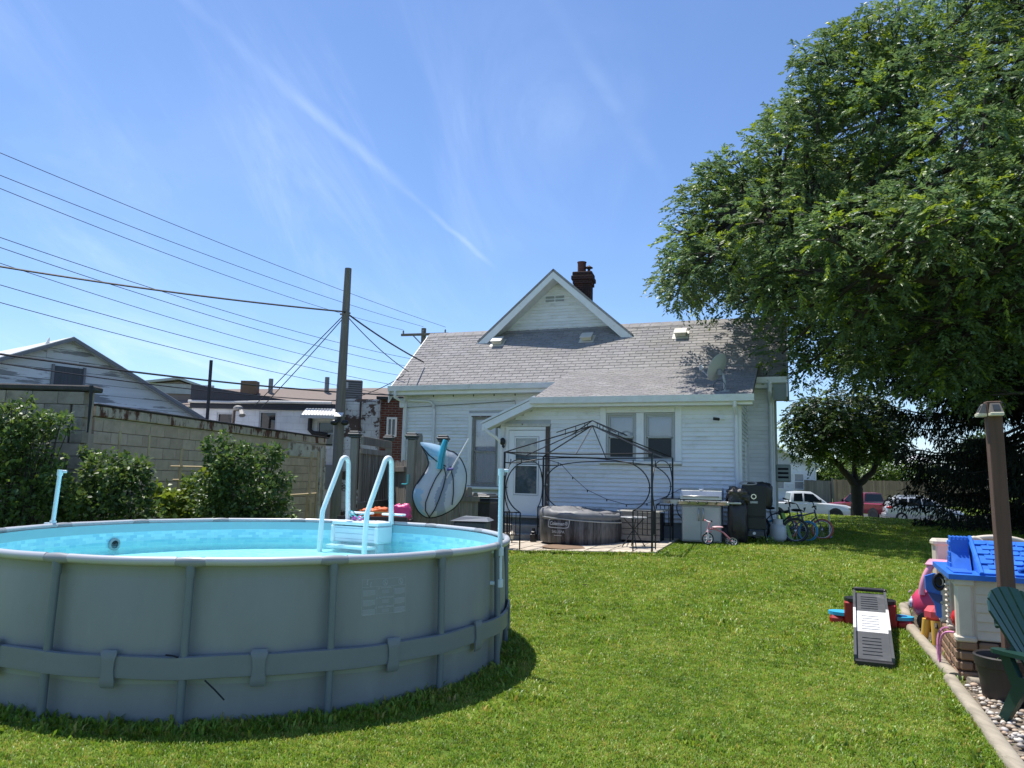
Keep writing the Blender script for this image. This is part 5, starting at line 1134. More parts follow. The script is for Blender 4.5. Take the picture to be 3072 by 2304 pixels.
    # stray cable tie ends on the wall
    for (ang, zz, ang2, z2) in ((-79.5, .305, -76.5, .175), (-85.5, .47, -83.6, .455)):
        e = MB(); e.tube([((R+.05)*math.cos(math.radians(q)), (R+.05)*math.sin(math.radians(q)), z_) for q, z_ in ((ang, zz), ((ang+ang2)/2, (zz+z2)/2+.004), (ang2, z2))], .006, 5); e.build('cable_tie', M_BLK, pool)
make_pool()
# ------------------------------------------------------------------ pool ladder
def make_ladder():
    M = pm('white_resin', (.74, .80, .83), .4, var=.05, vs_=4); M2 = pm('white_resin_panel', (.66, .76, .84), .45, var=.04)
    g = thing('pool_ladder', 'white plastic pool step unit with two tall handrails at the far rim', 'pool ladder', (-1.91, 9.92, 0), -.5)
    for sx in (-1, 1):
        x = sx*.355
        pts = [(x, -.30, .08), (x, -.30, .86), (x, -.28, 1.22)]+bez((x, -.28, 1.22), (x, -.20, 1.40), (x, -.03, 1.72), (x, .02, 1.84), 5)[1:]+bez((x, .02, 1.84), (x, .05, 1.93), (x, .16, 1.93), (x, .17, 1.82), 8)[1:]+[(x, .19, 1.4), (x, .21, 1.07)]
        e = MB(); e.tube(pts, .032, 12); e.build('handrail', M, g, smooth=60)
    e = MB(); e.box((0, .07, 1.075), (.74, .30, .05), ch=.012); e.build('top_platform', M, g)
    e = MB(); e.box((0, -.06, .94), (.64, .02, .19)); fp = e.build('riser_panel', M2, g)
    for z in (.88, .945, 1.01): e = MB(); e.box((0, -.072, z), (.62, .006, .004)); e.build('panel_groove', pm('groove', (.35, .45, .55), .5), fp)
    for sx in (-1, 1):
        e = MB(); e.box((sx*.35, .06, .94), (.06, .30, .21), ch=.012); e.build('side_cheek', M, g)
        e = MB(); e.box((sx*.30, .06, .45), (.04, .12, .74)); e.build('side_support', M2, g)
    for k, (y, z) in enumerate(((-.14, .79), (-.20, .56), (-.27, .33))): e = MB(); e.box((0, y, z), (.68, .16, .04), ch=.01); e.build('tread', M, g)
    e = MB(); e.box((-.16, .25, 1.19), (.36, .09, .028), ch=.012); e.build('arm_plate', M, g)
    e = MB(); e.box((.36, .25, 1.19), (.34, .09, .028), ch=.012); e.build('arm_plate', M, g)
    for sx in (-1, 1):
        e = MB(); e.tube([(sx*.33, .24, 1.06), (sx*.36, .50, .02)], .03, 8); e.build('outer_leg', M, g)
    for z in (.3, .55, .8): e = MB(); e.box((0, .42-(z-.3)*.22, z), (.66, .14, .035), ch=.01); e.build('outer_tread', M, g)
make_ladder()
gg = thing('swim_goggles', 'pink swim goggles with turquoise strap on the ladder platform', 'goggles', (-1.93, 9.93, 1.10), -.4)
for sx in (-1, 1): e = MB(); e.ball((sx*.045, 0, .035), (.042, .03, .03), 12, 8); e.build('lens', pm('pink_goggle', (.62, .12, .40), .25), gg, smooth=60)
e = MB(); e.tube([(.09*math.cos(a)+.02*math.sin(3*a), .05*math.sin(a), .06+.03*math.sin(2*a)) for a in [2*PI*i/28 for i in range(28)]], .007, 5, closed=True); e.tube(bez((-.09, 0, .05), (-.15, 0, .12), (-.12, .02, .16), (-.05, .02, .09), 8), .007, 5); e.build('strap', pm('turquoise_strap', (.08, .55, .58), .4), gg, smooth=60)
# plastic volleyball-net style poles clamped to the rim
M_PVC = pm('pale_blue_white_pipe', (.62, .74, .82), .35, var=.04)
def pvc(label, base, top, clamps):
    b = Vector(base); o = thing('rim_pole', label, 'pole', base, 0, 'plastic poles clamped to the pool rim'); t = Vector(top)-b
    e = MB(); e.tube([(0, 0, 0), t], .022, 12); e.build('tube', M_PVC, o, smooth=50)
    e = MB(); d = t.normalized(); e.tube([t-d*.055, t+d*.008], .029, 12); e.box(t+Vector((.045, 0, -.01)), (.05, .025, .03), ch=.006); e.build('end_cap', M_PVC, o, smooth=50)
    for q in clamps: e = MB(); e.tube([d*(q-.035), d*(q+.035)], .034, 12); e.box(d*q+Vector((-.045, .0, 0)), (.09, .03, .035), ch=.006); e.build('clamp', M_PVC, o, smooth=40)
pvc('pale plastic pole rising from the pool left rim before the bushes', (-4.86, 8.33, 1.06), (-4.83, 8.33, 1.66), (.03,))
pvc('pale plastic pole clamped outside the pool right end', (-.075, 7.12, .72), (-.08, 7.12, 1.76), (.02, .30))
# ------------------------------------------------------------------ small deck, toys, fence
M_OLDW = pm('old_fence_wood', (.20, .175, .15), .9, var=.32, vs_=7, stretch=(3, 3, .35), bump=.35, bs=25, rnd=.25, col2=(.32, .30, .27), c2s=3, c2a=.5, c2b=.7)
M_POST = pm('fence_post_wood', (.24, .215, .18), .85, var=.25, vs_=5, stretch=(3, 3, .3), bump=.3, bs=25)
dk = thing('pool_deck', 'small dark wooden deck behind the pool ladder', 'deck', (-1.93, 11.35, gz(-1.93, 11.35)), 0)
for k in range(6): e = MB(); e.box((0, -.3+.125*k, .99-dk.location.z+.04), (.98, .115, .04), ch=.004); e.build('plank', pm('dark_deck_wood', (.055, .045, .04), .8, var=.3, rnd=.2, stretch=(.3, 3, 3)), dk)
for sx in (-1, 1):
    for sy in (-1, 1): e = MB(); e.box((sx*.44, sy*.27, .47), (.09, .09, .96)); e.build('leg', M_OLDW, dk)
e = MB(); e.box((0, -.345, .90), (.98, .035, .13)); e.build('rim_joist', pm('dark_deck_wood', (.055, .045, .04)), dk)
lv = thing('life_vest', 'orange child life vest lying folded on the small deck', 'life vest', (-1.92, 11.25, 1.055), .1)
crumple('vest_panel', (-.12, 0, .07), (.24, .22, .16), pm('orange_vest', (.75, .13, .02), .6, var=.15, vs_=6), lv, 2, .3)
crumple('vest_panel', (.08, .02, .085), (.26, .22, .17), pm('orange_vest', (.7, .1, .02)), lv, 6, .3)
crumple('vest_collar', (.25, .0, .06), (.16, .2, .14), pm('orange_vest', (.7, .1, .02)), lv, 9, .3)
e = MB(); e.box((.0, -.115, .10), (.36, .012, .025), rz=.03); e.build('belt', pm('yellow_belt', (.55, .42, .15), .6), lv)
pf = thing('pink_float', 'bright pink swim float beside the orange life vest', 'float', (-1.55, 11.27, 1.055), 0)
crumple('float_body', (0, 0, .10), (.26, .2, .24), pm('hot_pink', (.80, .05, .22), .45, var=.1), pf, 4, .3)
def fence_post(name, label, x, y, ztop, w=.115, lean=0.):
    z0 = gz(x, y); o = thing(name, label, 'fence post', (x, y, z0), -.1, 'capped wooden posts of the yard gate'); h = ztop-z0
    e = MB(); e.box((0, 0, (h-.12)/2), (w, w, h-.12), ch=.008); e.build('shaft', M_POST, o)
    e = MB(); e.box((0, 0, h-.10), (w+.05, w+.05, .03), ch=.006); e.box((0, 0, h-.06), (w+.09, w+.09, .045), ch=.014); e.box((0, 0, h-.02), (w+.05, w+.05, .035), ch=.012); e.build('cap', pm('dark_cap', (.06, .063, .068), .6, var=.2), o)
    return o
fence_post('fence_post', 'thick capped wooden post just right of the utility pole', -2.63, 13.0, 2.42)
fence_post('fence_post', 'capped wooden post in front of the brick wall', -2.37, 15.0, 2.47, .11)
fence_post('fence_post', 'capped wooden post before the white house corner', -1.665, 13.0, 2.41, .125)
fence_post('fence_post', 'capped wooden post behind the toy hamper', -1.225, 14.0, 2.43, .13)
def fence_run(label, A, B, z0, z1f, n, rails, gap=.02, group=None):
    A, B = Vector((A[0], A[1], 0)), Vector((B[0], B[1], 0)); L_ = (B-A).length; ang = math.atan2(B.y-A.y, B.x-A.x)
    o = thing('picket_fence', label, 'fence', (A.x, A.y, gz(A.x, A.y)), ang); w = L_/n
    r = random.Random(int(L_*1000))
    for k in range(n):
        z1 = z1f(k/(n-1 if n > 1 else 1)); e = MB(); h = z1-z0+r.uniform(-.02, .02)
        x0 = w*k+gap/2; x1 = w*(k+1)-gap/2
        e.prism([(x0, z0), (x1, z0), (x1, z0+h-.05), (x1-.02, z0+h), (x0+.02, z0+h), (x0, z0+h-.05)], -.01+r.uniform(-.004, .004), .01); e.build('picket', M_OLDW, o)
    for z, hh in rails: e = MB(); e.box((L_/2, -.035, z), (L_, .045, hh), ch=.004); e.build('rail', M_OLDW, o)
    return o
fence_run('weathered picket fence panel between the two left capped posts', (-2.56, 13.12), (-2.36, 14.9), .05, lambda q: 1.93, 15, ((2.1, .14), (1.92, .09), (1.0, .12)), .035)
gt = fence_run('weathered gate with diagonal brace behind the ladder right rail', (-2.25, 14.9), (-1.75, 13.15), .08, lambda q: 1.75, 14, ((1.6, .09), (.4, .09)), .012)
e = MB(); e.box((0, 0, 0), (1.9, .04, .09), M=Matrix.Translation((.9, .04, .95)) @ Matrix.Rotation(.62, 4, 'Y')); e.build('brace', M_OLDW, gt)
fence_run('weathered picket fence running behind the toy hamper to the bin', (-1.6, 13.05), (-.55, 13.7), .03, lambda q: 2.18-.95*q**.8, 10, ((1.1, .09), (.35, .09)), .012)
hk = thing('gate_hook', 'turquoise plastic hook hanging on a fence post', 'hook', (-1.70, 12.92, 1.55), 0)
e = MB(); e.tube([(0, 0, .16), (0, 0, .02), (-.02, 0, 0), (-.10, 0, 0)], .012, 6); e.build('hook', pm('turquoise_strap', (.08, .55, .58), .4), hk)
# ------------------------------------------------------------------ pop-up toy hamper
def make_hamper():
    o0 = Vector((-1.10, 12.75, 1.0)); g = thing('toy_hamper', 'white and pale blue pop-up mesh hamper of pool toys hung on the fence', 'hamper', o0, 0)
    sc_ = 12.75/2308/3.3515*1.0
    def cv(px, py): return ((px-1470)*sc_*1.0, (1075-py)*sc_*1.0-.06)
    outline = [(1225, 290), (1260, 284), (1340, 292), (1420, 310), (1462, 330), (1520, 360), (1570, 375), (1630, 430), (1680, 520), (1702, 610), (1695, 720), (1665, 830), (1600, 920), (1540, 965), (1450, 1010), (1360, 1030), (1300, 1020), (1235, 970), (1190, 890), (1170, 810), (1195, 720), (1250, 630), (1305, 540), (1315, 470), (1280, 390)]
    mouth = [(1225, 290), (1260, 284), (1340, 292), (1420, 310), (1462, 330), (1480, 420), (1475, 515), (1400, 470), (1300, 400)]
    # resample smoothly
    P = [Vector((*cv(*p), 0)) for p in outline]; n = len(P); pts = []
    for i in range(n):
        p0, p1, p2, p3 = P[i-1], P[i], P[(i+1) % n], P[(i+2) % n]
        for k in range(3):
            t = k/3; pts.append(.5*((2*p1)+(p2-p0)*t+(2*p0-5*p1+4*p2-p3)*t*t+(3*p1-p0-3*p2+p3)*t**3))
    n = len(pts); c = Vector((*cv(1450, 720), 0)); m = 10
    def dep(q, a, p=None):
        dd = min((p-w).length for w in pts); k_ = min(1, dd/.36); return -.10*math.sqrt(max(0, 1-(1-k_)**2))
    V = []; F = []; mats = []
    for side in (1, -1):
        for i in range(m+1):
            q = 1-i/m
            for j in range(n):
                d = pts[j]-c; a = math.atan2(d.y, d.x); p = c+d*q
                V.append((p.x, side*dep(q, a, p)*(1 if side > 0 else .6)+.06*p.y, p.y))
    o2 = (m+1)*n; e = MB()
    white, blue, grey = pm('white_mesh_fabric', (.60, .62, .64), .7, var=.08, alpha=.93), pm('pale_blue_fabric', (.34, .52, .66), .6, var=.08), pm('grey_mesh_fabric', (.34, .38, .44), .7, var=.1)
    FF = []; mm = []
    for s_ in (0, 1):
        for i in range(m):
            for j in range(n):
                k = s_*o2; f = (k+i*n+j, k+i*n+(j+1) % n, k+(i+1)*n+(j+1) % n, k+(i+1)*n+j)
                FF.append(f if s_ == 0 else f[::-1]); x, z = V[f[0]][0], V[f[0]][2]
                u = x+.10*math.sin(z*5)
                mm.append(1 if (u < -.26 and z < .45) or (z > 1.02 and x < .0) else (0 if u < -.02 or u > .16 else 2))
    e.v = [tuple(v) for v in V]; e.f = FF; e.m = mm; e.build('fabric', [white, blue, grey], g, smooth=70)
    bk = M_BLK
    e = MB(); e.tube([(p.x, .06*p.y-.002, p.y) for p in pts[12:70]], .011, 6); e.build('hoop', bk, g, smooth=60)
    def rib(poly):
        Q = []
        for px, py in poly:
            x, y = cv(px, py); d = Vector((x, y, 0))-c; a = math.atan2(d.y, d.x)
            # radius ratio to outline
            best = max(pts, key=lambda p: ((p-c).normalized().dot(d.normalized()) if d.length > 1e-6 else 0)); q = min(1, d.length/max((best-c).length, 1e-6)); Q.append((x, dep(q, a, Vector((x, y, 0)))-.014+.06*y, y))
        S = []
        for i in range(len(Q)-1):
            for t in (0, .25, .5, .75): S.append(Vector(Q[i]).lerp(Vector(Q[i+1]), t))
        S.append(Vector(Q[-1])); e = MB(); e.tube(S, .009, 6); e.build('rib', bk, g, smooth=60)
    rib([(1470, 530), (1400, 640), (1350, 760), (1310, 880), (1310, 960), (1350, 1025)]); rib([(1480, 530), (1502, 610), (1480, 720), (1440, 850), (1400, 950), (1350, 1025)]); rib([(1540, 520), (1575, 640), (1582, 780), (1570, 900)]); rib([(1240, 320), (1320, 410), (1430, 490), (1500, 520)]); rib([(1245, 330), (1300, 420), (1318, 500), (1280, 600), (1215, 700)])
    fl = thing('swim_noodle', 'turquoise padded float sticking out of the toy hamper', 'float', o0+Vector((.0, -.10, .86)), 0)
    e = MB(); pts_ = [(-.05, .0, -.05), (-.03, -.01, .12), (.0, -.01, .30), (.035, 0, .42)]; e.tube(pts_, [.085, .09, .09, .075], 14, flat=.6); e.build('padded_body', pm('turquoise_foam', (.035, .40, .55), .5, var=.1), fl, smooth=50)
    e = MB(); e.tube([(p[0]+.03, p[1]-.075, p[2]) for p in pts_], .006, 5); e.build('seam', pm('dark_teal', (.02, .12, .18), .6), fl)
    rd = thing('white_rod', 'thin white plastic rod leaning out of the toy hamper', 'rod', o0+Vector((.12, -.06, .78)), 0)
    e = MB(); e.cyl((-.06, 0, -.12), (.29, .03, .54), .014, n=8); e.build('rod', pm('white_plastic', (.7, .68, .68)), rd, smooth=50)
    e = MB(); e.cyl((-.05, -.05, .02), (.05, -.05, .035), .02, n=8); e.build('clip', pm('violet_clip', (.12, .10, .35), .5), rd)
make_hamper()
# ------------------------------------------------------------------ wheeled bin and grey box
bn = thing('wheeled_bin', 'dark grey wheeled rubbish bin beneath the curtained window', 'bin', (-.53, 15.0, gz(-.53, 15)), -HTH)
MBN = pm('bin_plastic', (.035, .04, .046), .45, var=.15)
e = MB(); e.add([(-.24, -.26, .05), (.24, -.26, .05), (.24, .26, .05), (-.24, .26, .05), (-.30, -.34, 1.0), (.30, -.34, 1.0), (.30, .34, 1.0), (-.30, .34, 1.0)], [(0, 3, 2, 1), (0, 1, 5, 4), (1, 2, 6, 5), (2, 3, 7, 6), (3, 0, 4, 7), (4, 5, 6, 7)]); e.box((0, 0, .96), (.64, .72, .05), ch=.01); e.build('body', MBN, bn)
for x in (-.18, -.06, .06, .18): e = MB(); e.box((x, -.325, .82), (.05, .02, .16)); e.build('moulded_rib', MBN, bn)
e = MB(); e.box((0, -.02, 1.05), (.66, .76, .05), ch=.02); e.box((-.05, .0, 1.085), (.5, .5, .025), ch=.01); e.build('lid', MBN, bn)
e = MB(); e.box((-.14, -.05, 1.105), (.40, .3, .012)); e.build('lid_paper', pm('white_sheet', (.6, .6, .6), .7), bn)
e = MB(); e.box((-.05, -.315, .62), (.13, .006, .035)); e.build('print', pm('pale_print', (.55, .55, .55)), bn)
for sx in (-1, 1): e = MB(); e.lathe([(0, -.03), (.12, -.03), (.12, .03), (0, .03)], 16, c=(sx*.27, .30, .12), axis=(1, 0, 0)); e.build('wheel', M_BLK, bn, smooth=40)
gb = thing('storage_box', 'grey plastic storage box with peaked lid behind the pool', 'storage box', (-.55, 11.75, gz(-.55, 11.75)), -.15)
MGB = pm('grey_plastic', (.14, .155, .175), .5, var=.08)
e = MB(); e.box((0, 0, .42), (.50, .42, .84), ch=.03); e.build('body', pm('dark_grey_plastic', (.09, .1, .115), .5), gb)
e = MB(); e.add([(-.29, -.25, .84), (.29, -.25, .84), (.29, .25, .84), (-.29, .25, .84), (-.14, -.14, .90), (.22, -.02, .885), (.22, .2, .885), (-.14, .2, .90)], [(0, 3, 2, 1), (0, 1, 5, 4), (1, 2, 6, 5), (2, 3, 7, 6), (3, 0, 4, 7), (4, 5, 6, 7)]); e.build('lid', MGB, gb)
# ------------------------------------------------------------------ concrete-block buildings on the left
M_CMU = pm('tan_concrete_block', (.48, .385, .305), .92, var=.16, vs_=6, bump=.4, bs=70, rnd=.12, spec=.2, col2=(.33, .27, .21), c2s=2.0, c2a=.56, c2b=.75)
M_CMU2 = pm('grey_tan_block', (.36, .30, .245), .92, var=.2, vs_=6, bump=.4, bs=70, rnd=.14, spec=.2, col2=(.09, .08, .075), c2s=1.4, c2a=.52, c2b=.7)
M_MORT = pm('mortar', (.40, .33, .27), .95, var=.15)
M_RUST = pm('rusty_coping', (.45, .385, .315), .8, var=.3, vs_=5, stretch=(1, 1, .4), col2=(.10, .035, .02), c2s=3.5, c2a=.495, c2b=.57)
M_TAR = pm('black_tar', (.018, .018, .02), .7, var=.4)
def block_wall(parent, L_, z0, z1, mat, bl=.406, bh=.203, rr=None, holes=()):
    me = None; e = MB(); e.box((0, 0, 0), (bl-.007, .19, bh-.007), ch=.006); me = e.mesh('block', mat)
    half = MB(); half.box((0, 0, 0), (bl/2-.007, .19, bh-.007), ch=.006); hm = half.mesh('block', mat)
    k = 0; z = z0
    while z < z1-.05:
        x = 0 if k % 2 == 0 else -bl/2
        while x < L_-.05:
            a, b = max(x, 0), min(x+bl, L_)
            if b-a > .3: obj('block', me, parent, ((a+b)/2, rr.uniform(-.004, .004), z+bh/2))
            elif b-a > .1: obj('block', hm, parent, ((a+b)/2, rr.uniform(-.004, .004), z+bh/2))
            x += bl
        z += bh; k += 1
CW0 = Vector((-6.85, 12.5, 0)); CW1 = Vector((-5.42, 22.2, 0)); cwa = math.atan2(CW1.y-CW0.y, CW1.x-CW0.x); CWL = (CW1-CW0).length
cw = thing('block_building', 'long low tan concrete-block building with rusty coping behind the shrubs', 'building', (CW0.x, CW0.y, .06), cwa)
e = MB(); e.box((CWL/2, .12, 1.2), (CWL-.02, .17, 2.5)); e.box((CWL-.05, 2.5, 1.2), (.1, 4.8, 2.5)); e.box((.05, 2.5, 1.2), (.1, 4.8, 2.5)); e.build('wall_core', M_MORT, cw)
block_wall(cw, CWL, .0, 2.44, M_CMU, rr=random.Random(1), bl=.43, bh=.2035)
n = 6
for i in range(n):
    a, b = CWL*i/n-.05, CWL*(i+1)/n-.06
    e = MB(); e.box(((a+b)/2, -.10, 2.56), (b-a, .10, .17), ch=.012); e.build('coping', M_RUST, cw)
e = MB(); e.box((CWL/2, .05, 2.665), (CWL+.1, .44, .04), ch=.01); e.build('coping_cap', M_TAR, cw)
e = MB(); e.box((CWL/2, 2.6, 2.60), (CWL, 5.0, .06)); e.build('roof', M_TAR, cw)
e = MB(); e.box((CWL/2, -.075, 2.44), (CWL, .03, .05)); e.build('drip_edge', pm('pale_drip', (.42, .38, .32), .8, var=.2), cw)
e = MB(); e.box((CWL-1.3, -.105, 2.25), (2.4, .02, .34)); e.build('painted_patch', pm('white_peeling_patch', (.5, .48, .44), .85, var=.25, vs_=5, col2=(.2, .15, .12), c2s=3, c2a=.52, c2b=.6), cw)
for x in (CWL-.35, CWL-.06): e = MB(); e.box((x, -.115, 1.2), (.10, .05, 2.3)); e.build('door_frame', pm('white_flaking', (.5, .48, .45), .85, var=.3, vs_=6, col2=(.2, .18, .16), c2s=5), cw)
e = MB(); e.cyl((3.55, .0, 2.6), (3.55, .0, 3.95), .035, n=8); e.build('vent_pipe', pm('dark_pipe', (.05, .04, .045), .6, .3), cw)
tg = thing('block_garage', 'taller grey-tan concrete-block garage at the far left behind the bush', 'building', (-10.6, 12.1, .05), .02)
e = MB(); e.box((1.93, .13, 1.45), (3.86, .17, 2.9)); e.box((3.80, 2.2, 1.1), (.1, 4.2, 2.2)); e.build('wall_core', M_MORT, tg)
block_wall(tg, 3.92, 0, 2.84, M_CMU2, rr=random.Random(2))
e = MB(); e.box((1.96, .06, 2.90), (4.05, .36, .09), ch=.02); e.build('coping', pm('dark_stained_cap', (.055, .05, .05), .85, var=.5, vs_=3), tg)
e = MB(); e.tube([(3.96, -.10, 2.94), (3.98, -.12, 2.7), (3.97, -.11, 2.2)], [.03, .024, .012], 6); e.build('tar_streak', M_TAR, tg)
e = MB(); e.box((1.7, 2.3, 2.2), (3.3, 4.0, .06)); e.build('roof', M_TAR, tg)
# ------------------------------------------------------------------ barn
def make_barn():
    A = Vector((-10.52, 18.0, .05)); ang = math.atan2(.8, .6)
    b = thing('barn', 'old white barn with peeling wide boards and pale metal roof', 'barn', A, ang)
    M = pm('peeling_white_board', (.80, .81, .83), .85, var=.12, vs_=3, rnd=.08, stretch=(.25, 1, 2.2), col2=(.33, .33, .345), c2s=1.6, c2a=.52, c2b=.56)
    pk = 4.67; sl_ = .47; hwid = 4.6; z = 0.; h = .245
    e = MB(); e.prism([(-hwid, 0), (hwid, 0), (hwid, pk-hwid*sl_-.05), (0, pk-.06), (-hwid, pk-hwid*sl_-.05)], .03, 6.0); e.build('wall_core', pm('barn_core', (.2, .2, .22), .9), b)
    k = 0
    while z < pk-.05:
        z1 = min(z+h, pk-.02)
        def half(zz): return min(hwid, max(0.02, (pk-zz)/sl_-.02))
        w0, w1 = half(z), half(z1); offs = rng.uniform(-.6, .6)
        for (p0, p1, q0, q1) in ((-w0, offs-.004, -w1, offs-.004), (offs+.004, w0, offs+.004, w1)):
            if p1-p0 < .1: continue
            q0_, q1_ = min(q0, p1-.02), max(min(q1, p1), p0+.02)
            if abs(offs) > w1: q0_, q1_ = (-w1, w1) if (p0 < 0 < p1) else (q0_, q1_)
            if z > 2.35 and p0 < -1.0 and p1 > .6 and z < 3.6: pass
            e = MB(); e.prism([(p0, z+.006), (p1, z+.006), (q1_, z1-.004), (q0_, z1-.004)], -.012+rng.uniform(-.004, .004), .03); e.build('board', M, b)
        z = z1; k += 1
    e = MB(); e.box((.04, -.04, 3.58), (.66, .05, .86), ch=.004); s = e.build('shutter', pm('grey_shutter', (.10, .105, .115), .85, var=.2, vs_=6, stretch=(5, 1, .4)), b)
    for x in (-.31, .39): e = MB(); e.box((x, -.055, 3.58), (.05, .07, .92)); e.build('shutter_frame', pm('grey_trim_barn', (.24, .24, .255), .8), s)
    for sg in (-1, 1):
        e = MB(); x1 = sg*(hwid+.35)
        e.add([(0, -.25, pk+.05), (x1, -.25, pk+.05-abs(x1)*sl_), (x1, 8, pk+.05-abs(x1)*sl_), (0, 8, pk+.05), (0, -.25, pk-.03), (x1, -.25, pk-.03-abs(x1)*sl_), (x1, 8, pk-.03-abs(x1)*sl_), (0, 8, pk-.03)], [(0, 1, 2, 3), (7, 6, 5, 4), (0, 4, 5, 1), (1, 5, 6, 2), (2, 6, 7, 3)]); e.build('roof', pm('pale_metal_roof', (.62, .61, .58), .45, .2, var=.08, vs_=3), b)
        e = MB(); e.add([(0, -.27, pk+.03), (x1, -.27, pk+.03-abs(x1)*sl_), (x1, -.27, pk-.05-abs(x1)*sl_), (0, -.27, pk-.05), (0, -.24, pk+.03), (x1, -.24, pk+.03-abs(x1)*sl_), (x1, -.24, pk-.05-abs(x1)*sl_), (0, -.24, pk-.05)], [(3, 2, 1, 0), (4, 5, 6, 7), (0, 1, 5, 4), (2, 3, 7, 6)]); e.build('rake_board', pm('grey_trim_barn', (.24, .24, .255)), b)
make_barn()
# ------------------------------------------------------------------ white painted shop building
def make_shop():
    b = thing('painted_shop', 'white-painted block building with black parapet and striped awning beyond the alley', 'building', (-10.0, 24.0, .05), 0)
    M = brick_mat('white_painted_block', (.72, .73, .75), (.69, .70, .72), (.60, .61, .63), 1.0, .4, .2, .008, peel=(.52, .52, .53), pa=.58, pb=.7)
    MP = brick_mat('white_paint_flaking_brick', (.56, .57, .58), (.5, .5, .52), (.40, .40, .41), 1.0, .4, .2, .01, peel=(.10, .07, .06), pa=.50, pb=.54)
    MK = pm('black_siding', (.012, .016, .026), .6, var=.2); 
    hol = [(.80, 1.32, 2.4, 3.48), (2.12, 2.68, 2.4, 3.55), (3.95, 4.50, 2.5, 3.28)]
    w = MB(); hollow(w, 0, 4.7, 0, .2, 0, 3.62, hol, .2); w.box((.1, 3, 1.8), (.2, 5.8, 3.62)); w.build('wall', M, b)
    w = MB(); w.box((5.32, -.05, 1.98), (1.22, .5, 3.98)); w.build('flaking_pier', MP, b)
    w = MB(); w.box((5.42, 3.0, 1.9), (1.0, 5.6, 3.8)); w.build('side_wall', M, b)
    for (a, c, z0, z1) in hol:
        f = MB()
        for (p, q, y0, y1) in ((a, a+.05, z0, z1), (c-.05, c, z0, z1), (a+.05, c-.05, z1-.05, z1), (a+.05, c-.05, (z0+z1)/2-.02, (z0+z1)/2+.02)): f.box(((p+q)/2, .05, (y0+y1)/2), (q-p, .06, y1-y0))
        wo = f.build('window', pm('shop_window_frame', (.45, .46, .48), .6), b); g = MB(); g.box(((a+c)/2, .09, (z0+z1)/2), (c-a-.1, .01, z1-z0-.06)); g.build('pane', pm('dark_glass', (.01, .012, .015), .05, spec=.8, var=0), wo)
    e = MB(); e.prism([(-.02, 3.60), (4.72, 3.60), (4.72, 3.80), (3.30, 3.86), (-.02, 4.35)], -.10, .12); e.build('black_parapet', MK, b)
    e = MB(); e.box((2.0, -.115, 3.69), (4.4, .03, .02)); e.build('parapet_strip', MK, b)  # thin strip along the parapet front, in the same black siding
    e = MB(); e.tube([(-.05, -.16, 3.80), (1.2, -.16, 3.79), (2.6, -.16, 3.83), (4.4, -.16, 3.84)], .045, 8); e.build('roof_edge_pipe', pm('pale_pipe', (.48, .47, .46), .6), b, smooth=50)
    e = MB(); e.box((2.4, 3, 3.6), (4.8, 5.8, .08)); e.build('roof', M_TAR, b)
    for k in range(13):
        x = 3.62+k*.09; e = MB(); e.add([(x, -.05, 3.70), (x+.07, -.05, 3.70), (x+.07, -.62, 3.42), (x, -.62, 3.42), (x, -.05, 3.68), (x+.07, -.05, 3.68), (x+.07, -.62, 3.40), (x, -.62, 3.40)], [(0, 3, 2, 1), (4, 5, 6, 7), (2, 3, 7, 6), (0, 4, 7, 3), (1, 2, 6, 5)]); e.build('awning_slat', pm('awning_white', (.66, .66, .64), .5, rnd=.06), b)
    e = MB(); e.box((4.18, -.63, 3.37), (1.2, .02, .10)); e.box((4.18, -.30, 3.55), (1.18, .5, .01), M=Matrix.Translation((4.18, -.33, 3.535)) @ Matrix.Rotation(.46, 4, 'X') @ Matrix.Scale(1, 4)); e.build('awning_valance', pm('awning_grey', (.40, .41, .42), .6), b)  # valance and backing sheet in a plain grey, darker than the slats
    e = MB(); e.tube([(3.75, -.08, 3.35), (3.75, -.1, 3.0), (3.85, -.1, 2.9), (4.3, -.1, 2.85)], .07, 8); e.build('black_duct', M_TAR, b, smooth=50)
    e = MB(); e.tube([(4.82, -.35, 3.9), (4.82, -.35, .3)], .05, 6); e.build('drain_pipe', pm('grey_pipe', (.28, .29, .30), .6), b)
    e = MB(); e.tube([(5.35, -.36, 3.9), (5.35, -.36, 1.2)], .03, 6); e.build('rusty_pipe', pm('rusty_vent', (.06, .04, .03)), b)
    e = MB(); e.box((4.45, -.03, 1.55), (.36, .05, .75)); e.build('wall_vent', pm('grey_vent', (.20, .22, .24), .7), b)
make_shop()
fx = thing('roof_floodlight', 'small weathered floodlight on a bent pipe above the block wall', 'floodlight', (-8.10, 22.4, 2.7), 0)
e = MB(); e.tube([(0, 0, 0), (.02, 0, .75), (.08, 0, .84)], .04, 6); e.build('pipe', pm('rusty_brown', (.14, .09, .06), .8), fx); e = MB(); e.ball((.12, 0, .84), (.15, .1, .09), 10, 6); e.build('lamp_head', pm('grey_lamp', (.25, .24, .22), .6), fx)
for k in (0, 1): e = MB(); e.cyl((.2+.05*k, -.05, .78), (.3+.05*k, -.2, .62), .04, .07, n=8); e.build('bulb', pm('grey_lamp', (.25, .24, .22)), fx)
acu = thing('rooftop_condenser', 'dark grey louvred air-conditioning condenser on the shop roof', 'condenser', (-5.22, 24.6, 3.98), .35)
e = MB(); e.box((0, 0, .36), (.72, .72, .70), ch=.03); e.build('case', pm('condenser_grey', (.045, .052, .06), .5, var=.1), acu)
for k in range(8): e = MB(); e.box((.05, -.37, .10+.07*k), (.56, .02, .035)); e.build('louvre', pm('louvre_light', (.12, .13, .14), .5), acu)
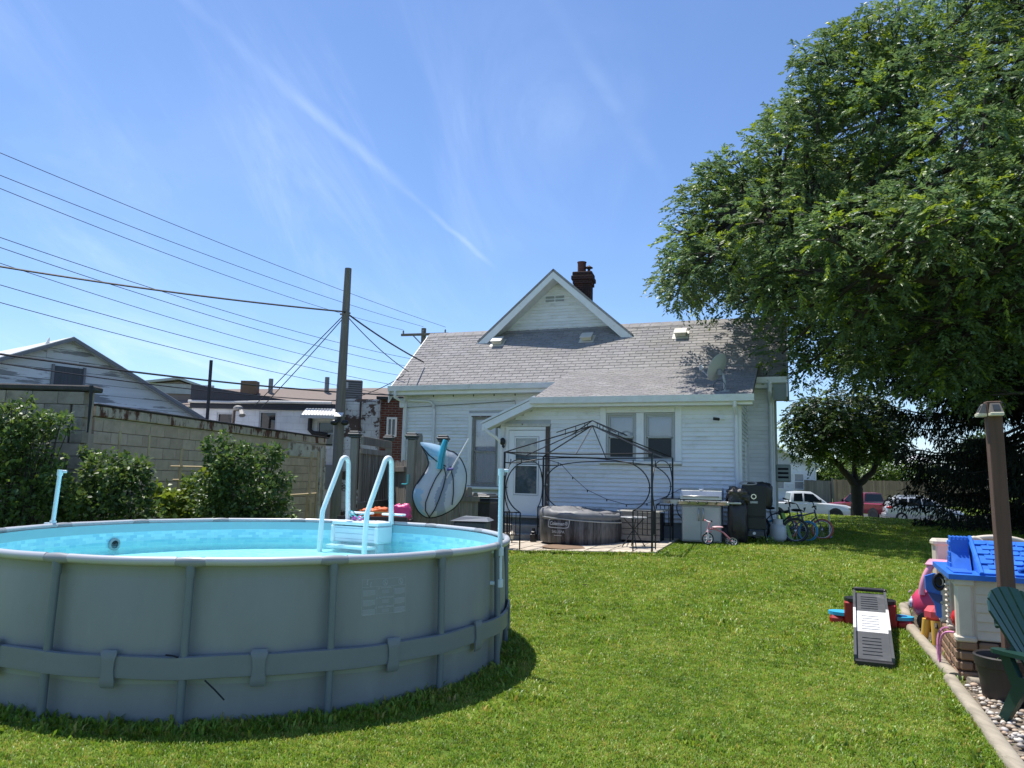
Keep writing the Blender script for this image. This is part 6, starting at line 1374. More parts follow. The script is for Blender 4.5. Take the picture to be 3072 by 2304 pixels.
for k in range(8): e = MB(); e.box((-.37, .0, .10+.07*k), (.02, .56, .035)); e.build('louvre', pm('louvre_light', (.12, .13, .14), .5), acu)
e = MB(); e.box((-.18, -.375, .52), (.16, .012, .2)); e.build('data_plate', pm('plate_grey', (.30, .31, .32)), acu)
# brick building
bb = thing('brick_building', 'red brick building with narrow white window beside the house corner', 'building', (-4.15, 23.9, .05), .05)
MBR = brick_mat('red_brick', (.165, .055, .040), (.12, .042, .033), (.20, .17, .15), 1.0, .215, .075, .010, peel=(.05, .02, .018), pa=.6, pb=.75)
w = MB(); hollow(w, 0, 3.2, 0, .2, 0, 4.0, [(.30, .58, 2.85, 3.42)], .2); w.box((1.6, 4, 2.0), (3.2, 7.6, 3.95)); w.build('wall', MBR, bb)
f = MB()
for (p, q, y0, y1) in ((.28, .34, 2.83, 3.44), (.54, .60, 2.83, 3.44), (.34, .54, 3.38, 3.44), (.34, .54, 2.83, 2.89), (.42, .455, 2.89, 3.38)): f.box(((p+q)/2, -.005, (y0+y1)/2), (q-p, .05, y1-y0))
wo = f.build('window', pm('white_vinyl', (.7, .7, .7), .4), bb); g = MB(); g.box((.44, .03, 3.135), (.2, .01, .5)); g.build('pane', pm('dark_glass', (.01, .012, .015)), wo)
w = MB(); w.box((1.6, -.02, 4.03), (3.3, .3, .08)); w.build('coping', M_TAR, bb)
# brown-roofed long building far behind
br = thing('brown_roofed_building', 'long low building with brown shingle roof behind the shops', 'building', (-10, 40, 0), 0)
MBRN = pm('brown_shingle', (.235, .19, .165), .9, var=.12, vs_=6, stretch=(1, 1, 9), spec=.2)
e = MB(); e.add([(-8.6, -2.2, 4.85), (5.6, -2.2, 4.85), (4.0, 1.6, 6.45), (-4.2, 1.6, 6.2), (-8.6, 1.6, 6.1), (5.6, 5, 4.85), (-8.6, 5, 4.85)], [(0, 1, 2, 3, 4), (1, 5, 2), (2, 5, 6, 4, 3), (4, 6, 0)]); e.build('roof', MBRN, br)
e = MB(); e.box((-1.5, 1.4, 2.45), (13.6, 6.4, 4.9)); e.build('wall', pm('tan_siding', (.34, .30, .27), .8), br)
e = MB(); e.box((-3.9, .6, 6.15), (.8, .6, .7)); e.build('roof_box', pm('rusty_brown', (.14, .09, .06)), br)
for x, z in ((-2.9, 6.7), (.1, 6.85)): e = MB(); e.cyl((x, .9, 5.4), (x, .9, z), .12, n=10); e.build('flue_stack', pm('grey_stack', (.2, .2, .2), .5, .4), br)
wg = thing('grey_gabled_building', 'pale grey gabled building peeking between barn and shop', 'building', (-17.6, 39, 0), .2)
e = MB(); e.prism([(-3, 0), (3, 0), (3, 5.55), (.6, 6.25), (-3, 5.75)], 0, 6); e.build('wall', pm('brown_board', (.26, .20, .17), .8, var=.12, stretch=(.3, .3, 6)), wg)
e = MB(); e.prism([(-3.2, 5.7), (.6, 6.32), (3.2, 5.5), (3.2, 5.62), (.6, 6.44), (-3.2, 5.82)], -.3, 6.3); e.box((.0, -.05, 5.85), (4.6, .05, .5)); e.build('roof', pm('pale_grey_metal', (.42, .43, .45), .5), wg)
# ------------------------------------------------------------------ poles and wires
M_PL = pm('utility_pole_wood', (.19, .165, .145), .9, var=.28, vs_=6, stretch=(4, 4, .25), bump=.5, bs=30, col2=(.20, .18, .165), c2s=2)
up = thing('utility_pole', 'tall bare wooden utility pole left of the house', 'utility pole', (-4.24, 19.0, .1), 0)
e = MB(); e.tube([(0, 0, 0), (.0, 0, 3.3), (.03, 0, 6.77)], [.135, .12, .085], 16); e.build('shaft', M_PL, up, smooth=50)
e = MB(); e.tube([(.05, -.03, 5.62), (.0, -.16, 5.62)], .02, 6); e.tube([(-.12, 0, 5.58), (.14, 0, 5.62)], .02, 6); e.build('wire_bracket', M_BLK, up)
fl2 = thing('pole_floodlight', 'black twin-head floodlight with solar panel on the utility pole', 'floodlight', (-4.22, 18.86, 3.0), 0)
e = MB(); e.box((.0, -.02, .02), (.08, .06, .1)); e.build('bracket', M_BLK, fl2)
for sx in (-1, 1): e = MB(); e.ball((sx*.13+.04, -.12, -.06), (.10, .07, .07), 10, 6); e.build('lamp_head', M_BLK, fl2, smooth=50)
e = MB(); e.box((0, 0, 0), (.20, .015, .16), M=Matrix.Translation((.0, -.08, .14)) @ Matrix.Rotation(-.9, 4, 'X')); e.build('solar_panel', pm('white_plastic', (.7, .68, .68)), fl2)
xp = thing('crossarm_pole', 'distant utility pole with wooden crossarm and insulators behind the roof', 'utility pole', (-4.72, 40, 0), 0)
e = MB(); e.tube([(0, 0, 0), (0, 0, 9.45)], [.17, .13], 12); e.build('shaft', M_PL, xp, smooth=50)
e = MB(); e.box((.08, -.16, 9.12), (2.5, .10, .13), ch=.01, M=Matrix.Translation((.08, -.16, 9.10)) @ Matrix.Rotation(-.05, 4, 'Y')); arm = e.build('crossarm', M_PL, xp)
for x in (-1.05, -.0, 1.15): e = MB(); e.lathe([(.03, 0), (.05, .06), (.03, .09), (.05, .12), (.03, .17), (0, .18)], 8, c=(x, -.16, 9.16+.05*x)); e.build('insulator', pm('grey_insulator', (.2, .21, .23), .4), xp)
e = MB(); e.tube([(.0, -.18, 8.5), (.55, -.16, 9.08)], .03, 5); e.tube([(.0, -.18, 8.5), (-.55, -.16, 9.04)], .03, 5); e.build('arm_brace', M_PL, xp)
M_WIRE = pm('black_wire', (.03, .03, .034), .5, var=0)
def wire(label, A, B, sag, r, ext=.0, n=36, grp='overhead wires'):
    A, B = Vector(A), Vector(B); A = A-(B-A)*ext
    e = MB(); e.tube([(A.lerp(B, i/n)+Vector((0, 0, -sag*4*(i/n)*(1-i/n))))-A for i in range(n+1)], r, 5); return tag(e.build('overhead_wire', M_WIRE, loc=A), label, 'wire', grp)
def fr(py, y): # wire direction where it meets the left side of the view, at distance y
    d = {315: (-.703, .433), 358: (-.70, .405), 382: (-.698, .39), 492: (-.691, .319), 513: (-.689, .305), 545: (-.687, .285), 567: (-.686, .271), 598: (-.684, .251), 637: (-.681, .227), 755: (-.674, .154), 770: (-.673, .145)}[py]
    return (d[0]*y, y, CAM_H+d[1]*y)
wire('topmost thin overhead wire running to the distant crossarm', fr(315, 18), (-3.55, 39.8, 9.5), .25, .010, .25)
wire('second thin overhead wire from the top at the left edge', fr(358, 18), (-4.72, 39.8, 9.5), .35, .010, .25)
wire('third thin overhead wire from the top at the left edge', fr(382, 18), (-5.77, 39.8, 9.3), .45, .010, .25)
wire('fourth overhead wire, just above the thick black cable', fr(492, 19), (-4.9, 42, 8.0), .45, .011, .2)
wire('fifth overhead wire, close under the fourth', fr(513, 19), (-4.9, 42, 7.55), .45, .011, .2)
wire('steeper overhead wire crossing the thick black cable', fr(545, 19), (-4.9, 42, 7.0), .5, .010, .2)
wire('thick black overhead cable ending at the near utility pole', fr(567, 15.5), (-4.24, 18.95, 5.74), .12, .022, .3)
wire('overhead wire just below the thick black cable', fr(598, 19), (-4.9, 42, 6.4), .35, .011, .2)
wire('lowest overhead wire crossing the open sky', fr(637, 19), (-4.9, 42, 5.85), .35, .011, .2)
wire('low black cable crossing the barn gable', fr(755, 13), (-3.3, 21.4, 3.92), .15, .020, .2)
wire('low thin wire under the cable crossing the barn gable', fr(770, 13), (-4.2, 23.7, 3.95), .22, .012, .2)
HE = hw(-9.1, 2.35, 4.35)
wire('thick service cable from the pole to the house eave', (-4.2, 19.0, 5.72), hw(-8.85, 3.0, 4.95), .06, .022)
wire('thin service wire under the thick service cable', (-4.2, 19.0, 5.66), hw(-9.1, 2.6, 4.62), .10, .012)
wire('looping thin wire from the house eave to the shop roof', hw(-9.15, 2.4, 4.5), (-5.6, 23.6, 3.95), .18, .012)
wire('left guy wire slanting down from the utility pole', (-4.25, 18.95, 5.66), (-7.2, 21.5, 3.55), 0, .012)
wire('right guy wire slanting down from the utility pole', (-4.23, 18.95, 5.62), (-7.0, 21.5, 3.5), .03, .012)
# trellis stakes in front of the block wall
M_STK = pm('yellow_pine_stake', (.46, .35, .19), .8, var=.2, rnd=.12)
def trellis(label, verts, rails, group=None):
    c = verts[0]; o = thing('wooden_trellis', label, 'trellis', (c[0], c[1], gz(c[0], c[1])), 0); z0 = o.location.z
    for (x, y, z1, dx) in verts: e = MB(); e.tube([(x-c[0], y-c[1], 0), (x-c[0]+dx, y-c[1], z1-z0)], .021, 4); e.build('stake', M_STK, o)
    for (a, b) in rails: e = MB(); e.tube([Vector(a)-Vector((c[0], c[1], z0)), Vector(b)-Vector((c[0], c[1], z0))], .014, 4); e.build('cross_lath', M_STK, o)
trellis('pair of pine trellis stakes rising left behind the shrub', [(-6.28, 12.35, 2.30, .02), (-5.90, 12.6, 2.26, .0)], [])
trellis('pine lath trellis with cross bars in front of the block wall', [(-5.46, 12.7, 2.06, .06), (-5.06, 12.7, 2.18, .10), (-4.74, 12.7, 2.14, .10)], [((-5.55, 12.67, 1.76), (-4.62, 12.67, 1.76)), ((-5.5, 12.67, 1.54), (-4.66, 12.67, 1.55)), ((-5.4, 12.67, 1.28), (-4.66, 12.67, 1.29))])
trellis('pair of tall pine stakes right of the round shrub', [(-3.47, 13.2, 2.06, .08), (-3.28, 13.2, 2.06, .0), (-3.36, 13.15, 1.25, .0)], [((-3.75, 13.17, 1.32), (-3.27, 13.17, 1.36))])
# ------------------------------------------------------------------ play corner on the right
M_TMB = pm('weathered_landscape_timber', (.33, .285, .215), .9, var=.25, vs_=5, stretch=(3, .4, 3), bump=.4, bs=28, col2=(.25, .215, .16), c2s=4, c2a=.52, c2b=.68)
def timber(label, P, r=.058, h=.075, lift=0.):
    P = [Vector((x, y, 0)) for x, y in P]; o0 = P[0].copy(); o0.z = gz(o0.x, o0.y)
    S = []
    for i in range(len(P)-1):
        for k in range(6): S.append(P[i].lerp(P[i+1], k/6))
    S.append(P[-1]); V = []; n = len(S)
    prof = [(-.052, -.03), (-.055, .02), (-.052, .05), (-.034, .070), (0, .074), (.034, .070), (.052, .05), (.055, .02), (.052, -.03)]
    for i, p in enumerate(S):
        t = (S[min(i+1, n-1)]-S[max(i-1, 0)]).normalized(); nr = Vector((t.y, -t.x, 0)); z = gz(p.x, p.y)+lift
        for a, b in prof: q = p+nr*a*(1+.03*mnoise.noise((i*.13, a*3, 1.)))-o0; V.append((q.x, q.y, z+b*(1+.03*mnoise.noise((i*.11, a*4, 3.)))-o0.z))
    k = len(prof); F = [(i*k+j, (i+1)*k+j, (i+1)*k+j+1, i*k+j+1) for i in range(n-1) for j in range(k-1)]+[tuple(range(k)), tuple(range((n-1)*k+k-1, (n-1)*k-1, -1))]
    e = MB(); e.add(V, F); return tag(e.build('landscape_timber', M_TMB, loc=o0, smooth=50), label, 'timber', 'timbers edging the play bed')
timber('short far landscape timber beside the toy slide right step', [(4.90, 9.76), (4.56, 8.99)])
timber('long landscape timber curving in front of the playhouse', [(4.53, 8.95), (4.20, 7.85), (3.92, 6.97)], lift=.004)
timber('nearest landscape timber along the pebble bed', [(3.86, 6.93), (3.40, 5.70), (3.10, 4.92), (2.60, 3.55)])
timber('landscape timber running behind the pink toy car', [(4.93, 9.80), (5.8, 9.70), (7.0, 9.6)])
timber('landscape timber dividing pebbles from the playhouse bed', [(3.99, 6.88), (4.7, 6.76), (5.8, 6.6)], lift=-.01)
def sheet(name, P, mat, label, dz, kind='structure'):
    e = MB(); N_ = 10; V = []; F = []
    e2 = bmesh.new(); vs_ = [e2.verts.new((x, y, 0)) for x, y in P]; e2.faces.new(vs_); bmesh.ops.triangulate(e2, faces=e2.faces[:])
    bmesh.ops.subdivide_edges(e2, edges=e2.edges[:], cuts=6, use_grid_fill=True)
    for v in e2.verts: v.co.z = gz(v.co.x, v.co.y)+dz
    me = bpy.data.meshes.new(name); e2.to_mesh(me); e2.free(); me.materials.append(mat); o = obj(name, me); tag(o, label, None, None, kind); return o
M_DIRT = pm('dark_mulch', (.075, .058, .042), .95, var=.5, vs_=25, bump=.9, bs=60, col2=(.16, .13, .09), c2s=20)
sheet('play_bed', [(3.95, 6.9), (4.18, 7.75), (4.55, 8.97), (4.92, 9.75), (8.5, 9.6), (8.5, 6.6)], M_DIRT, 'dark mulch bed under the playhouse', .012)
sheet('pebble_bed', [(3.86, 6.92), (8.5, 6.7), (8.5, 3.2), (2.65, 3.4), (3.09, 4.95), (3.34, 5.7)], pm('bed_soil', (.16, .13, .10), .95, var=.4, vs_=20, bump=.6, bs=40), 'soil below the pebbles', .006)
def make_pebbles():
    rs = np.random.RandomState(11); e = bmesh.new(); bmesh.ops.create_icosphere(e, subdivisions=2, radius=1); bv = np.array([v.co[:] for v in e.verts]); bf = [tuple(v.index for v in f.verts) for f in e.faces]; e.free(); bf = np.array(bf)
    V = []; T = []; Cc = []; pal = np.array([(.50, .44, .36), (.40, .33, .25), (.58, .53, .46), (.33, .29, .25), (.46, .34, .24), (.62, .58, .54), (.24, .22, .21), (.52, .42, .30)])
    n = 0; k = 0
    while n < 3400:
        x, y = rs.uniform(2.7, 5.6), rs.uniform(3.6, 6.85)
        if x < timb_x(y)+.075 or y > 6.82-.14*(x-4): continue
        s = rs.uniform(.010, .028)*np.array([1, rs.uniform(.65, 1), rs.uniform(.45, .7)]); a = rs.uniform(0, 2*PI); c, q = math.cos(a), math.sin(a)
        P = bv*s*(1+.12*rs.randn()); P = np.c_[P[:, 0]*c-P[:, 1]*q, P[:, 0]*q+P[:, 1]*c, P[:, 2]]+np.array([x, y, .012+rs.uniform(0, .028)])
        T.append(bf+len(V)*len(bv)); V.append(P); col = pal[rs.randint(len(pal))]*rs.uniform(.75, 1.15); Cc.append(np.tile(np.r_[col, 1], (len(bv), 1))); n += 1
    m = bpy.data.materials.new('river_pebble'); m.use_nodes = True; N = m.node_tree.nodes; at = N.new('ShaderNodeAttribute'); at.attribute_name = 'tint'; m.node_tree.links.new(at.outputs[0], N['Principled BSDF'].inputs['Base Color']); N['Principled BSDF'].inputs['Roughness'].default_value = .6
    me = npmesh('pebbles', np.concatenate(V), np.zeros((0, 4), int), m, np.concatenate(Cc), np.concatenate(T)); me.polygons.foreach_set('use_smooth', [True]*len(me.polygons))
    tag(obj('pebbles', me), 'mixed tan and white river pebbles beside the nearest timber', 'gravel', kind='stuff')
make_pebbles()
# ------------------------------------------------------------------ playhouse
def make_playhouse():
    ph = thing('playhouse', 'cream plastic playhouse with bright blue tiled roof and brown brick base', 'playhouse', (3.98, 6.99, .01), -.40)
    CR = pm('cream_plastic', (.66, .58, .46), .5, var=.10, vs_=5, col2=(.52, .45, .34), c2s=4, c2a=.55, c2b=.8); BL = pm('blue_plastic', (.022, .155, .62), .42, var=.12, vs_=5, col2=(.06, .22, .66), c2s=4, c2a=.5, c2b=.8); BR = pm('brown_plastic', (.26, .155, .09), .5, var=.08, rnd=.10); BR2 = pm('brown_plastic_joint', (.12, .07, .045), .6)
    W_, D_ = 1.35, 1.14
    # base: core plus bricks
    e = MB(); e.box((W_/2, D_/2, .165), (W_-.03, D_-.03, .34)); e.build('base_core', BR2, ph)
    def brick_face(x0, x1, fx, seed):
        r = random.Random(seed); z = .0
        for row in range(4):
            h = .082; x = x0-(row % 2)*.11
            while x < x1-.02:
                w = r.choice([.16, .22, .26]); a, b = max(x, x0), min(x+w, x1)
                if b-a > .03:
                    e = MB(); p = fx((a+b)/2); c = (p[0], p[1], z+h/2+.005)
                    e.box(c, ((b-a-.012), .05, h-.012) if p[2] == 0 else (.05, (b-a-.012), h-.012), ch=.012); e.build('brick', BR, ph)
                x += w
            z += h+.003
    brick_face(0, W_, lambda q: (q, 0, 0), 1); brick_face(0, D_, lambda q: (0, q, 1), 2)
    # front wall boards
    e = MB(); e.box((W_/2, .03, .63), (W_-.02, .03, .56)); e.build('wall', CR, ph)
    for k in range(7):
        for (a, b) in ((.15, .62), (1.10, W_-.02)):
            e = MB(); z = .36+k*.078; e.add([(a, .016, z), (b, .016, z), (b, .004, z), (a, .004, z), (a, .016, z+.074), (b, .016, z+.074)], [(3, 2, 1, 0), (3, 4, 5, 2)[::-1], (0, 4, 3), (1, 2, 5)]); e.build('board', CR, ph)
    e = MB(); 
    for (a, b, z0, z1) in ((.60, .66, .42, .86), (1.06, 1.12, .42, .86), (.66, 1.06, .80, .86), (.66, 1.06, .42, .47)): e.box(((a+b)/2, .0, (z0+z1)/2), (b-a, .05, z1-z0), ch=.008)
    wn = e.build('window', BL, ph); e = MB(); e.box((.86, .012, .635), (.40, .006, .33)); e.build('opening', M_DARK, wn)
    # corner columns
    def column(x, y, w, ribs, nm='corner_column'):
        e = MB(); e.box((x, y, .625), (w, w, .56), ch=.02); e.box((x, y, .36), (w+.03, w+.03, .05), ch=.012); e.box((x, y, .855), (w+.03, w+.03, .08), ch=.012); o = e.build(nm, CR, ph)
        if ribs:
            for k in range(9): e = MB(); e.box((x-w/2-.006, y, .40+k*.05), (.03, w*.9, .022), ch=.008); e.build('rib', CR, o)
    column(.06, .05, .135, False); column(.05, .62, .10, True, 'door_column'); column(.05, 1.06, .13, False)
    e = MB(); e.box((W_-.05, D_/2, .62), (.03, D_-.1, .56)); e.build('wall', CR, ph); e = MB(); e.box((W_/2, D_-.04, .62), (W_-.1, .03, .56)); e.build('wall', CR, ph)
    e = MB(); e.box((.05, .86, .43), (.05, .34, .14), ch=.012); e.build('half_door', CR, ph)
    # roof
    ez = .915; rz_ = 1.185; o_ = .05; xl, xr = -.06, W_+.06; y0, y1 = -.06, D_+.06; ym = D_/2; gx = .20
    e = MB(); e.prism([(xl, y0), (xr, y0), (xr, y1), (xl, y1)], ez-.045, ez, 'z'); e.build('eave_skirt', BL, ph)
    e = MB(); e.add([(gx, y0+.03, ez), (xr-.1, y0+.03, ez), (xr-.1, ym, rz_), (gx, ym, rz_), (gx, y1-.03, ez), (xr-.1, y1-.03, ez)], [(0, 1, 2, 3), (3, 2, 5, 4), (0, 3, 4), (1, 5, 2)]); roof = e.build('roof', BL, ph)
    sl_ = math.atan2(rz_-ez, ym-y0-.03); Ls = math.hypot(rz_-ez, ym-y0-.03)
    tm = MB(); tw, tl = .112, .085; Pp = [(-tw/2+.004, .0), (tw/2-.03, .0), (tw/2-.008, .02), (tw/2-.004, tl), (-tw/2+.004, tl)]
    tm.add([(x, y, .014-.10*y) for x, y in Pp]+[(x, y, 0) for x, y in Pp], [(0, 1, 2, 3, 4), (0, 5, 6, 1), (1, 6, 7, 2), (2, 7, 8, 3), (4, 9, 5, 0)]); tmesh = tm.mesh('roof_tile', BL)
    for row in range(7):
        d = .012+row*(Ls-.03)/7
        for k in range(11):
            x = gx+.075+k*.114+(row % 2)*.05
            if x > xr-.15: continue
            if 1 <= row <= 3 and .50+.09*(row-1) < x < 1.10-.09*(row-1): continue
            o = obj('roof_tile', tmesh, ph, (x, y0+.03+math.cos(sl_)*d, ez+math.sin(sl_)*d+.003), (sl_, 0, 0))
    for A, B in (((gx, y0+.02, ez), (gx, ym, rz_+.01)), ((gx, ym, rz_+.01), (gx, y1-.02, ez))): e = MB(); e.tube([Vector(A)+Vector((.0, 0, .012)), Vector(B)+Vector((0, 0, .012))], .022, 6); e.build('verge_trim', BL, ph)
    # ridged left skirt
    for k in range(9): e = MB(); e.box((.065, .08+k*.055, ez+.008), (.15, .028, .016), ch=.005); e.build('skirt_rib', BL, ph)
    # pediment over the front window
    e = MB(); e.add([(.50, y0+.10, ez+.06), (1.14, y0+.10, ez+.06), (.82, y0+.10, ez+.18), (.82, ym-.1, ez+.19), (.50, y0+.13, ez+.05), (1.14, y0+.13, ez+.05)], [(0, 1, 2), (0, 2, 3, 4), (2, 1, 5, 3)]); e.build('pediment', BL, ph)
    for A, B in (((.48, y0+.09, ez+.055), (.82, y0+.09, ez+.185)), ((.82, y0+.09, ez+.185), (1.16, y0+.09, ez+.055))): e = MB(); e.tube([A, B], .014, 6); e.build('pediment_trim', BL, ph)
    # moulded chimney on the left gable
    e = MB(); e.prism([(ym-.20, ez), (ym+.30, ez), (ym+.16, ez+.10), (ym+.10, ez+.17), (ym+.09, ez+.27), (ym-.08, ez+.27), (ym-.08, ez+.16)], gx-.17, gx-.02, 'x'); chm = e.build('chimney', BL, ph)
    for r_ in range(5):
        for c_ in range(2):
            yy = ym-.03+c_*.09+(r_ % 2)*.03
            if r_ > 2 and c_ > 0 and r_ % 2: continue
            e = MB(); e.box((gx-.173, yy, ez+.035+r_*.05), (.016, .075, .04), ch=.005); e.build('brick', BL, chm)
    for k in range(5): e = MB(); e.box((gx-.16+k*.032, ym, ez+.285), (.018, .18, .03), ch=.004); e.build('crenel', BL, chm)
make_playhouse()
# second playhouse wall unit behind
p2 = thing('play_shop_front', 'cream plastic play unit with red window and arched top behind the blue-roofed playhouse', 'playhouse', (5.06, 9.30, gz(5.06, 9.3)), -.22)
CR = pm('cream_plastic', (.66, .58, .46))
e = MB(); e.box((.08, 0, .45), (.17, .16, .86), ch=.02); e.box((.08, 0, .89), (.22, .20, .09), ch=.03); e.build('corner_column', CR, p2)
e = MB(); pts = [(0, .0), (1.7, .0), (1.7, .86), (1.05, .88)]+[(.68+.37*math.cos(a), .86+.10*math.sin(a)) for a in [PI*i/12 for i in range(13)]]+[(.2, .88), (0, .86)]
e.prism(pts, .03, .10); e.build('wall', CR, p2)
e = MB(); e.tube([(.68+.37*math.cos(a), .02, .85+.12*math.sin(a)) for a in [PI*i/16 for i in range(17)]], .03, 8); e.build('arch_trim', CR, p2, smooth=50)
e = MB()
for (a, b, z0, z1) in ((.20, .25, .45, .78), (.36, .40, .45, .78), (.25, .36, .74, .78), (.25, .36, .45, .50), (.25, .36, .58, .60), (.25, .36, .66, .68)): e.box(((a+b)/2, .012, (z0+z1)/2), (b-a, .03, z1-z0))
wn = e.build('window', pm('magenta_red_plastic', (.50, .03, .07), .4), p2); e = MB(); e.box((.30, .022, .62), (.11, .006, .28)); e.build('opening', M_DARK, wn)
e = MB(); e.tube([(-.02+.40+.14*math.cos(a), -.16, .72+.24*math.sin(a)) for a in [PI*i/14 for i in range(15)]], .028, 8); e.tube([(.24, -.16, .72), (.24, -.16, 0)], .028, 8); e.tube([(.52, -.16, .72), (.52, -.16, 0)], .028, 8); e.build('front_arch', CR, p2, smooth=50)
# toy car
def make_toycar():
    c = thing('toy_car', 'pink and red ride-on toy car parked between timber and playhouse', 'toy car', (4.98, 8.88, gz(4.98, 8.88)), -.55)
    RD = pm('raspberry_plastic', (.55, .045, .11), .35, var=.05); PKm = pm('pale_pink_plastic', (.78, .33, .45), .4, var=.05)
    V = []; F = []; n = 24; levels = [(.10, .30, .25), (.16, .36, .29), (.24, .39, .30), (.33, .38, .29), (.40, .33, .26), (.42, .28, .22)]
    for z, a, b in levels:
        for j in range(n):
            t = 2*PI*j/n; sg = lambda x: math.copysign(abs(x)**.6, x); V.append((a*sg(math.cos(t)), b*sg(math.sin(t)), z))
    m = len(levels); F = [(i*n+j, i*n+(j+1) % n, (i+1)*n+(j+1) % n, (i+1)*n+j) for i in range(m-1) for j in range(n)]+[tuple(range(n-1, -1, -1)), tuple((m-1)*n+j for j in range(n))]
    e = MB(); e.add(V, F); e.build('body', RD, c, smooth=50)
    e = MB(); e.ball((-.05, 0, .41), (.26, .23, .09), 16, 8); e.build('bonnet', PKm, c, smooth=60)
    for sy in (-1, 1):
        for x0, x1 in ((-.26, -.16), (.26, .18)): e = MB(); e.tube(bez((x0, sy*.24, .38), (x0, sy*.25, .55), (x1-.02, sy*.22, .66), (x1, sy*.20, .70), 8), .034, 8); e.build('roof_pillar', RD if x0 > 0 else PKm, c, smooth=50)
    e = MB(); e.box((.01, 0, .715), (.46, .50, .055), ch=.025); e.build('roof', PKm, c)
    for sy in (-1, 1):
        e = MB(); e.lathe([(0, .03), (.035, .025), (.05, 0)], 14, c=(-.375, sy*.14, .27), axis=(-1, sy*.25, .1)); e.build('headlight', pm('lilac_plastic', (.55, .48, .58), .3), c, smooth=50)
        for x in (-.22, .24):
            e = MB(); e.lathe([(0, -.035), (.07, -.035), (.10, -.03), (.10, .03), (.07, .035), (0, .035)], 18, c=(x, sy*.27, .10), axis=(0, 1, 0)); e.build('wheel', M_BLK, c, smooth=40)
    e = MB(); e.tube([(-.395, -.09, .38), (-.41, 0, .37), (-.395, .09, .38)], .008, 5); e.build('bumper_line', pm('silver_paint', (.6, .5, .52), .3, .3), c)
make_toycar()
tp = thing('toy_steering_panel', 'blue toy dashboard with black steering wheel hanging on the playhouse side', 'toy panel', (4.35, 7.97, .42), -.35); tp.scale = (.55, .6, .8)
BL = pm('blue_plastic', (.022, .155, .62))
e = MB(); e.prism([(-.20, .46), (-.05, .50), (.18, .47), (.20, .25), (.10, .0), (.02, -.06), (-.04, -.02), (-.06, .12), (-.20, .30)], -.05, .03); e.build('panel', BL, tp)
e = MB(); e.tube([(.02+.085*math.cos(a), -.07, .40+.085*math.sin(a)) for a in [2*PI*i/20 for i in range(20)]], .026, 8, closed=True); e.box((.02, -.065, .40), (.16, .02, .03)); e.lathe([(0, .0), (.05, .0), (.05, .02), (0, .02)], 14, c=(.02, -.06, .40), axis=(0, -1, 0)); e.build('steering_wheel', M_BLK, tp, smooth=50)
e = MB(); e.prism([(-.19, .27), (.19, .22), (.12, .10), (-.06, .16)], -.075, -.05); e.build('lower_shelf', pm('navy_plastic', (.01, .06, .25), .4), tp)
e = MB(); e.ball((.06, -.085, .15), (.04, .012, .02), 12, 6); e.build('sticker', pm('pale_sticker', (.45, .5, .42), .4), tp)
stl = thing('toy_stool', 'red and yellow plastic toy stool at the playhouse corner', 'stool', (4.50, 8.30, gz(4.50, 8.30)), .2)
e = MB(); e.box((0, 0, .30), (.20, .20, .16), ch=.05); e.build('seat', pm('coral_red_plastic', (.62, .08, .09), .4), stl)
for sx in (-1, 1):
    for sy in (-1, 1): e = MB(); e.tube([(sx*.06, sy*.06, .24), (sx*.085, sy*.085, 0)], [.045, .035], 10); e.build('leg', pm('yellow_plastic', (.72, .42, .07), .4), stl, smooth=50)
rb = thing('toy_ball', 'glossy red toy ball on the playhouse half wall', 'ball', (4.30, 7.46, .36), 0)
e = MB(); e.ball((0, 0, .10), .105, 20, 14); e.build('ball', pm('red_gloss', (.55, .02, .02), .2), rb, smooth=60); e = MB(); e.ball((.02, 0, .165), (.07, .07, .05), 14, 8); e.build('cap', pm('violet_blue', (.06, .06, .40), .4), rb, smooth=60)
jr = thing('jump_rope', 'pink braided jump rope hanging over the brown brick wall', 'rope', (4.06, 7.36, .36), -.40)
e = MB(); e.tube(bez((.05, .10, .02), (-.05, .10, .03), (-.06, .06, -.10), (-.05, .03, -.26), 10)+bez((-.05, .03, -.26), (-.05, .0, -.34), (-.045, -.04, -.30), (-.045, -.05, -.20), 6)[1:]+bez((-.045, -.05, -.20), (-.045, -.08, -.02), (-.03, -.14, .03), (.06, -.2, .03), 8)[1:], .010, 6); e.build('cord', pm('pink_braid', (.60, .22, .42), .7, var=.5, vs_=60), jr, smooth=60)
e = MB(); e.tube(bez((-.04, .12, .0), (-.06, .10, .05), (-.05, .05, .07), (-.06, .02, .02), 6), .012, 5); e.build('black_tie', M_BLK, jr)
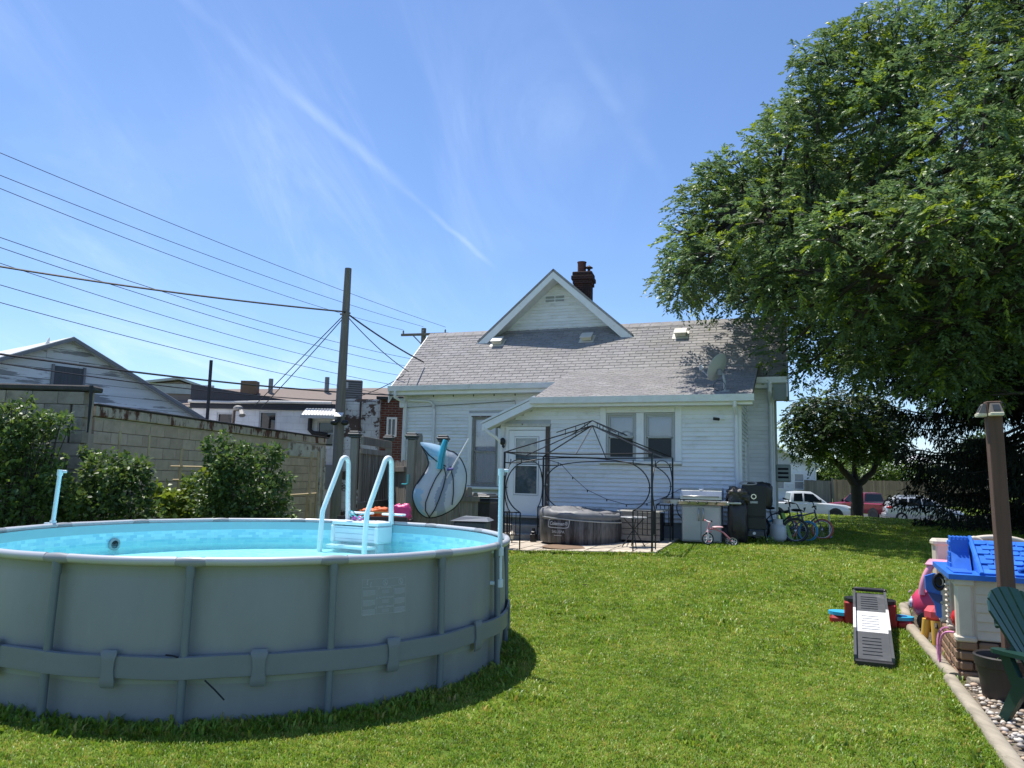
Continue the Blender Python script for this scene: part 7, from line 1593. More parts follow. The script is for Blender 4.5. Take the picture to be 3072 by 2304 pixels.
# ------------------------------------------------------------------ wooden post with solar lamps
wp = thing('wooden_post', 'brown square wooden post with two small solar lamps at its top', 'post', (4.20, 6.6, 0), -.30); wp.rotation_euler = (0, math.radians(-1.1), -.30)
MW = pm('brown_treated_wood', (.11, .06, .04), .75, var=.25, vs_=4, stretch=(4, 4, .3), bump=.3, bs=30)
e = MB(); e.box((0, 0, 1.21), (.112, .112, 2.44), ch=.006); e.build('shaft', MW, wp)
for (x, y, rz) in ((0, -.075, 0), (-.075, 0, -PI/2)):
    Mx = Matrix.Translation((x, y, 2.36)) @ Matrix.Rotation(rz, 4, 'Z'); e = MB()
    e.add([Mx @ Vector(p) for p in ((-.05, -.045, -.03), (.05, -.045, -.03), (.05, .015, -.03), (-.05, .015, -.03), (-.035, -.005, .05), (.035, -.005, .05), (.035, .015, .05), (-.035, .015, .05))], [(0, 3, 2, 1), (0, 1, 5, 4), (1, 2, 6, 5), (2, 3, 7, 6), (3, 0, 4, 7), (4, 5, 6, 7)]); sl_ = e.build('solar_lamp', pm('bronze_lamp', (.20, .17, .14), .45), wp)
    e = MB(); e.box((0, 0, 0), (.104, .075, .03), ch=.006, M=Mx @ Matrix.Translation((0, -.018, -.046))); e.build('lens', pm('cream_lens', (.62, .58, .42), .4), sl_)
    e = MB(); e.box((0, 0, 0), (.05, .004, .055), M=Mx @ Matrix.Translation((0, -.028, .012)) @ Matrix.Rotation(-.47, 4, 'X')); e.build('solar_cell', pm('solar_cell', (.06, .065, .07), .3), sl_)
e = MB(); e.tube(arc((.075, 0, 2.40), .02, -PI*.6, PI*.9, 8), .004, 5); e.build('hook', M_BLK, wp)
# ------------------------------------------------------------------ planter
pl = thing('planter_pot', 'dark barrel-shaped planter on the pebbles with a few sprouts', 'planter', (3.99, 6.36, .02), 0)
MPP = pm('dark_brown_planter', (.035, .028, .024), .55, var=.2, vs_=5, stretch=(6, 6, .6))
e = MB(); e.lathe([(0, .0), (.165, .0), (.172, .02), (.196, .20), (.205, .255), (.218, .262), (.226, .335), (.218, .345), (.205, .335), (.19, .26), (0, .26)], 40); e.build('pot', MPP, pl, smooth=35)
e = MB(); e.lathe([(0, .262), (.195, .262)], 24); e.build('soil', M_DIRT, pl)
e = MB(); r = random.Random(5)
for k in range(40):
    a = r.uniform(0, 2*PI); d = r.uniform(0, .13); c = Vector((d*math.cos(a), d*math.sin(a), .27)); q = Vector((r.uniform(-1, 1), r.uniform(-1, 1), r.uniform(.6, 1.6))).normalized()*.05; s = q.cross(Vector((0, 0, 1))).normalized()*.014
    e.add([c, c+q*.5+s, c+q, c+q*.5-s], [(0, 1, 2, 3)])
e.build('sprouts', pm('sprout_green', (.10, .20, .04), .5, var=.3), pl)
e = MB(); e.box((.06, -.02, .32), (.03, .012, .14)); e.build('plant_tag', pm('pale_board', (.45, .42, .36)), pl)
# ------------------------------------------------------------------ green chair
def make_chair():
    c = thing('adirondack_chair', 'dark green plastic garden chair with fan-shaped slatted back', 'chair', (3.92, 5.64, .02), .284)
    G = pm('dark_green_plastic', (.012, .046, .034), .34, var=.08, vs_=3)
    def bk(x, h):  # point on the back: x sideways fraction, h 0..1 up
        w = .19+.135*h; cz = .30+.62*h; cy = .06+.36*h; dip = .05*(1-(x)**2)
        return Vector((x*w, cy+dip*1.0-.05, cz))
    ns = 7
    for k in range(ns):
        a, b = -1+2*k/ns+.03, -1+2*(k+1)/ns-.03; P = []; Q = []
        m = 8; mid = (a+b)/2
        for i in range(m+1):
            for x in (a, b):
                top = 1-.26*abs(x)**2.2; P.append(bk(x, top*i/m))
        n0 = len(P); P2 = [p+Vector((0, .018, -.006)) for p in P]; V = P+P2; F = []
        for i in range(m):
            F += [(2*i, 2*i+1, 2*i+3, 2*i+2), (n0+2*i+2, n0+2*i+3, n0+2*i+1, n0+2*i), (2*i, 2*i+2, n0+2*i+2, n0+2*i), (2*i+1, n0+2*i+1, n0+2*i+3, 2*i+3)]
        F.append((2*m, 2*m+1, n0+2*m+1, n0+2*m)); e = MB(); e.add(V, F); e.build('back_slat', G, c, smooth=40)
    e = MB(); V = []; m = 12
    for h in (.35,):
        e.tube([bk(-1+2*i/m, h)+Vector((0, .03, 0)) for i in range(m+1)], .018, 6)
    e.tube([bk(-1+2*i/m, .78*(1-.26*abs(-1+2*i/m)**2.2))+Vector((0, .03, 0)) for i in range(m+1)], .016, 6); e.build('back_brace', G, c, smooth=50)
    for k in range(5):
        y = .05-.105*k; z = .32+.018*k; e = MB(); e.box((0, y-.05, z-.01), (.46, .092, .024), ch=.008); e.build('seat_slat', G, c)
    for sx in (-1, 1):
        e = MB(); pts = [(sx*.27+.06*math.cos(t)*(1 if True else 0), .24+.05*math.sin(t)) for t in [PI*i/6 for i in range(7)]]+[(sx*.27-.06, -.42), (sx*.27-.04, -.47), (sx*.27+.04, -.47), (sx*.27+.06, -.42)]
        e.prism(pts, .478, .506, 'z'); e.build('armrest', G, c)
        e = MB(); e.prism([(-.42, 0), (-.33, 0), (-.30, .30), (-.30, .478), (-.44, .478)], sx*.27-.022, sx*.27+.022, 'x'); e.build('front_leg', G, c)
        e = MB(); e.prism([(.29, 0), (.22, 0), (.06, .24), (-.32, .26), (-.32, .34), (.10, .34), (.17, .478), (.25, .478), (.16, .26)], sx*.245-.022, sx*.245+.022, 'x'); e.build('rear_leg', G, c)
make_chair()
# ------------------------------------------------------------------ toddler slide
def make_slide():
    A = Vector((3.43, 7.42, 0)); B = Vector((4.20, 9.15, 0)); ang = math.atan2(B.y-A.y, B.x-A.x)-PI/2
    s = thing('toddler_slide', 'black and white plastic toddler ramp with red side steps and blue seats on the lawn', 'toddler slide', (A.x, A.y, gz(A.x, A.y)), ang)
    L_ = (B-A).length; zb = .045; zt = .43
    DG = pm('charcoal_plastic', (.075, .078, .082), .45, var=.2, vs_=4, col2=(.17, .17, .17), c2s=5, c2a=.5, c2b=.8); WH_ = pm('off_white_plastic', (.68, .67, .64), .45, var=.06, col2=(.42, .32, .20), c2s=2.5, c2a=.66, c2b=.78); RD = pm('red_step_plastic', (.38, .018, .02), .4, var=.08); LB = pm('sky_blue_plastic', (.045, .42, .68), .35, var=.05); NV = pm('navy_plastic', (.01, .06, .25), .4); K = pm('black_plastic', (.014, .014, .016), .4)
    def zs(q): return zb+(zt-zb)*q
    segs = ((0, .36, DG, .012), (.36, .68, WH_, .004), (.68, 1.0, DG, 0))
    hw_ = .148
    for q0, q1, mt, lift in segs:
        y0, y1 = q0*L_, q1*L_; e = MB(); z0, z1 = zs(q0)+lift, zs(q1)+lift
        e.add([(-hw_, y0, z0), (hw_, y0, z0), (hw_, y1, z1), (-hw_, y1, z1), (-hw_, y0, z0-.035), (hw_, y0, z0-.035), (hw_, y1, z1-.035), (-hw_, y1, z1-.035)], [(0, 1, 2, 3), (7, 6, 5, 4), (0, 4, 5, 1), (1, 5, 6, 2), (2, 6, 7, 3), (3, 7, 4, 0)]); ob = e.build('ramp_section', mt, s)
        for k in range(6):
            q = q0+(q1-q0)*(.16+.12*k); e = MB(); e.box((0, 0, 0), (.17, .010, .008), M=Matrix.Translation((-.01, q*L_, zs(q)+lift+.004)) @ Matrix.Rotation(math.atan2(zt-zb, L_), 4, 'X')); e.build('tread_rib', mt, ob)
        for sx in (-1, 1):
            e = MB(); x = sx*(hw_+.013)
            e.add([(x-.013, y0, z0+.035), (x+.013, y0, z0+.035), (x+.013, y1, z1+.035), (x-.013, y1, z1+.035), (x-.013, y0, max(z0-.09, .0)), (x+.013, y0, max(z0-.09, .0)), (x+.013, y1, z1-.09), (x-.013, y1, z1-.09)], [(0, 1, 2, 3), (7, 6, 5, 4), (0, 4, 5, 1), (1, 5, 6, 2), (2, 6, 7, 3), (3, 7, 4, 0)]); e.build('side_rail', mt, s)
    e = MB(); e.box((0, -.03, .03), (.33, .09, .06), ch=.01); e.build('toe_block', K, s)
    e = MB(); e.tube([(-.165, L_+.0, zt+.03), (-.15, L_+.015, zt+.04), (.15, L_+.015, zt+.04), (.165, L_, zt+.03)], .026, 8); e.build('top_bar', K, s, smooth=50)
    e = MB(); e.box((0, L_-.10, .15), (.26, .2, .28), ch=.02); e.build('tower_block', RD, s)
    for sx in (-1, 1):
        yb = L_-.12
        e = MB(); pts = [(sx*.16, yb-.16), (sx*.16, yb+.16)]+[(sx*(.16+.11*math.sin(t)), yb+.15*math.cos(t)) for t in [PI*i/10 for i in range(11)]]
        if sx < 0: pts = pts[::-1]
        e.prism(pts, .35, .385, 'z'); e.build('upper_seat', K, s)
        e = MB(); e.box((sx*.215, yb, .18), (.11, .26, .34), ch=.015); e.build('step_riser', RD, s)
        e = MB(); e.box((sx*.345, yb-.01, .095), (.17, .23, .18), ch=.03); e.build('lower_step', RD, s)
        e = MB(); pts = [(sx*.27, yb-.13), (sx*.27, yb+.12)]+[(sx*(.27+.175*math.sin(t)), yb-.005+.125*math.cos(t)) for t in [PI*i/12 for i in range(13)]]
        if sx < 0: pts = pts[::-1]
        e.prism(pts, .186, .222, 'z'); e.build('lower_seat', LB, s)
        if sx > 0: e = MB(); e.lathe([(0, .2245), (.07, .2245)], 18, c=(.31, yb+.0, 0)); e.build('seat_inset', NV, s)
    # ground offset so the tower stands on the slightly rising lawn
make_slide()
lf = MB(); rl = random.Random(3)
for k in range(5): x, y = rl.uniform(-.05, .05), rl.uniform(-.04, .04); lf.add([(x, y, .035), (x+.03, y+.012, .05), (x+.04, y+.035, .04), (x+.01, y+.025, .045)], [(0, 1, 2, 3)])
tag(lf.build('dead_leaves', pm('dead_leaf', (.05, .03, .02), .9), loc=(1.08, 10.9, gz(1.08, 10.9))), 'few dark dead leaves lying on the open lawn', 'leaves')
# ------------------------------------------------------------------ trees and shrubs
M_BARK = pm('dark_bark', (.045, .036, .030), .95, var=.3, vs_=6, stretch=(3, 3, .5), bump=.7, bs=25)
LOB_BIG = [(6.06,18.45,6.46,0.69),(9.29,13.19,7.52,0.96),(10.88,13.32,7.75,0.98),(18.49,21.65,13.78,0.73),(14.76,15.3,9.4,0.79),(8.98,15.44,9.14,0.8),(14.38,16.63,7.36,0.56),(9.99,12.69,7.26,0.82),(9.9,13.22,6.46,0.79),(13.03,17.01,4.86,1.05),(18.52,17.75,8.02,0.72),(19.96,20.43,7.98,0.55),(11.53,21.18,9.36,0.87),(15.94,20.11,10.26,0.73),(6.64,18.04,10.59,0.56),(14.65,19.2,12.89,0.88),(9.5,18.12,11.58,0.64),(15.08,19.69,16.17,0.72),(9.31,19.0,13.33,0.76),(13.09,14.98,6.73,0.9),(16.52,20.72,13.68,0.75),(7.31,14.46,6.73,0.88),(14.64,16.9,13.76,0.68),(20.42,23.16,11.51,0.64),(18.44,19.69,15.94,0.93),(8.19,14.03,6.45,0.96),(20.75,21.63,10.84,0.77),(18.6,21.16,9.2,0.6),(8.58,18.64,13.0,0.63),(14.69,17.62,5.04,0.74),(13.87,20.59,12.86,0.84),(6.39,16.64,5.47,0.96),(5.74,18.72,8.99,0.7),(18.7,18.02,11.64,0.62),(14.91,16.8,10.65,0.73),(13.23,19.2,15.38,0.81),(8.58,16.6,9.11,0.75),(5.47,17.18,6.25,0.62),(6.62,19.29,6.29,0.68),(11.85,14.85,6.55,0.67),(17.44,23.31,10.03,0.57),(8.39,13.7,8.23,0.93),(9.19,16.82,11.92,0.82),(11.24,16.58,5.1,0.69),(8.42,20.32,10.97,0.61),(14.85,20.33,10.28,0.96),(11.52,19.24,14.76,0.85),(6.84,20.87,8.97,0.8),(8.64,17.18,10.53,0.98),(17.53,18.22,12.99,0.89),(17.66,22.37,8.98,1.04),(11.42,20.04,13.45,0.8),(12.08,22.56,9.82,0.89),(9.57,17.65,4.05,0.62),(10.37,19.6,11.51,0.71),(14.18,19.42,15.69,0.72),(11.7,14.14,7.1,1.04),(18.05,19.21,5.94,0.58),(5.88,15.65,6.01,0.98),(11.82,19.33,4.25,0.72),(5.93,14.15,6.32,0.64),(18.92,18.73,6.78,0.8),(13.88,21.09,9.33,0.57),(16.01,17.7,5.46,0.67),(10.37,19.13,4.23,0.61),(19.29,20.61,11.22,1.03),(19.84,19.46,7.38,0.75),(14.47,15.38,8.01,0.68),(13.17,14.7,9.27,0.61),(9.37,18.06,13.33,0.56),(14.29,15.84,8.42,0.57),(10.34,14.79,10.08,0.91),(19.18,18.78,11.99,0.69),(12.53,18.99,4.4,0.7),(18.11,18.94,6.78,0.56),(20.16,19.8,11.86,0.58),(7.67,17.05,4.69,0.69),(17.27,22.99,12.13,0.97),(4.32,16.5,6.49,0.88),(16.38,16.5,9.21,1.08),(16.9,20.03,13.79,0.78),(11.48,18.55,15.11,0.5),(7.4,13.35,6.07,1.04),(9.36,15.58,5.93,0.8),(10.68,17.34,8.0,0.71),(6.53,14.68,6.81,0.67),(11.95,17.56,10.28,0.69),(17.79,18.8,7.48,0.96),(17.31,20.63,15.88,1.06),(13.39,22.75,9.18,0.59),(10.85,22.23,11.08,0.65),(12.33,21.51,8.21,0.88),(12.16,17.53,14.41,0.8),(11.06,15.49,5.36,0.92),(12.05,19.84,8.67,0.92),(11.14,19.6,4.59,0.83),(12.79,19.68,5.78,0.66),(19.83,20.93,13.11,0.92),(10.61,21.13,7.41,0.8),(7.89,15.59,8.49,0.81),(19.14,18.35,8.28,0.74),(17.34,21.37,12.73,1.03),(10.81,19.03,12.82,0.59),(15.47,21.97,10.56,0.69),(10.27,16.95,5.32,0.98),(19.86,22.71,11.13,0.92),(6.12,17.08,9.4,0.94),(12.03,16.41,11.34,0.93),(7.89,17.6,11.99,0.89),(17.35,19.81,10.86,0.81),(7.0,16.92,10.47,0.73),(16.93,23.13,13.76,0.83),(10.68,16.68,13.11,0.59),(18.18,20.6,11.99,0.71),(7.17,19.24,11.18,0.63),(7.3,15.85,5.14,0.71),(19.2,23.24,10.79,0.71),(14.06,17.2,5.31,0.86),(11.18,20.2,8.01,1.07),(8.23,18.76,6.77,0.55),(16.78,23.27,10.82,1.02),(15.38,19.08,5.87,1.0),(19.47,18.29,11.38,0.59),(15.04,17.36,13.1,1.03),(11.95,20.43,5.42,1.0),(15.02,19.98,5.96,0.8),(9.39,19.46,7.59,1.0),(8.61,17.74,4.63,1.02),(14.88,16.13,9.8,0.79),(6.12,19.78,7.07,0.89),(18.1,22.44,12.19,0.98),(7.49,19.68,10.16,0.9),(13.33,16.81,13.99,0.57),(13.94,18.49,14.44,0.68),(13.03,17.21,12.76,0.67),(20.08,18.74,10.91,0.69),(18.01,19.74,14.94,0.95),(19.27,17.53,10.01,0.5),(16.59,17.1,5.95,0.64),(12.03,18.69,9.61,0.75),(10.39,14.18,8.34,0.9),(16.84,21.41,8.52,0.87),(8.21,16.65,6.06,0.92),(9.69,17.27,7.46,0.83),(5.87,19.6,8.7,1.02),(11.85,15.61,8.17,0.77),(7.06,17.85,11.07,0.56),(12.49,20.83,12.9,0.94),(13.04,16.29,5.98,0.55),(18.53,19.02,10.23,0.63),(8.98,13.98,9.3,0.98),(16.1,17.01,8.33,0.75),(17.13,17.11,12.13,0.86),(12.65,22.76,11.88,0.77),(6.42,16.32,8.6,0.66),(16.09,17.16,12.96,0.95),(19.21,19.67,8.59,1.0),(11.88,15.9,9.12,0.7),(8.62,12.93,7.15,0.65),(18.7,19.66,6.56,0.61),(18.02,17.36,10.07,1.01),(9.39,14.47,7.0,0.72),(10.96,16.73,6.64,1.01),(16.4,21.42,15.46,1.08),(7.96,15.78,9.89,0.95),(13.69,19.69,14.71,0.58),(15.65,19.46,15.06,0.96),(8.14,18.07,7.31,0.99),(9.75,20.64,12.47,0.65),(5.64,16.11,7.86,0.73),(10.18,13.2,8.51,0.82),(17.73,20.86,7.78,0.89),(17.66,17.93,7.51,0.71),(7.15,15.15,5.58,0.91),(18.38,22.43,13.19,0.96),(13.87,21.83,13.06,0.71),(14.9,21.01,8.28,0.94),(15.12,17.22,7.62,0.76),(15.48,21.05,7.47,1.03),(18.86,19.61,14.33,0.63),(12.11,16.31,10.41,0.75),(16.38,22.62,14.84,1.06),(16.82,16.75,6.67,0.74),(12.56,18.8,14.62,0.95),(17.68,17.67,6.16,0.65),(5.8,16.76,6.9,0.69),(9.3,19.99,10.66,0.62),(11.69,16.87,12.03,0.7),(10.02,17.94,4.53,0.69),(9.03,12.48,6.54,1.06),(17.59,18.19,14.27,0.73),(18.82,17.38,10.38,0.56),(15.66,17.54,9.19,0.97),(13.38,16.65,13.11,0.8),(11.55,19.21,7.05,1.04),(6.97,17.48,10.01,0.64),(19.39,20.68,14.05,0.68),(12.66,16.26,6.76,0.84),(9.93,17.66,12.16,0.98),(15.94,20.95,14.71,0.83),(13.11,21.85,9.14,0.61),(13.57,18.54,13.42,0.58),(13.25,17.24,11.51,0.97),(15.14,17.8,15.2,0.58),(7.39,15.98,7.28,1.07),(13.45,17.68,8.64,0.81),(11.33,15.61,6.78,0.72),(15.92,21.95,9.19,0.71),(19.09,17.88,11.11,0.56),(11.58,21.26,8.17,0.56),(15.06,22.23,13.76,0.95),(7.92,18.33,12.56,0.64),(9.91,19.23,12.31,1.01),(13.67,14.52,8.13,0.6),(8.53,18.66,11.17,1.0),(7.69,16.95,11.06,0.65),(4.04,17.86,7.54,0.5),(19.75,21.43,12.36,0.65),(4.97,19.11,9.32,0.52),(12.43,17.68,13.15,0.67),(10.15,21.03,10.99,0.89),(17.58,16.87,8.35,0.79),(16.76,20.95,7.68,0.55),(18.95,17.65,9.02,0.54),(15.99,24.08,10.96,0.62),(8.49,18.97,4.86,0.63),(18.61,18.59,13.92,0.51),(5.27,15.68,7.1,0.88),(12.47,15.66,9.61,0.79),(14.95,16.21,11.57,0.6),(11.44,20.96,6.4,0.7),(17.03,19.28,12.43,1.02),(8.84,17.63,12.96,0.5),(16.94,17.28,13.4,0.65),(14.73,15.8,7.03,0.81),(15.78,19.68,16.02,0.67),(10.24,19.97,10.88,0.63),(13.25,20.66,11.8,0.98),(8.76,17.46,11.4,0.65),(14.58,16.37,8.4,0.64),(6.19,17.32,6.88,0.62),(15.93,17.63,15.1,0.52),(20.53,19.14,9.72,0.58),(8.4,17.61,8.48,0.56),(15.39,22.55,9.77,0.63),(13.87,17.93,15.2,0.72),(11.14,17.76,12.52,1.0),(19.22,23.01,13.21,0.55),(16.38,19.45,14.45,0.65),(11.07,21.52,8.07,0.59),(10.12,19.76,7.63,0.56),(15.53,23.27,13.77,0.74),(16.58,19.58,5.64,0.86),(15.57,18.87,12.79,0.91),(12.73,20.9,10.03,0.56),(12.32,18.5,5.89,0.7),(11.85,15.22,10.95,0.8),(20.05,18.79,9.53,0.67),(4.91,17.77,8.81,0.67),(9.68,15.67,7.02,0.8),(16.91,17.21,11.27,0.65),(18.57,23.97,10.86,0.7),(6.18,17.19,6.15,0.56),(15.3,17.47,6.19,0.71),(4.02,18.75,6.28,0.5),(17.76,17.45,11.44,0.9),(13.01,14.94,10.21,0.62),(11.77,14.12,8.65,0.89),(8.6,16.2,10.81,0.61),(15.9,19.51,13.8,0.79),(21.03,19.1,10.88,0.5),(12.45,15.02,7.98,0.75),(6.41,20.42,8.15,0.57),(18.11,18.79,13.13,0.64),(4.33,19.25,7.34,0.57),(15.04,17.28,11.59,0.72),(16.46,19.01,6.43,1.05),(9.98,16.41,12.31,0.84),(17.02,20.62,14.49,0.96),(7.78,13.88,7.43,0.73),(10.13,15.13,5.52,0.75),(13.66,15.59,9.32,0.62),(9.48,19.6,5.05,0.93),(19.53,19.48,12.71,1.02),(7.27,15.89,6.14,0.79),(18.43,23.01,10.53,0.68),(7.39,18.54,10.86,0.9),(9.52,16.16,10.75,0.55),(11.98,18.68,5.11,1.04),(10.84,20.54,9.68,0.78),(18.28,18.89,15.52,0.5),(20.73,20.5,11.85,1.03),(15.61,16.01,6.79,0.63),(13.05,20.72,7.98,0.88),(17.58,19.44,6.22,0.57),(12.75,18.83,7.1,0.96),(11.3,16.14,12.5,0.98),(9.67,21.18,9.93,1.07),(8.79,22.13,9.06,0.91),(9.19,16.37,8.67,0.74),(16.28,17.46,14.47,0.68),(15.48,23.01,11.04,0.95),(11.49,16.14,6.11,0.79),(10.56,19.99,6.17,0.82),(15.86,15.82,8.76,0.63),(13.21,21.98,8.51,0.67),(18.25,20.18,13.14,0.89),(18.67,18.73,6.1,0.5),(9.43,18.62,4.53,0.72),(8.84,15.77,4.97,0.97),(7.84,21.24,9.25,0.65),(11.23,15.6,8.94,0.77),(10.36,15.81,8.8,0.71),(10.63,17.96,14.25,0.65),(17.13,17.46,8.99,0.75),(7.18,16.47,8.81,0.68),(15.83,22.45,11.71,0.82),(18.65,20.28,14.62,0.62),(18.58,21.67,15.41,0.7),(14.44,16.4,5.86,0.66),(9.79,16.81,4.29,0.74),(13.67,20.56,15.03,0.92),(9.28,15.51,10.7,0.76),(12.61,16.85,14.03,0.87),(10.47,20.1,13.08,0.98),(9.16,19.98,11.94,0.57),(18.45,18.13,12.9,0.57),(9.2,14.22,5.77,0.71),(11.54,16.6,9.79,0.67),(18.46,20.17,7.08,0.58),(14.67,21.87,8.6,0.95),(12.8,16.16,8.16,0.62),(19.77,22.22,13.11,0.8),(12.5,15.65,12.24,0.87),(5.38,19.77,7.79,0.8),(3.99,17.37,7.28,0.55),(18.21,18.09,13.62,0.5),(17.29,19.96,8.04,0.66),(4.84,17.06,7.74,0.79),(8.35,20.43,8.59,0.65),(15.12,16.44,12.8,0.71),(4.2,17.84,6.69,0.8),(13.12,22.31,10.7,0.84),(17.54,17.11,7.05,0.78),(4.77,18.97,8.69,0.59),(10.0,18.91,14.23,0.5),(18.31,19.65,12.17,0.95),(18.31,21.77,14.54,0.55),(11.23,17.67,14.54,0.5),(14.0,19.03,5.04,1.03),(12.4,18.9,8.73,0.88),(11.9,14.81,9.37,0.89),(8.98,17.82,9.13,0.79),(15.16,16.05,8.73,0.83),(10.95,22.28,9.16,1.04),(20.25,19.57,8.47,0.74),(15.29,22.15,12.76,0.67),(18.97,21.54,13.12,0.85),(12.08,21.48,6.68,0.83),(13.04,21.22,6.62,0.82),(6.83,20.57,7.34,0.98),(8.91,20.29,6.47,1.08),(13.43,20.64,7.19,0.7),(14.7,23.71,12.28,0.57),(7.81,16.33,8.31,0.67),(17.33,19.81,16.13,0.57),(8.27,19.54,10.23,0.66),(17.63,24.27,12.22,0.62),(7.42,12.44,6.18,0.78),(14.57,19.24,9.23,1.01),(17.2,19.07,15.48,0.61),(10.13,15.78,11.31,0.72),(17.29,17.56,5.72,0.5),(8.11,19.61,11.83,0.92),(8.72,20.71,9.79,0.59),(4.41,19.22,6.45,0.57),(17.95,17.5,12.23,0.58),(12.74,19.63,13.63,0.76),(16.98,21.14,11.37,1.01),(16.17,20.21,7.14,0.9),(14.69,20.96,6.23,0.81),(15.76,18.36,14.12,1.01),(13.95,15.54,10.34,0.92),(5.83,17.65,5.65,0.6),(13.72,20.37,6.21,0.75),(11.73,20.26,12.11,0.77),(18.37,20.68,9.55,0.63),(18.72,23.0,14.7,0.73),(9.22,19.82,5.73,0.57),(9.6,19.36,6.29,0.82),(13.23,15.98,11.05,0.98),(12.89,20.13,6.77,0.83),(10.69,19.54,5.34,0.86),(15.2,17.65,14.2,0.64),(14.66,17.8,5.85,0.65),(10.48,13.84,6.84,0.94),(11.1,18.43,4.12,0.74),(14.52,17.67,14.85,0.82),(10.54,16.41,4.62,0.65),(11.02,17.55,3.82,0.5),(4.05,18.34,6.57,0.73),(3.77,17.13,6.11,0.69),(4.12,18.69,7.27,0.52),(4.13,18.1,7.54,0.58),(4.29,18.11,8.14,0.56),(4.59,18.52,8.75,0.6),(4.83,18.21,8.91,0.71),(4.98,17.47,9.06,0.57),(5.49,17.81,9.3,0.68),(6.08,18.59,10.19,0.51),(6.15,17.22,9.88,0.61),(6.51,17.5,10.46,0.51),(7.29,18.6,11.46,0.52),(7.14,17.84,11.66,0.52),(6.97,17.16,11.61,0.59),(7.64,17.86,12.43,0.64),(8.35,18.77,13.16,0.51),(8.26,17.21,12.43,0.57),(8.82,17.06,12.5,0.66),(4.15,17.73,6.05,0.59),(5.09,19.14,6.37,0.61),(5.15,17.55,5.81,0.68),(6.22,17.54,4.68,0.57),(6.72,17.81,4.28,0.53),(4.47,17.68,6.69,0.73),(5.07,19.0,8.21,0.61),(5.4,17.41,8.43,0.74),(6.07,16.92,8.94,0.68),(7.05,18.02,10.42,0.53),(9.95,26.06,8.53,0.95),(11.14,22.65,11.26,0.77),(10.05,24.23,10.87,1.14),(8.61,22.23,10.21,1.01),(8.76,24.94,11.93,0.57),(7.29,25.73,10.6,0.88),(11.04,22.67,6.87,0.5),(7.63,25.6,11.22,0.69),(7.01,23.16,10.41,0.7),(8.52,22.75,11.48,0.5),(9.82,22.27,7.67,1.14),(7.51,23.59,8.7,0.96),(7.24,25.41,8.42,1.05),(9.4,23.51,11.95,0.5),(9.85,25.52,11.97,1.13),(11.17,25.82,11.58,1.26),(9.32,25.91,7.56,0.6),(9.49,23.18,9.92,1.08),(11.08,25.53,7.9,1.1),(10.57,23.22,9.21,1.03),(9.55,23.14,11.31,0.91),(12.26,25.05,10.8,0.78),(7.35,22.69,7.51,0.87),(12.71,26.16,12.53,0.91),(8.52,25.92,11.98,0.58),(11.15,26.03,10.12,0.94),(10.63,22.84,6.88,0.57),(9.8,25.65,12.67,0.57),(9.67,21.83,9.82,1.06),(8.64,23.58,7.12,0.77),(10.91,22.48,9.22,0.83),(8.78,25.22,9.71,1.09),(10.04,24.71,11.87,0.94),(9.15,25.58,12.16,0.67),(9.73,22.7,8.52,1.11),(7.93,21.99,7.29,1.12),(12.12,25.38,8.62,0.99),(11.91,26.1,12.78,0.72)]
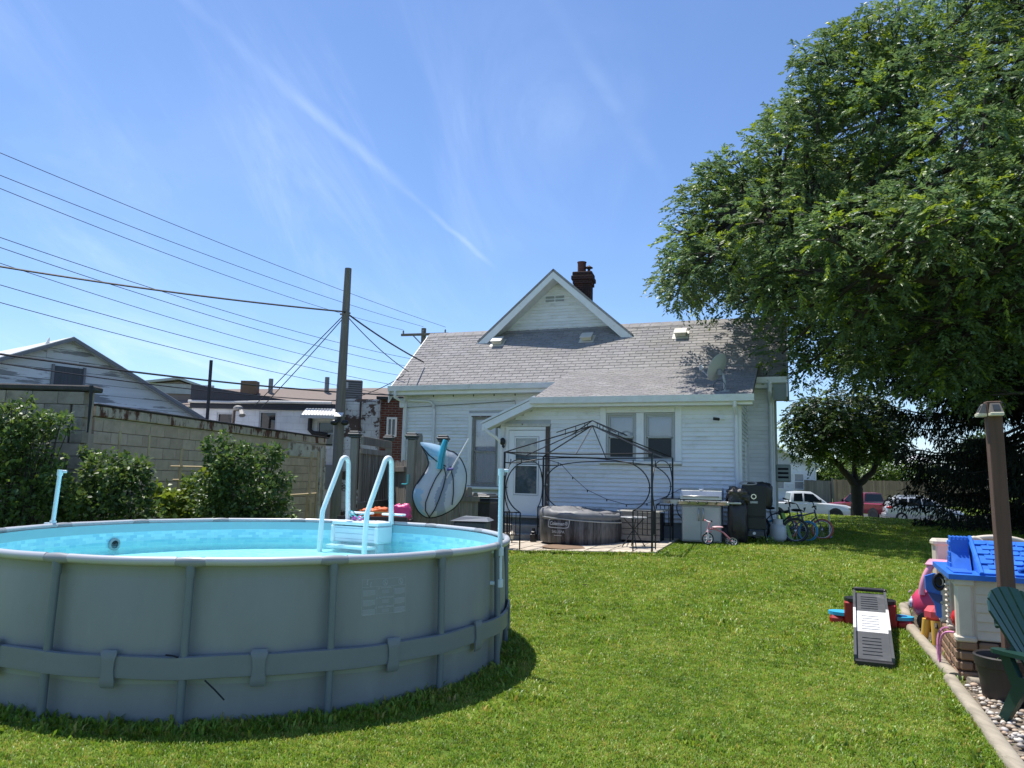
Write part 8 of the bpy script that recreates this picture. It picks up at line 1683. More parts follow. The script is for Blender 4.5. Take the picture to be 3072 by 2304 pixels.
LOB_BACK = [(15.98,25.85,9.5,1.1),(16.64,33.36,10.34,1.61),(17.55,29.19,12.51,1.08),(18.45,26.29,8.39,1.01),(24.59,32.6,12.94,1.07),(19.5,31.76,5.52,0.69),(14.51,29.48,6.41,1.15),(18.0,33.33,7.43,1.33),(17.39,31.17,10.42,1.25),(18.24,29.97,11.04,1.5),(19.18,29.09,6.28,1.26),(18.19,31.42,11.38,1.5),(16.65,33.95,12.0,1.23),(12.51,30.98,10.27,0.82),(18.48,36.03,9.96,1.59),(19.04,31.46,5.35,0.5),(15.76,28.29,6.86,1.67),(13.07,28.44,8.07,1.17),(15.7,29.02,12.03,1.22),(20.3,29.65,5.15,0.5),(14.9,24.75,7.32,1.64),(23.68,36.5,10.64,1.33),(15.0,33.44,10.0,1.41),(24.75,31.5,12.88,0.5),(18.29,32.05,9.36,1.17),(15.93,34.81,9.57,1.0),(14.92,32.3,12.14,1.15),(18.46,31.22,13.05,1.09),(16.69,31.9,7.53,1.01),(16.59,30.96,13.18,0.74),(23.1,32.87,11.37,1.52),(22.31,33.75,12.67,1.03),(19.19,30.07,5.22,0.71),(20.82,30.2,5.5,0.7),(19.38,34.43,11.86,1.56),(22.2,34.63,8.43,1.34),(16.53,33.63,9.19,1.42),(15.39,29.88,12.28,0.95),(15.65,24.75,8.53,1.06),(23.54,30.24,11.65,0.66),(12.53,29.74,11.38,0.58),(15.67,32.21,7.03,1.1),(14.96,31.24,12.64,0.61),(13.47,28.52,10.99,1.15),(12.62,29.9,7.23,1.61),(12.56,30.26,11.17,0.68),(20.86,28.53,7.93,1.45),(18.07,29.38,6.0,1.36),(20.83,31.79,13.59,1.01),(17.48,27.55,7.92,1.3),(18.81,32.72,7.84,1.41),(17.54,30.0,13.38,0.5),(19.17,33.64,13.22,1.26),(16.28,32.14,13.0,0.91),(18.74,29.32,5.36,0.96),(17.21,28.12,11.04,1.25),(13.28,32.14,10.3,1.09),(12.17,28.78,9.49,1.18),(16.46,29.74,5.5,0.5),(21.46,32.87,8.97,1.31),(21.61,32.89,12.83,1.17),(23.12,34.43,8.01,1.54),(12.22,29.87,10.37,0.8),(14.42,27.23,6.72,1.08),(21.02,31.73,12.28,1.1),(23.85,30.83,6.95,0.5),(12.28,27.29,6.81,1.2),(21.2,31.93,6.61,1.5),(13.64,28.75,9.55,1.6),(19.9,31.48,12.7,1.13),(22.68,29.43,11.61,0.92),(16.42,26.44,6.88,1.33),(23.7,31.24,8.37,1.03),(16.91,26.63,8.73,1.33),(18.02,26.17,10.01,1.11),(14.06,26.4,7.79,1.42),(18.69,27.33,7.39,1.19),(13.72,26.73,9.3,1.67),(24.14,35.24,9.6,1.07),(15.42,29.26,5.7,0.63),(19.91,29.39,7.83,1.45),(17.11,31.52,6.35,1.01),(22.95,32.09,13.67,1.08),(23.33,29.8,11.93,0.55),(18.18,26.06,7.46,1.13),(15.46,27.49,7.95,1.03),(19.7,29.64,10.97,1.06),(23.81,32.36,12.36,1.26),(21.48,37.13,11.28,1.29),(22.05,32.42,10.79,1.34),(20.1,28.68,5.93,1.19),(11.96,31.23,9.74,0.5),(14.51,30.89,5.9,0.51),(19.44,27.54,10.13,1.36),(21.2,34.07,11.48,1.21),(17.54,27.99,9.94,1.11),(18.88,30.32,12.4,1.52),(16.9,28.54,6.1,1.28),(20.53,32.9,7.77,1.56),(11.62,29.24,7.38,1.2),(13.11,28.73,6.19,1.16),(15.0,31.36,11.45,1.69),(24.15,34.27,9.38,1.08),(22.4,29.18,8.11,0.76),(16.95,34.72,9.57,1.33),(22.33,29.24,10.13,1.04),(19.2,27.94,8.8,1.27),(17.72,32.45,12.97,1.39),(21.9,29.69,6.6,1.56),(13.99,27.34,10.27,1.2),(21.72,31.29,9.92,1.58),(13.87,29.95,11.36,1.18),(23.12,31.32,7.03,1.22),(14.64,31.26,6.44,1.0),(13.17,32.79,7.61,1.34),(22.77,29.44,8.72,0.62),(22.04,32.09,7.01,1.13),(19.68,32.65,6.94,1.49),(18.54,29.62,8.12,1.02),(18.06,28.11,6.0,1.06),(12.37,28.53,11.46,1.54),(12.16,35.4,14.93,1.62),(16.5,33.63,14.75,1.02),(11.49,29.41,14.13,0.96),(14.41,35.95,13.23,1.5),(7.92,32.91,10.9,0.6),(13.05,34.12,9.21,1.04),(12.0,27.17,9.99,1.47),(14.54,32.12,15.05,1.22),(10.4,33.91,10.25,1.07),(13.64,31.28,11.31,1.42),(15.88,34.19,11.96,1.22),(11.74,28.92,13.24,1.3),(11.69,29.35,10.1,1.52),(14.21,31.83,12.82,1.19),(14.93,34.4,13.49,1.65),(8.58,28.43,10.42,1.23),(12.01,28.69,8.96,1.54),(16.96,35.15,14.26,1.23),(13.27,34.56,14.51,1.47),(9.61,30.09,11.58,1.15),(14.47,33.94,11.57,1.61),(10.95,27.06,10.69,1.4),(14.25,34.95,16.23,1.19),(14.73,29.66,9.35,0.66),(15.59,32.47,14.98,1.37),(11.47,33.12,9.67,0.91),(8.96,28.49,11.88,1.46),(10.1,33.0,13.54,1.29),(12.46,32.67,10.78,1.15),(11.26,30.04,7.85,0.51),(15.52,31.77,10.89,0.97),(13.85,33.08,8.73,0.58),(15.66,35.42,11.18,1.56),(7.39,28.37,10.23,1.11),(9.81,27.24,11.85,1.26),(15.8,35.16,14.98,1.36),(14.06,33.31,12.43,1.19),(10.07,30.66,8.87,0.57),(7.89,32.39,11.35,0.59),(14.68,30.32,13.5,1.22),(15.75,33.5,16.27,0.65)]
LOB_SMALL = [(16.21,38.41,5.08,0.6),(16.74,36.42,3.28,0.57),(18.16,36.48,3.44,0.5),(15.33,36.51,3.5,0.82),(18.35,36.29,4.19,0.5),(18.9,38.16,5.12,0.73),(17.27,38.68,4.42,0.85),(16.87,38.13,4.76,0.66),(18.5,37.24,3.29,0.5),(13.38,36.17,3.86,0.7),(16.03,37.74,3.47,0.8),(13.76,37.73,4.28,0.53),(17.9,39.09,5.21,0.94),(16.23,37.88,6.07,0.59),(13.32,36.19,4.96,0.51),(17.12,35.73,3.84,0.69),(15.38,38.61,5.22,0.86),(17.02,37.22,4.19,0.91),(15.4,35.75,5.44,1.0),(15.63,36.32,4.71,0.87),(14.64,36.17,5.63,0.64),(18.8,37.2,4.34,0.5),(17.76,38.27,5.41,0.95),(15.21,34.69,4.5,1.04),(17.36,36.32,4.81,0.89),(14.55,37.83,5.52,0.67),(17.51,36.04,3.16,0.62),(16.3,37.57,4.99,0.87),(19.04,37.68,4.38,0.5),(14.21,35.42,3.51,0.8),(14.75,38.25,4.7,0.7),(18.29,37.79,3.16,0.52),(15.51,38.18,4.21,0.65),(14.03,36.61,3.33,0.64),(18.6,39.06,4.82,0.75),(18.99,37.67,3.86,0.5),(14.57,37.17,5.17,0.98),(14.31,35.76,5.16,0.89),(14.45,37.86,3.37,0.68),(13.53,35.75,4.74,0.65),(18.33,37.41,3.93,0.96),(17.53,37.91,3.44,0.66),(17.42,37.13,5.82,0.62),(16.09,35.86,3.87,0.66),(16.82,36.32,5.79,0.65),(14.54,36.26,3.67,0.81),(14.99,38.34,3.88,0.65),(13.92,37.75,3.34,0.5),(18.22,37.3,4.72,0.71),(13.15,36.41,4.32,0.5),(16.64,35.42,4.37,0.95),(18.25,37.69,5.62,0.61),(14.94,37.75,2.98,0.5),(16.44,37.22,3.33,0.64),(14.82,35.2,3.92,0.63),(17.5,37.79,6.01,0.59),(16.54,39.14,4.45,0.68),(18.77,38.46,4.37,0.81),(13.63,36.23,5.45,0.5),(15.19,35.71,4.42,0.75)]

def leaves(P, D, ln, wd, rs, pal, nrm=None, fold=.25, tilt=.55):
    """numpy leaf quads as two triangles folded on the midrib. P base points, D directions"""
    n = len(P); D = D/np.linalg.norm(D, axis=1, keepdims=True)
    up = np.tile(np.array([0., 0, 1]), (n, 1)) if nrm is None else nrm
    up = up+rs.normal(0, tilt, (n, 3)); S = np.cross(D, up); S /= np.linalg.norm(S, axis=1, keepdims=True)+1e-9; U = np.cross(S, D)
    l = (ln*rs.uniform(.7, 1.25, n))[:, None]; w = (wd*rs.uniform(.75, 1.2, n))[:, None]
    mid = P+D*l*.45; V = np.stack([P, mid+S*w+U*w*fold, P+D*l, mid-S*w+U*w*fold], 1).reshape(-1, 3)
    i = np.arange(n)[:, None]*4; T = np.concatenate([i+np.array([[0, 1, 2]]), i+np.array([[0, 2, 3]])]).astype(np.int32)
    pal = np.array(pal); c = pal[rs.randint(len(pal), size=n)]*rs.uniform(.72, 1.28, (n, 1)); C = np.repeat(np.c_[c, np.ones(n)], 4, 0)
    return V, T, C
def unit(rs, n): v = rs.normal(0, 1, (n, 3)); return v/np.linalg.norm(v, axis=1, keepdims=True)
def crown_sprays(lobes, per, leafs, rl, ln, wd, rs, pal, droop=.55, flat=.8, pal2=None, p2=.0, shell=.55):
    Ps = []; Ds = []; tw = []
    for (x, y, z, r) in lobes:
        n = int(per*r*r); d = unit(rs, n); d[:, 2] = d[:, 2]*.8+.25; d /= np.linalg.norm(d, axis=1, keepdims=True)
        q = rs.uniform(shell, 1.0, n)[:, None]; P = np.array([x, y, z])+d*q*r*np.array([1, 1, flat])
        Ax = d+np.array([0, 0, -droop])+rs.normal(0, .35, (n, 3)); Ax /= np.linalg.norm(Ax, axis=1, keepdims=True); Ps.append(P); Ds.append(Ax)
    P = np.concatenate(Ps); A = np.concatenate(Ds); n = len(P); K = leafs
    t = np.tile(np.linspace(.05, 1, K), (n, 1)); L = rl*rs.uniform(.6, 1.3, (n, 1))
    side = np.cross(A, np.array([0, 0, 1.])); side /= np.linalg.norm(side, axis=1, keepdims=True)+1e-9
    sg = np.where(np.arange(K) % 2 == 0, 1, -1)[None, :, None]
    B = P[:, None, :]+A[:, None, :]*(t*L)[:, :, None]; B[:, :, 2] -= .35*(t*L)**2/rl*.8
    Dl = A[:, None, :]*.75+side[:, None, :]*sg*.9+np.array([0, 0, -.25])+rs.normal(0, .22, (n, K, 3))
    V, T, C = leaves(B.reshape(-1, 3), Dl.reshape(-1, 3), ln, wd, rs, pal)
    if pal2 is not None:
        m = np.repeat(np.repeat(rs.uniform(0, 1, n) < p2, K), 4); c2 = np.array(pal2); C[m, :3] = c2[rs.randint(len(c2), size=m.sum()//4).repeat(4)]*rs.uniform(.8, 1.2, (m.sum(), 1))
    # hue drifts from one bough to the next
    hv = np.repeat(np.repeat(np.concatenate([np.full(len(p), rs.uniform(.78, 1.22)) for p in Ps]), K), 4)[:, None]; C[:, :3] *= hv
    return V, T, C
def limb(mb, A, B, r0, r1, rs, bend=.12, n=7, sides=7):
    A, B = Vector(A), Vector(B); L = (B-A).length; pts = []
    o1 = Vector(rs.normal(0, bend*L, 3)); o2 = Vector(rs.normal(0, bend*L, 3))
    pts = bez(A, A.lerp(B, .33)+o1*.6+Vector((0, 0, .06*L)), A.lerp(B, .66)+o2*.6+Vector((0, 0, .05*L)), B, n); mb.tube(pts, [r0+(r1-r0)*i/n for i in range(n+1)], sides); return pts
def make_tree(name, label, base, forks, lobes, leafargs, r_trunk, r_twig, mat, seed, group=None, nlimb=1.0):
    rs = np.random.RandomState(seed); base = Vector(base); t = thing(name, label, 'tree', base, 0, group)
    mb = MB(); tops = []
    for (path, r0, r1) in forks:
        pts = [Vector(p)-base for p in path]; S = []
        for i in range(len(pts)-1):
            for k in range(5): S.append(pts[i].lerp(pts[i+1], k/5)+Vector(rs.normal(0, .012*(pts[i+1]-pts[i]).length, 3)))
        S.append(pts[-1]); n = len(S); mb.tube(S, [r0+(r1-r0)*i/(n-1) for i in range(n)], 10); tops += [(S[i], r0+(r1-r0)*i/(n-1)) for i in range(n//3, n)]
    mb.build('trunk', M_BARK, t, smooth=60)
    br = MB()
    for (x, y, z, r) in lobes:
        c = Vector((x, y, z))-base; best = min(tops, key=lambda q: (q[0]-c).length+max(0, (q[0].z-c.z))*.8)
        d = (best[0]-c).length; rr = min(best[1]*.75, r_twig*(1+d*.22)); pts = limb(br, best[0], c, rr, r_twig*.45, rs, .07, 7, 5)
        for k in range(3):
            e = Vector(unit(rs, 1)[0])*r*.85; e.z = abs(e.z)*.6; limb(br, pts[-2], c+e, r_twig*.4, r_twig*.12, rs, .1, 4, 4)
    br.build('branches', M_BARK, t, smooth=60)
    V, T, C = leafargs(rs); V = V-np.array(base); me = npmesh('crown', V, np.zeros((0, 4), int), mat, C, T); obj('crown', me, t); return t
LM_TREE = leaf_mat('tree_leaf', .34, .46, .5); LM_DARK = leaf_mat('dark_leaf', .34, .42, .4); LM_NEEDLE = leaf_mat('needle', .12, .7, .25)
G1 = [(.10, .165, .066), (.12, .192, .068), (.088, .148, .068), (.142, .21, .068), (.108, .176, .088)]
G2 = [(.22, .30, .045), (.18, .26, .04)]
tb = (14.6, 18.6, gz(14.6, 18.6)-.1)
make_tree('shade_tree', 'huge leafy shade tree overhanging the house from the right', tb,
    [([tb, (14.5, 18.5, 2.2), (14.2, 18.5, 4.2)], .42, .34), ([(14.2, 18.5, 4.0), (12.2, 18.4, 5.2), (9.6, 18.0, 6.6), (7.2, 17.4, 7.6), (5.2, 17.2, 7.8)], .24, .07), ([(14.2, 18.5, 4.1), (13.4, 18.7, 7), (11.8, 18.8, 9.5), (9.6, 18.6, 11.5)], .26, .07), ([(14.2, 18.5, 4.2), (14.6, 18.8, 8), (14, 19, 12), (13.4, 18.8, 14)], .26, .06), ([(14.2, 18.5, 4.2), (16.4, 18.2, 7), (18, 18, 10)], .24, .07), ([(12.2, 18.4, 5.2), (10.4, 16.2, 5.4), (8.6, 15.2, 5.8), (7.2, 15.2, 6.0)], .13, .05), ([(13.4, 18.7, 7), (12.5, 16, 9.5), (11.2, 14.6, 11)], .14, .05)],
    LOB_BIG, lambda rs: crown_sprays(LOB_BIG, 125, 12, .27, .115, .025, rs, G1, .30, .80, G2, .16, .55), .42, .05, LM_TREE, 21)
sb = (17.0, 38.0, gz(17, 38)-.05)
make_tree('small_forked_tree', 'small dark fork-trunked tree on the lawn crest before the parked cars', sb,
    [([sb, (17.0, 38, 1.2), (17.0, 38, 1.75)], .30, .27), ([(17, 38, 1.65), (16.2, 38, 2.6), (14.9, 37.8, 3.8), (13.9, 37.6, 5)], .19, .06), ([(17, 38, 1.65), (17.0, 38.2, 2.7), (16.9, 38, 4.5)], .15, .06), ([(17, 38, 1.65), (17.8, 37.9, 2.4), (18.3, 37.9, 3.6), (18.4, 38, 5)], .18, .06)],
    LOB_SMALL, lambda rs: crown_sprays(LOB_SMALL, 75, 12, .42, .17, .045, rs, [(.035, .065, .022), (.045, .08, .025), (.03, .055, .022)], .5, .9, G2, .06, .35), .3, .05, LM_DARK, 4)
bt = (20.5, 28.5, gz(20.5, 28.5)-.1)
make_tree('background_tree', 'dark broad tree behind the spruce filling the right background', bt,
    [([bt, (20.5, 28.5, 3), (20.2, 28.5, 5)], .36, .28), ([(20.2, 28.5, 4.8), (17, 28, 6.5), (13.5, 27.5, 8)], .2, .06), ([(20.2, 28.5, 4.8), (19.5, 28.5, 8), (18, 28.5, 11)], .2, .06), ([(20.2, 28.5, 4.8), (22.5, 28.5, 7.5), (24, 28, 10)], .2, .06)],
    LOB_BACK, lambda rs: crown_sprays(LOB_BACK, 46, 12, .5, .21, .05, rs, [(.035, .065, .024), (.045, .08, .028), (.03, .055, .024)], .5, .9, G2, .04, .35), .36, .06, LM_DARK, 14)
def make_spruce():
    rs = np.random.RandomState(9); x0, y0 = 14.7, 21.5; base = Vector((x0, y0, gz(x0, y0)-.05)); t = thing('spruce_tree', 'very dark drooping spruce at the right behind the playhouse', 'tree', base, 0)
    mb = MB(); mb.tube([(0, 0, 0), (0, 0, 6), (.1, 0, 14)], [.26, .18, .03], 10); mb.build('trunk', M_BARK, t, smooth=60)
    br = MB(); P = []; D = []
    z = .5
    while z < 13.5:
        R = (3.0+.22*min(z, 4))*min(1, (14.5-z)/10)**.8+.25; nb = int(rs.randint(6, 9))
        for k in range(nb):
            a = rs.uniform(0, 2*PI); Lb = R*rs.uniform(.72, 1.1); d = np.array([math.cos(a), math.sin(a), 0]); pts = []
            for i in range(9):
                q = i/8; pts.append(d*Lb*q+np.array([0, 0, z+.05*Lb-.42*Lb*q+.30*Lb*q*q*q]))
            br.tube([tuple(p) for p in pts], [.045*(1-.85*i/8)*(R/3.7+.2) for i in range(9)], 4)
            side = np.array([-d[1], d[0], 0])
            for i in range(int(Lb*52)):
                q = rs.uniform(.12, 1)**.8; f = q*8; i0 = min(int(f), 7); p = pts[i0]+(pts[i0+1]-pts[i0])*(f-i0); off = side*rs.normal(0, .20*(1-.5*q)*min(Lb, 2)*.5)
                p = p+off+np.array([0, 0, rs.normal(0, .03)])
                hd = np.array([0, 0, -1.])*rs.uniform(.5, 1.4)+d*rs.uniform(.0, .7)+side*np.sign(off @ side)*.35+rs.normal(0, .18, 3)
                m = rs.randint(2, 5)
                for jj in range(m): P.append(p+hd*.09*jj+rs.normal(0, .035, 3)); D.append(hd+rs.normal(0, .35, 3))
        z += rs.uniform(.20, .34)
    br.build('branches', M_BARK, t)
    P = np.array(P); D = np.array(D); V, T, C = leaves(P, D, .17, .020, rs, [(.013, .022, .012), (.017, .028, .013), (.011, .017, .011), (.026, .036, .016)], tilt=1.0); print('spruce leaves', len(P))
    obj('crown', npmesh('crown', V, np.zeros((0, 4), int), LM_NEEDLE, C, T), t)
make_spruce()
def shrub(name, label, base, blobs, n, ln, wd, pal, seed, stems=5, cat='shrub', group='shrubs along the block wall', mat=None):
    rs = np.random.RandomState(seed); base = Vector(base); t = thing(name, label, cat, base, 0, group); mb = MB()
    for (x, y, z, r) in blobs:
        for k in range(stems):
            c = Vector((x, y, z))-base; s0 = Vector((c.x*.35+rs.normal(0, .1), c.y*.35+rs.normal(0, .1), 0)); e = c+Vector(unit(rs, 1)[0])*r*.75; limb(mb, s0, e, .018, .005, rs, .06, 6, 5)
    mb.build('stems', M_BARK, t, smooth=60)
    if len(blobs) > 5 and base.y < 20:
        xb = []
        for (x, y, z, r) in blobs:
            for k in range(4):
                d = unit(rs, 1)[0]; d[2] = abs(d[2])*.9+.15; q = rs.uniform(.95, 1.25); xb.append((x+d[0]*r*q, y+d[1]*r*q*.7, z+d[2]*r*q, r*rs.uniform(.16, .30)))
        blobs = [(x, y, z, r*.92) for x, y, z, r in blobs]+xb
    wts = np.array([b[3]**1.75 for b in blobs]); cnt = (wts/wts.sum()*n).astype(int); Ps = []; Ds = []
    for (x, y, z, r), k in zip(blobs, cnt):
        d = unit(rs, k); bump = 1+.16*np.sin(d[:, 0]*7+seed)*np.cos(d[:, 2]*6+d[:, 1]*5); q = (rs.uniform(.25, 1, k)**.5*bump)[:, None]
        Ps.append(np.array([x, y, z])+d*q*r*np.array([1, .9, 1.0])); Ds.append(d*.7+np.array([0, 0, -.25])+rs.normal(0, .55, (k, 3)))
    P = np.concatenate(Ps); D = np.concatenate(Ds); k = P[:, 2] > base.z+.05; P = P[k]; D = D[k]
    V, T, C = leaves(P, D, ln, wd, rs, pal, tilt=.6); V = V-np.array(base); obj('foliage', npmesh('foliage', V, np.zeros((0, 4), int), mat or LM_DARK, C, T), t); return t
LIL = [(.075, .13, .036), (.092, .155, .04), (.06, .108, .036), (.13, .19, .046)]
shrub('lilac_shrub', 'tall dark lilac shrub at the far left with upright top sprays', (-7.3, 11.3, .05), [(-7.7, 11.3, 1.2, .75), (-7.2, 11.2, 1.35, .62), (-7.5, 11.4, 1.9, .48), (-7.05, 11.3, 1.98, .36), (-6.85, 11.25, 2.3, .24), (-7.25, 11.3, 2.42, .27), (-7.72, 11.35, 2.38, .28), (-6.55, 11.2, 2.32, .20), (-6.75, 11.2, 1.1, .55), (-7.9, 11.2, .6, .6)], 7600, .085, .027, LIL, 31)
shrub('lilac_shrub', 'lower rounded dark shrub between tall lilac and grape vine', (-5.95, 11.45, .06), [(-6.2, 11.4, 1.0, .55), (-5.8, 11.45, 1.15, .60), (-5.45, 11.4, .95, .45), (-5.55, 11.5, 1.65, .27), (-6.0, 11.5, 1.6, .42), (-6.4, 11.4, .6, .5)], 6400, .082, .027, LIL, 32)
shrub('grape_vine', 'light yellow-green grape vine climbing low on the trellis', (-5.0, 12.0, .06), [(-5.1, 11.9, .75, .40), (-4.75, 12.1, .95, .33), (-4.95, 12.2, 1.35, .26), (-5.25, 12.0, 1.15, .28), (-4.6, 12.2, 1.2, .18), (-4.68, 12.5, 1.62, .10), (-4.45, 12.2, .55, .25)], 2300, .10, .042, [(.16, .22, .035), (.19, .26, .05), (.12, .18, .03)], 33, 3)
shrub('round_shrub', 'round glossy dark green shrub in front of the block wall trellis', (-4.1, 11.7, .08), [(-4.3, 11.65, 1.25, .52), (-3.95, 11.7, 1.35, .55), (-4.15, 11.75, 1.75, .42), (-4.4, 11.7, 1.95, .25), (-3.65, 11.7, 1.95, .20), (-3.6, 11.65, 1.2, .42), (-4.2, 11.6, .75, .55), (-3.75, 11.7, .8, .45)], 7800, .075, .026, LIL, 34)
e = MB(); rr_ = random.Random(8)
wd = thing('weed_clump', 'pale weedy sprouts in front of the block wall right of the shrub', 'weed', (-3.55, 12.4, gz(-3.55, 12.4)), 0)
for k in range(60):
    c = Vector((rr_.uniform(-.25, .25), rr_.uniform(-.1, .1), rr_.uniform(.05, 1.0))); q = Vector((rr_.uniform(-1, 1), rr_.uniform(-1, 1), rr_.uniform(-.3, .8))).normalized()*.09; s = q.cross(Vector((0, 0, 1))).normalized()*.03; e.add([c, c+q*.5+s, c+q, c+q*.5-s], [(0, 1, 2, 3)])
e.build('leaves', pm('pale_weed', (.20, .28, .08), .5, var=.3), wd)
BR_ = [(.10, .17, .03), (.13, .21, .035), (.08, .14, .03)]
shrub('hedge_shrub', 'sunlit green shrub behind the far board fence, left of the forked tree', (28.4, 67, .3), [(27.2, 67, 1.9, 1.3), (28.4, 67, 2.5, 1.6), (29.6, 67.5, 2.2, 1.3), (27.6, 68, 2.9, 1.4)], 4200, .24, .09, BR_, 41, 3, group='shrubs behind the far fence', mat=LM_TREE)
shrub('hedge_shrub', 'sunlit green shrub behind the far board fence, right of the forked tree', (33, 67, .3), [(31.2, 67, 2.0, 1.3), (32, 67, 2.5, 1.4), (32.8, 67, 2.6, 1.6), (34.6, 67, 2.5, 1.6), (36.6, 67, 2.3, 1.6)], 6000, .24, .09, BR_, 42, 3, group='shrubs behind the far fence', mat=LM_TREE)
for i, (x, y, h, w) in enumerate(((19, 92, 5.5, 5), (30, 95, 6.5, 6), (42, 90, 6, 6), (54, 88, 7, 6), (66, 84, 7, 7))):
    shrub('distant_tree', ('leftmost', 'second', 'third', 'fourth', 'rightmost')[i]+' hazy tree in the row beyond the far fence', (x, y, .2), [(x-w*.3, y, h*.55, w*.45), (x+w*.3, y, h*.6, w*.45), (x, y, h*.85, w*.4)], 2600, .5, .2, [(.05, .085, .03), (.06, .10, .035)], 50+i, 3, 'tree', 'row of trees beyond the far fence', LM_TREE)
ws = thing('weed_sprig', 'small light green weed growing by the gas tank', 'weed', (4.95, 15.0, gz(4.95, 15)), 0); e = MB()
for k in range(26):
    c = Vector((rr_.uniform(-.16, .16), rr_.uniform(-.04, .04), rr_.uniform(.02, .14))); q = Vector((rr_.uniform(-1, 1), rr_.uniform(-1, 1), rr_.uniform(.2, 1))).normalized()*.07; s = q.cross(Vector((0, 0, 1))).normalized()*.02; e.add([c, c+q*.5+s, c+q, c+q*.5-s], [(0, 1, 2, 3)])
e.build('leaves', pm('bright_weed', (.16, .26, .05), .5, var=.3), ws)
# ------------------------------------------------------------------ street side: cars, neighbour house, far fence
M_TYRE = pm('car_tyre', (.02, .02, .02), .8); M_CGL = pm('car_glass', (.012, .016, .02), .08, spec=.35, var=0); M_CHR = pm('chrome', (.6, .6, .6), .2, .9)
def loft(name, sections, mat, parent, smooth=35):
    """sections: list of (x, [(y,z),...]) closed loops with equal counts"""
    V = []; n = len(sections[0][1])
    for x, loop in sections: V += [(x, y, z) for y, z in loop]
    m = len(sections); F = [(i*n+j, i*n+(j+1) % n, (i+1)*n+(j+1) % n, (i+1)*n+j) for i in range(m-1) for j in range(n)]+[tuple(range(n-1, -1, -1)), tuple((m-1)*n+j for j in range(n))]
    e = MB(); e.add(V, F); return e.build(name, mat, parent, smooth=smooth)
def sect(w, z0, z1, tw=None, r=.08, mid=None):
    tw = w if tw is None else tw; mid = (z0+z1)/2 if mid is None else min(mid, z1-r)
    return [(-w, z0+r), (-w+r*.6, z0), (w-r*.6, z0), (w, z0+r), (w, mid), (tw, z1-r), (tw-r, z1), (-tw+r, z1), (-tw, z1-r), (-w, mid)]
def wheels(c, xs, w, r):
    for x in xs:
        for sy in (-1, 1):
            e = MB(); e.lathe([(r*.62, -.11), (r*.95, -.11), (r, -.08), (r, .08), (r*.95, .11), (r*.62, .11)], 22, c=(x, sy*(w-.10), r), axis=(0, 1, 0)); o = e.build('wheel', M_TYRE, c, smooth=40)
            e = MB(); e.lathe([(0, .09), (r*.2, .10), (r*.55, .06), (r*.64, .10)], 22, c=(x, sy*(w-.10), r), axis=(0, sy, 0)); e.build('rim', pm('alloy', (.5, .5, .52)), o, smooth=40)
def pane(c, P, name='side_window', mat=None):
    e = MB(); e.add(P, [tuple(range(len(P)))]); e.build(name, mat or M_CGL, c)
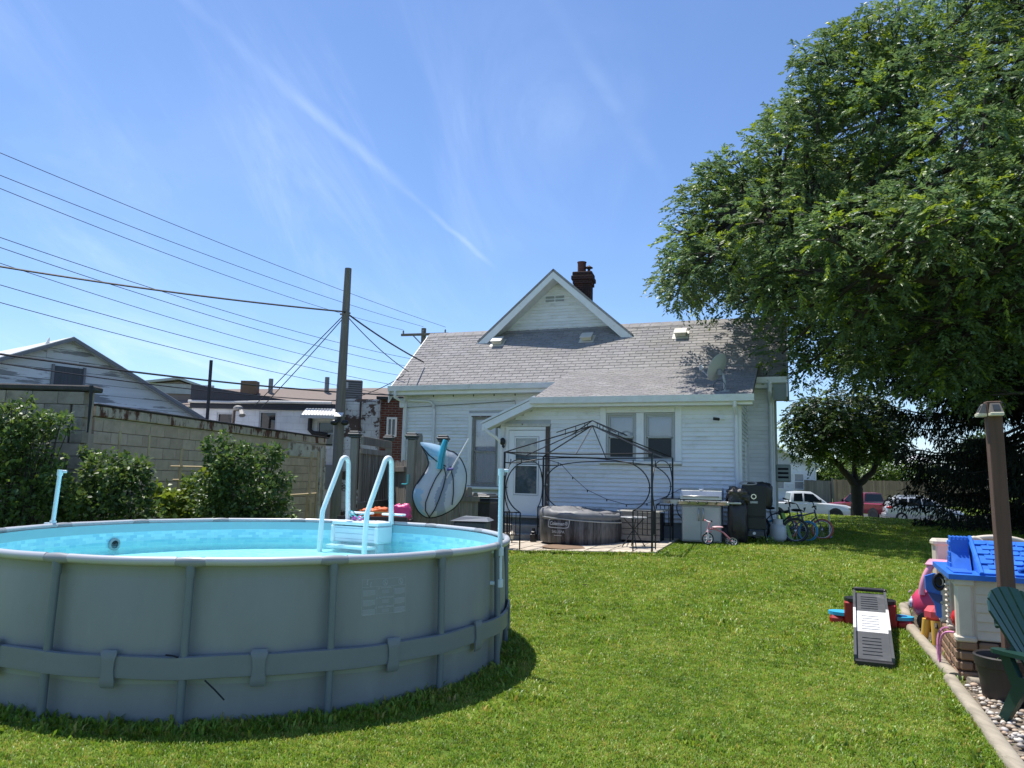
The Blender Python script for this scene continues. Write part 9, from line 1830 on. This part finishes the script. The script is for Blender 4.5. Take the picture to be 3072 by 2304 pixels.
def pickup(label, loc, rz, paint, crew=True):
    c = thing('pickup_truck', label, 'pickup truck', loc, rz); W = .97
    # x forward; bed at the back
    loft('lower_body', [(-2.85, sect(W-.04, .55, 1.12)), (-2.75, sect(W, .48, 1.20)), (-.95, sect(W, .45, 1.20)), (1.0, sect(W, .45, 1.20)), (1.35, sect(W, .45, 1.18)), (2.5, sect(W-.02, .48, 1.08, W-.10)), (2.82, sect(W-.10, .52, .98, W-.22)), (2.9, sect(W-.16, .55, .92, W-.26))], paint, c)
    loft('cab', [(-.98, sect(W-.05, 1.1, 1.25, W-.07, .04)), (-.88, sect(W-.04, 1.1, 1.86, W-.24, .09, 1.2)), (-.3, sect(W-.03, 1.1, 1.92, W-.22, .09, 1.2)), (.35, sect(W-.03, 1.1, 1.90, W-.23, .09, 1.2)), (.75, sect(W-.05, 1.1, 1.66, W-.20, .09, 1.2)), (1.30, sect(W-.08, 1.05, 1.22, W-.12, .03))], paint, c)
    e = MB(); e.box((-1.9, 0, 1.17), (1.66, 1.62, .12)); e.build('bed_opening', pm('bed_liner', (.03, .03, .035), .7), c)
    for sy in (-1, 1):
        y0, y1 = sy*(W-.022), sy*(W-.215)
        def P(*q): return [(x, y0+(y1-y0)*(z-1.2)/.66, z) for x, z in q]
        pane(c, [(x, y+sy*.012, z) for x, y, z in P((-.78, 1.26), (-.20, 1.26), (-.20, 1.78), (-.72, 1.76))]); pane(c, [(x, y+sy*.012, z) for x, y, z in P((-.10, 1.26), (.95, 1.24), (.48, 1.74), (-.10, 1.78))])
        e = MB(); e.box((.85, sy*(W+.13), 1.30), (.10, .20, .22), ch=.03); e.build('mirror', M_BLK, c)
        e = MB(); e.box((2.72, sy*(W-.20), .86), (.20, .26, .16), ch=.03); e.build('headlight', pm('lamp_amber', (.55, .50, .42), .2), c)
        e = MB(); e.box((-2.80, sy*(W-.06), .92), (.14, .14, .34), ch=.02); e.build('taillight', pm('tail_red', (.40, .02, .02), .25), c)
        for x in (-.05, ): e = MB(); e.box((x, sy*(W+.004), 1.05), (.14, .02, .03)); e.build('door_handle', M_CHR, c)
        for x in (-1.85, 1.80):
            e = MB(); e.lathe([(0, 0), (.47, 0)], 24, c=(x, sy*(W+.003), .42), axis=(0, sy, 0)); e.build('wheel_arch', M_BLK, c)
    pane(c, [(1.22, -W+.16, 1.26), (1.22, W-.16, 1.26), (.80, W-.27, 1.66), (.80, -W+.27, 1.66)] if False else [(1.275, -W+.16, 1.235), (1.275, W-.16, 1.235), (.79, W-.30, 1.655), (.79, -W+.30, 1.655)], 'windscreen')
    pane(c, [(-.975, W-.16, 1.30), (-.975, -W+.16, 1.30), (-.905, -W+.30, 1.78), (-.905, W-.30, 1.78)], 'rear_window')
    e = MB(); e.box((-2.95, 0, .58), (.18, 1.75, .20), ch=.03); e.build('rear_bumper', pm('chrome_bumper', (.55, .53, .48), .3, .8), c); e = MB(); e.box((2.95, 0, .58), (.16, 1.75, .22), ch=.04); e.build('front_bumper', pm('chrome_bumper', (.55, .53, .48)), c)
    e = MB(); e.box((-2.86, 0, .95), (.03, 1.5, .46), ch=.01); e.build('tailgate', paint, c)
    wheels(c, (-1.85, 1.80), W, .38); return c
PW_ = pm('white_car_paint', (.72, .72, .71), .25, var=.02, coat=.5); PR_ = pm('maroon_car_paint', (.22, .012, .028), .25, var=.05, coat=.6); PS_ = pm('silver_car_paint', (.62, .63, .64), .25, .3, var=.03, coat=.5)
pickup('white pickup truck parked in the street, half hidden by the house', (19.3, 51.2, gz(19, 51.2)+.02), -.12, PW_)
pickup('maroon pickup truck seen from behind beyond the forked tree', (24.9, 54.6, gz(25, 54.6)+.02), math.radians(108), PR_)
def suv():
    c = thing('suv', 'silver SUV parked behind the lawn crest next to the spruce', 'car', (26.9, 50.8, gz(26, 50.5)+.02), -.28); W = .93
    loft('lower_body', [(-2.25, sect(W-.12, .42, .98)), (-2.15, sect(W-.03, .35, 1.06)), (-1.2, sect(W, .32, 1.10)), (.9, sect(W, .32, 1.06)), (1.6, sect(W, .34, 1.0, W-.08)), (2.15, sect(W-.06, .38, .88, W-.18)), (2.3, sect(W-.16, .42, .75, W-.28))], PS_, c)
    loft('cabin', [(-2.16, sect(W-.10, .95, 1.15, W-.14, .03)), (-1.85, sect(W-.06, .95, 1.60, W-.24, .08, 1.08)), (-1.4, sect(W-.04, .95, 1.70, W-.22, .08, 1.08)), (-.2, sect(W-.03, .95, 1.72, W-.21, .08, 1.08)), (.45, sect(W-.05, .95, 1.62, W-.22, .08, 1.08)), (1.25, sect(W-.10, .95, 1.06, W-.14, .02))], PS_, c)
    for sy in (-1, 1):
        def P(*q): return [(x, sy*(W-.015-.185*(z-1.08)/.58+.008), z) for x, z in q]
        pane(c, P((-1.55, 1.22), (-1.0, 1.14), (-.95, 1.58), (-1.25, 1.58), (-1.48, 1.42))); pane(c, P((-.88, 1.13), (-.15, 1.12), (-.15, 1.60), (-.86, 1.59))); pane(c, P((-.07, 1.12), (.85, 1.10), (.40, 1.52), (-.07, 1.60)))
        e = MB(); e.ball((-2.02, sy*(W-.12), .98), (.22, .14, .11), 14, 8); e.build('taillight', pm('tail_red', (.40, .02, .02)), c, smooth=50)
        e = MB(); e.tube([(-1.5, sy*.62, 1.71), (-1.35, sy*.62, 1.77), (-.1, sy*.62, 1.79), (.1, sy*.62, 1.73)], .022, 6); e.build('roof_rail', PS_, c, smooth=50)
        for x in (-.75, .1): e = MB(); e.box((x, sy*(W+.006), .95), (.18, .025, .035)); e.build('door_handle', M_CHR, c)
    pane(c, [(-2.12, -W+.2, 1.16), (-2.12, W-.2, 1.16), (-1.90, W-.3, 1.57), (-1.90, -W+.3, 1.57)][::-1], 'rear_window'); pane(c, [(1.2, -W+.18, 1.09), (1.2, W-.18, 1.09), (.5, W-.3, 1.60), (.5, -W+.3, 1.60)], 'windscreen')
    e = MB(); e.box((-2.25, 0, .50), (.16, 1.6, .24), ch=.04); e.build('rear_bumper', PS_, c)
    wheels(c, (-1.35, 1.4), W, .36)
suv()
# neighbour house
nh = thing('neighbour_house', 'small white clapboard house across the street right of the main house', 'house', (18.75, 66, .3), -.12)
w = MB(); w.prism([(0, 0), (7, 0), (7, 3.05), (0, 3.05)], 0, 6); w.prism([(0, 3.05), (7, 3.05), (3.5, 4.5)], 0, 6); w.build('wall', pm('wall_sheathing', (.5, .51, .52)), nh)
for k in range(18):
    e = MB(); z = .1+k*.165; e.add([(0, -.03, z), (7, -.03, z), (7, -.005, z+.165), (0, -.005, z+.165), (0, 0, z), (7, 0, z)], [(0, 1, 2, 3), (4, 5, 1, 0)]); e.build('clapboard', M_SID, nh)
for sg in (-1, 1):
    e = MB(); x1 = 3.5+sg*4.1; e.add([(3.5, -.5, 4.65), (x1, -.5, 2.95), (x1, 6.5, 2.95), (3.5, 6.5, 4.65), (3.5, -.5, 4.5), (x1, -.5, 2.8), (x1, 6.5, 2.8), (3.5, 6.5, 4.5)], [(0, 1, 2, 3), (7, 6, 5, 4), (0, 4, 5, 1), (1, 5, 6, 2)]); e.build('roof', M_TRIM, nh)
for x in (1.4, 3.6, 5.2):
    e = MB()
    for (a, b, z0, z1) in ((x, x+.1, .95, 2.35), (x+.8, x+.9, .95, 2.35), (x+.1, x+.8, 2.25, 2.35), (x+.1, x+.8, .95, 1.05), (x+.1, x+.8, 1.62, 1.68)): e.box(((a+b)/2, -.06, (z0+z1)/2), (b-a, .08, z1-z0))
    wo = e.build('window', M_TRIM, nh); e = MB(); e.box((x+.45, -.045, 1.65), (.7, .02, 1.2)); e.build('pane', pm('curtain_pane', (.30, .31, .33), .2), wo)
pipe('downspout', [(7.3, -.3, 2.9), (7.0, -.1, 2.6), (7.0, -.08, .1)], .06, M_TRIM, nh)
gs = thing('garden_shed', 'dark grey shed just behind the neighbour house corner', 'shed', (25.7, 70, .3), 0)
e = MB(); e.prism([(0, 0), (2.4, 0), (2.4, 1.9), (1.2, 2.6), (0, 2.2)], 0, 2); e.build('wall', pm('dark_shed', (.05, .05, .055), .8), gs); e = MB(); e.prism([(-.2, 2.1), (1.2, 2.75), (2.6, 1.85), (2.6, 1.95), (1.2, 2.88), (-.2, 2.25)], -.2, 2.2); e.build('roof', pm('pale_grey_metal', (.42, .43, .45)), gs)
def far_fence(label, A, B, h, n, warm):
    A, B = Vector(A), Vector(B); L_ = (B-A).length; o = thing('board_fence', label, 'fence', (A.x, A.y, gz(A.x, A.y)-.05), math.atan2(B.y-A.y, B.x-A.x)); w = L_/n
    m = pm('far_fence_'+label[:6], (.33, .225, .14) if warm else (.19, .17, .145), .9, var=.25, vs_=1.5, stretch=(1, 1, .3), rnd=.22); e = MB(); e.box((0, 0, h/2), (w-.012, .03, h)); me = e.mesh('picket', m)
    for k in range(n): obj('picket', me, o, (w*(k+.5), rng.uniform(-.008, .008), rng.uniform(-.03, .02)))
    for z in (.4, h-.4): e = MB(); e.box((L_/2, .05, z), (L_, .05, .09)); e.build('rail', m, o)
far_fence('greyer board fence section nearer the neighbour house', (24.3, 64.0, 0), (27.2, 65.5, 0), 1.95, 16, False)
far_fence('long warm brown board fence behind the parked vehicles', (27.3, 65.4, 0), (40.5, 63.2, 0), 2.05, 78, True)
fp = thing('fence_end_post', 'leaning grey post where the two far fences meet', 'fence post', (27.25, 65.3, gz(27, 65)-.05), 0); e = MB(); e.tube([(0, 0, 0), (-.1, 0, 2.2)], .09, 4); e.build('shaft', M_POST, fp)
cn = thing('white_canopy', 'white peaked canopy roof above the far fence', 'canopy', (38.3, 74, .3), .1)
e = MB(); e.add([(-3, -3, 2.9), (3, -3, 2.9), (3, 3, 2.9), (-3, 3, 2.9), (.6, 0, 4.5), (-3, -3, 2.7), (3, -3, 2.7), (3, 3, 2.7), (-3, 3, 2.7)], [(0, 1, 4), (1, 2, 4), (2, 3, 4), (3, 0, 4), (0, 5, 6, 1), (1, 6, 7, 2), (2, 7, 8, 3), (3, 8, 5, 0)]); e.build('fabric_top', pm('white_canvas', (.72, .72, .72), .7), cn)
for sx in (-1, 1):
    for sy in (-1, 1): e = MB(); e.cyl((sx*2.9, sy*2.9, 0), (sx*2.9, sy*2.9, 2.9), .04, n=6); e.build('pole', M_TRIM, cn)
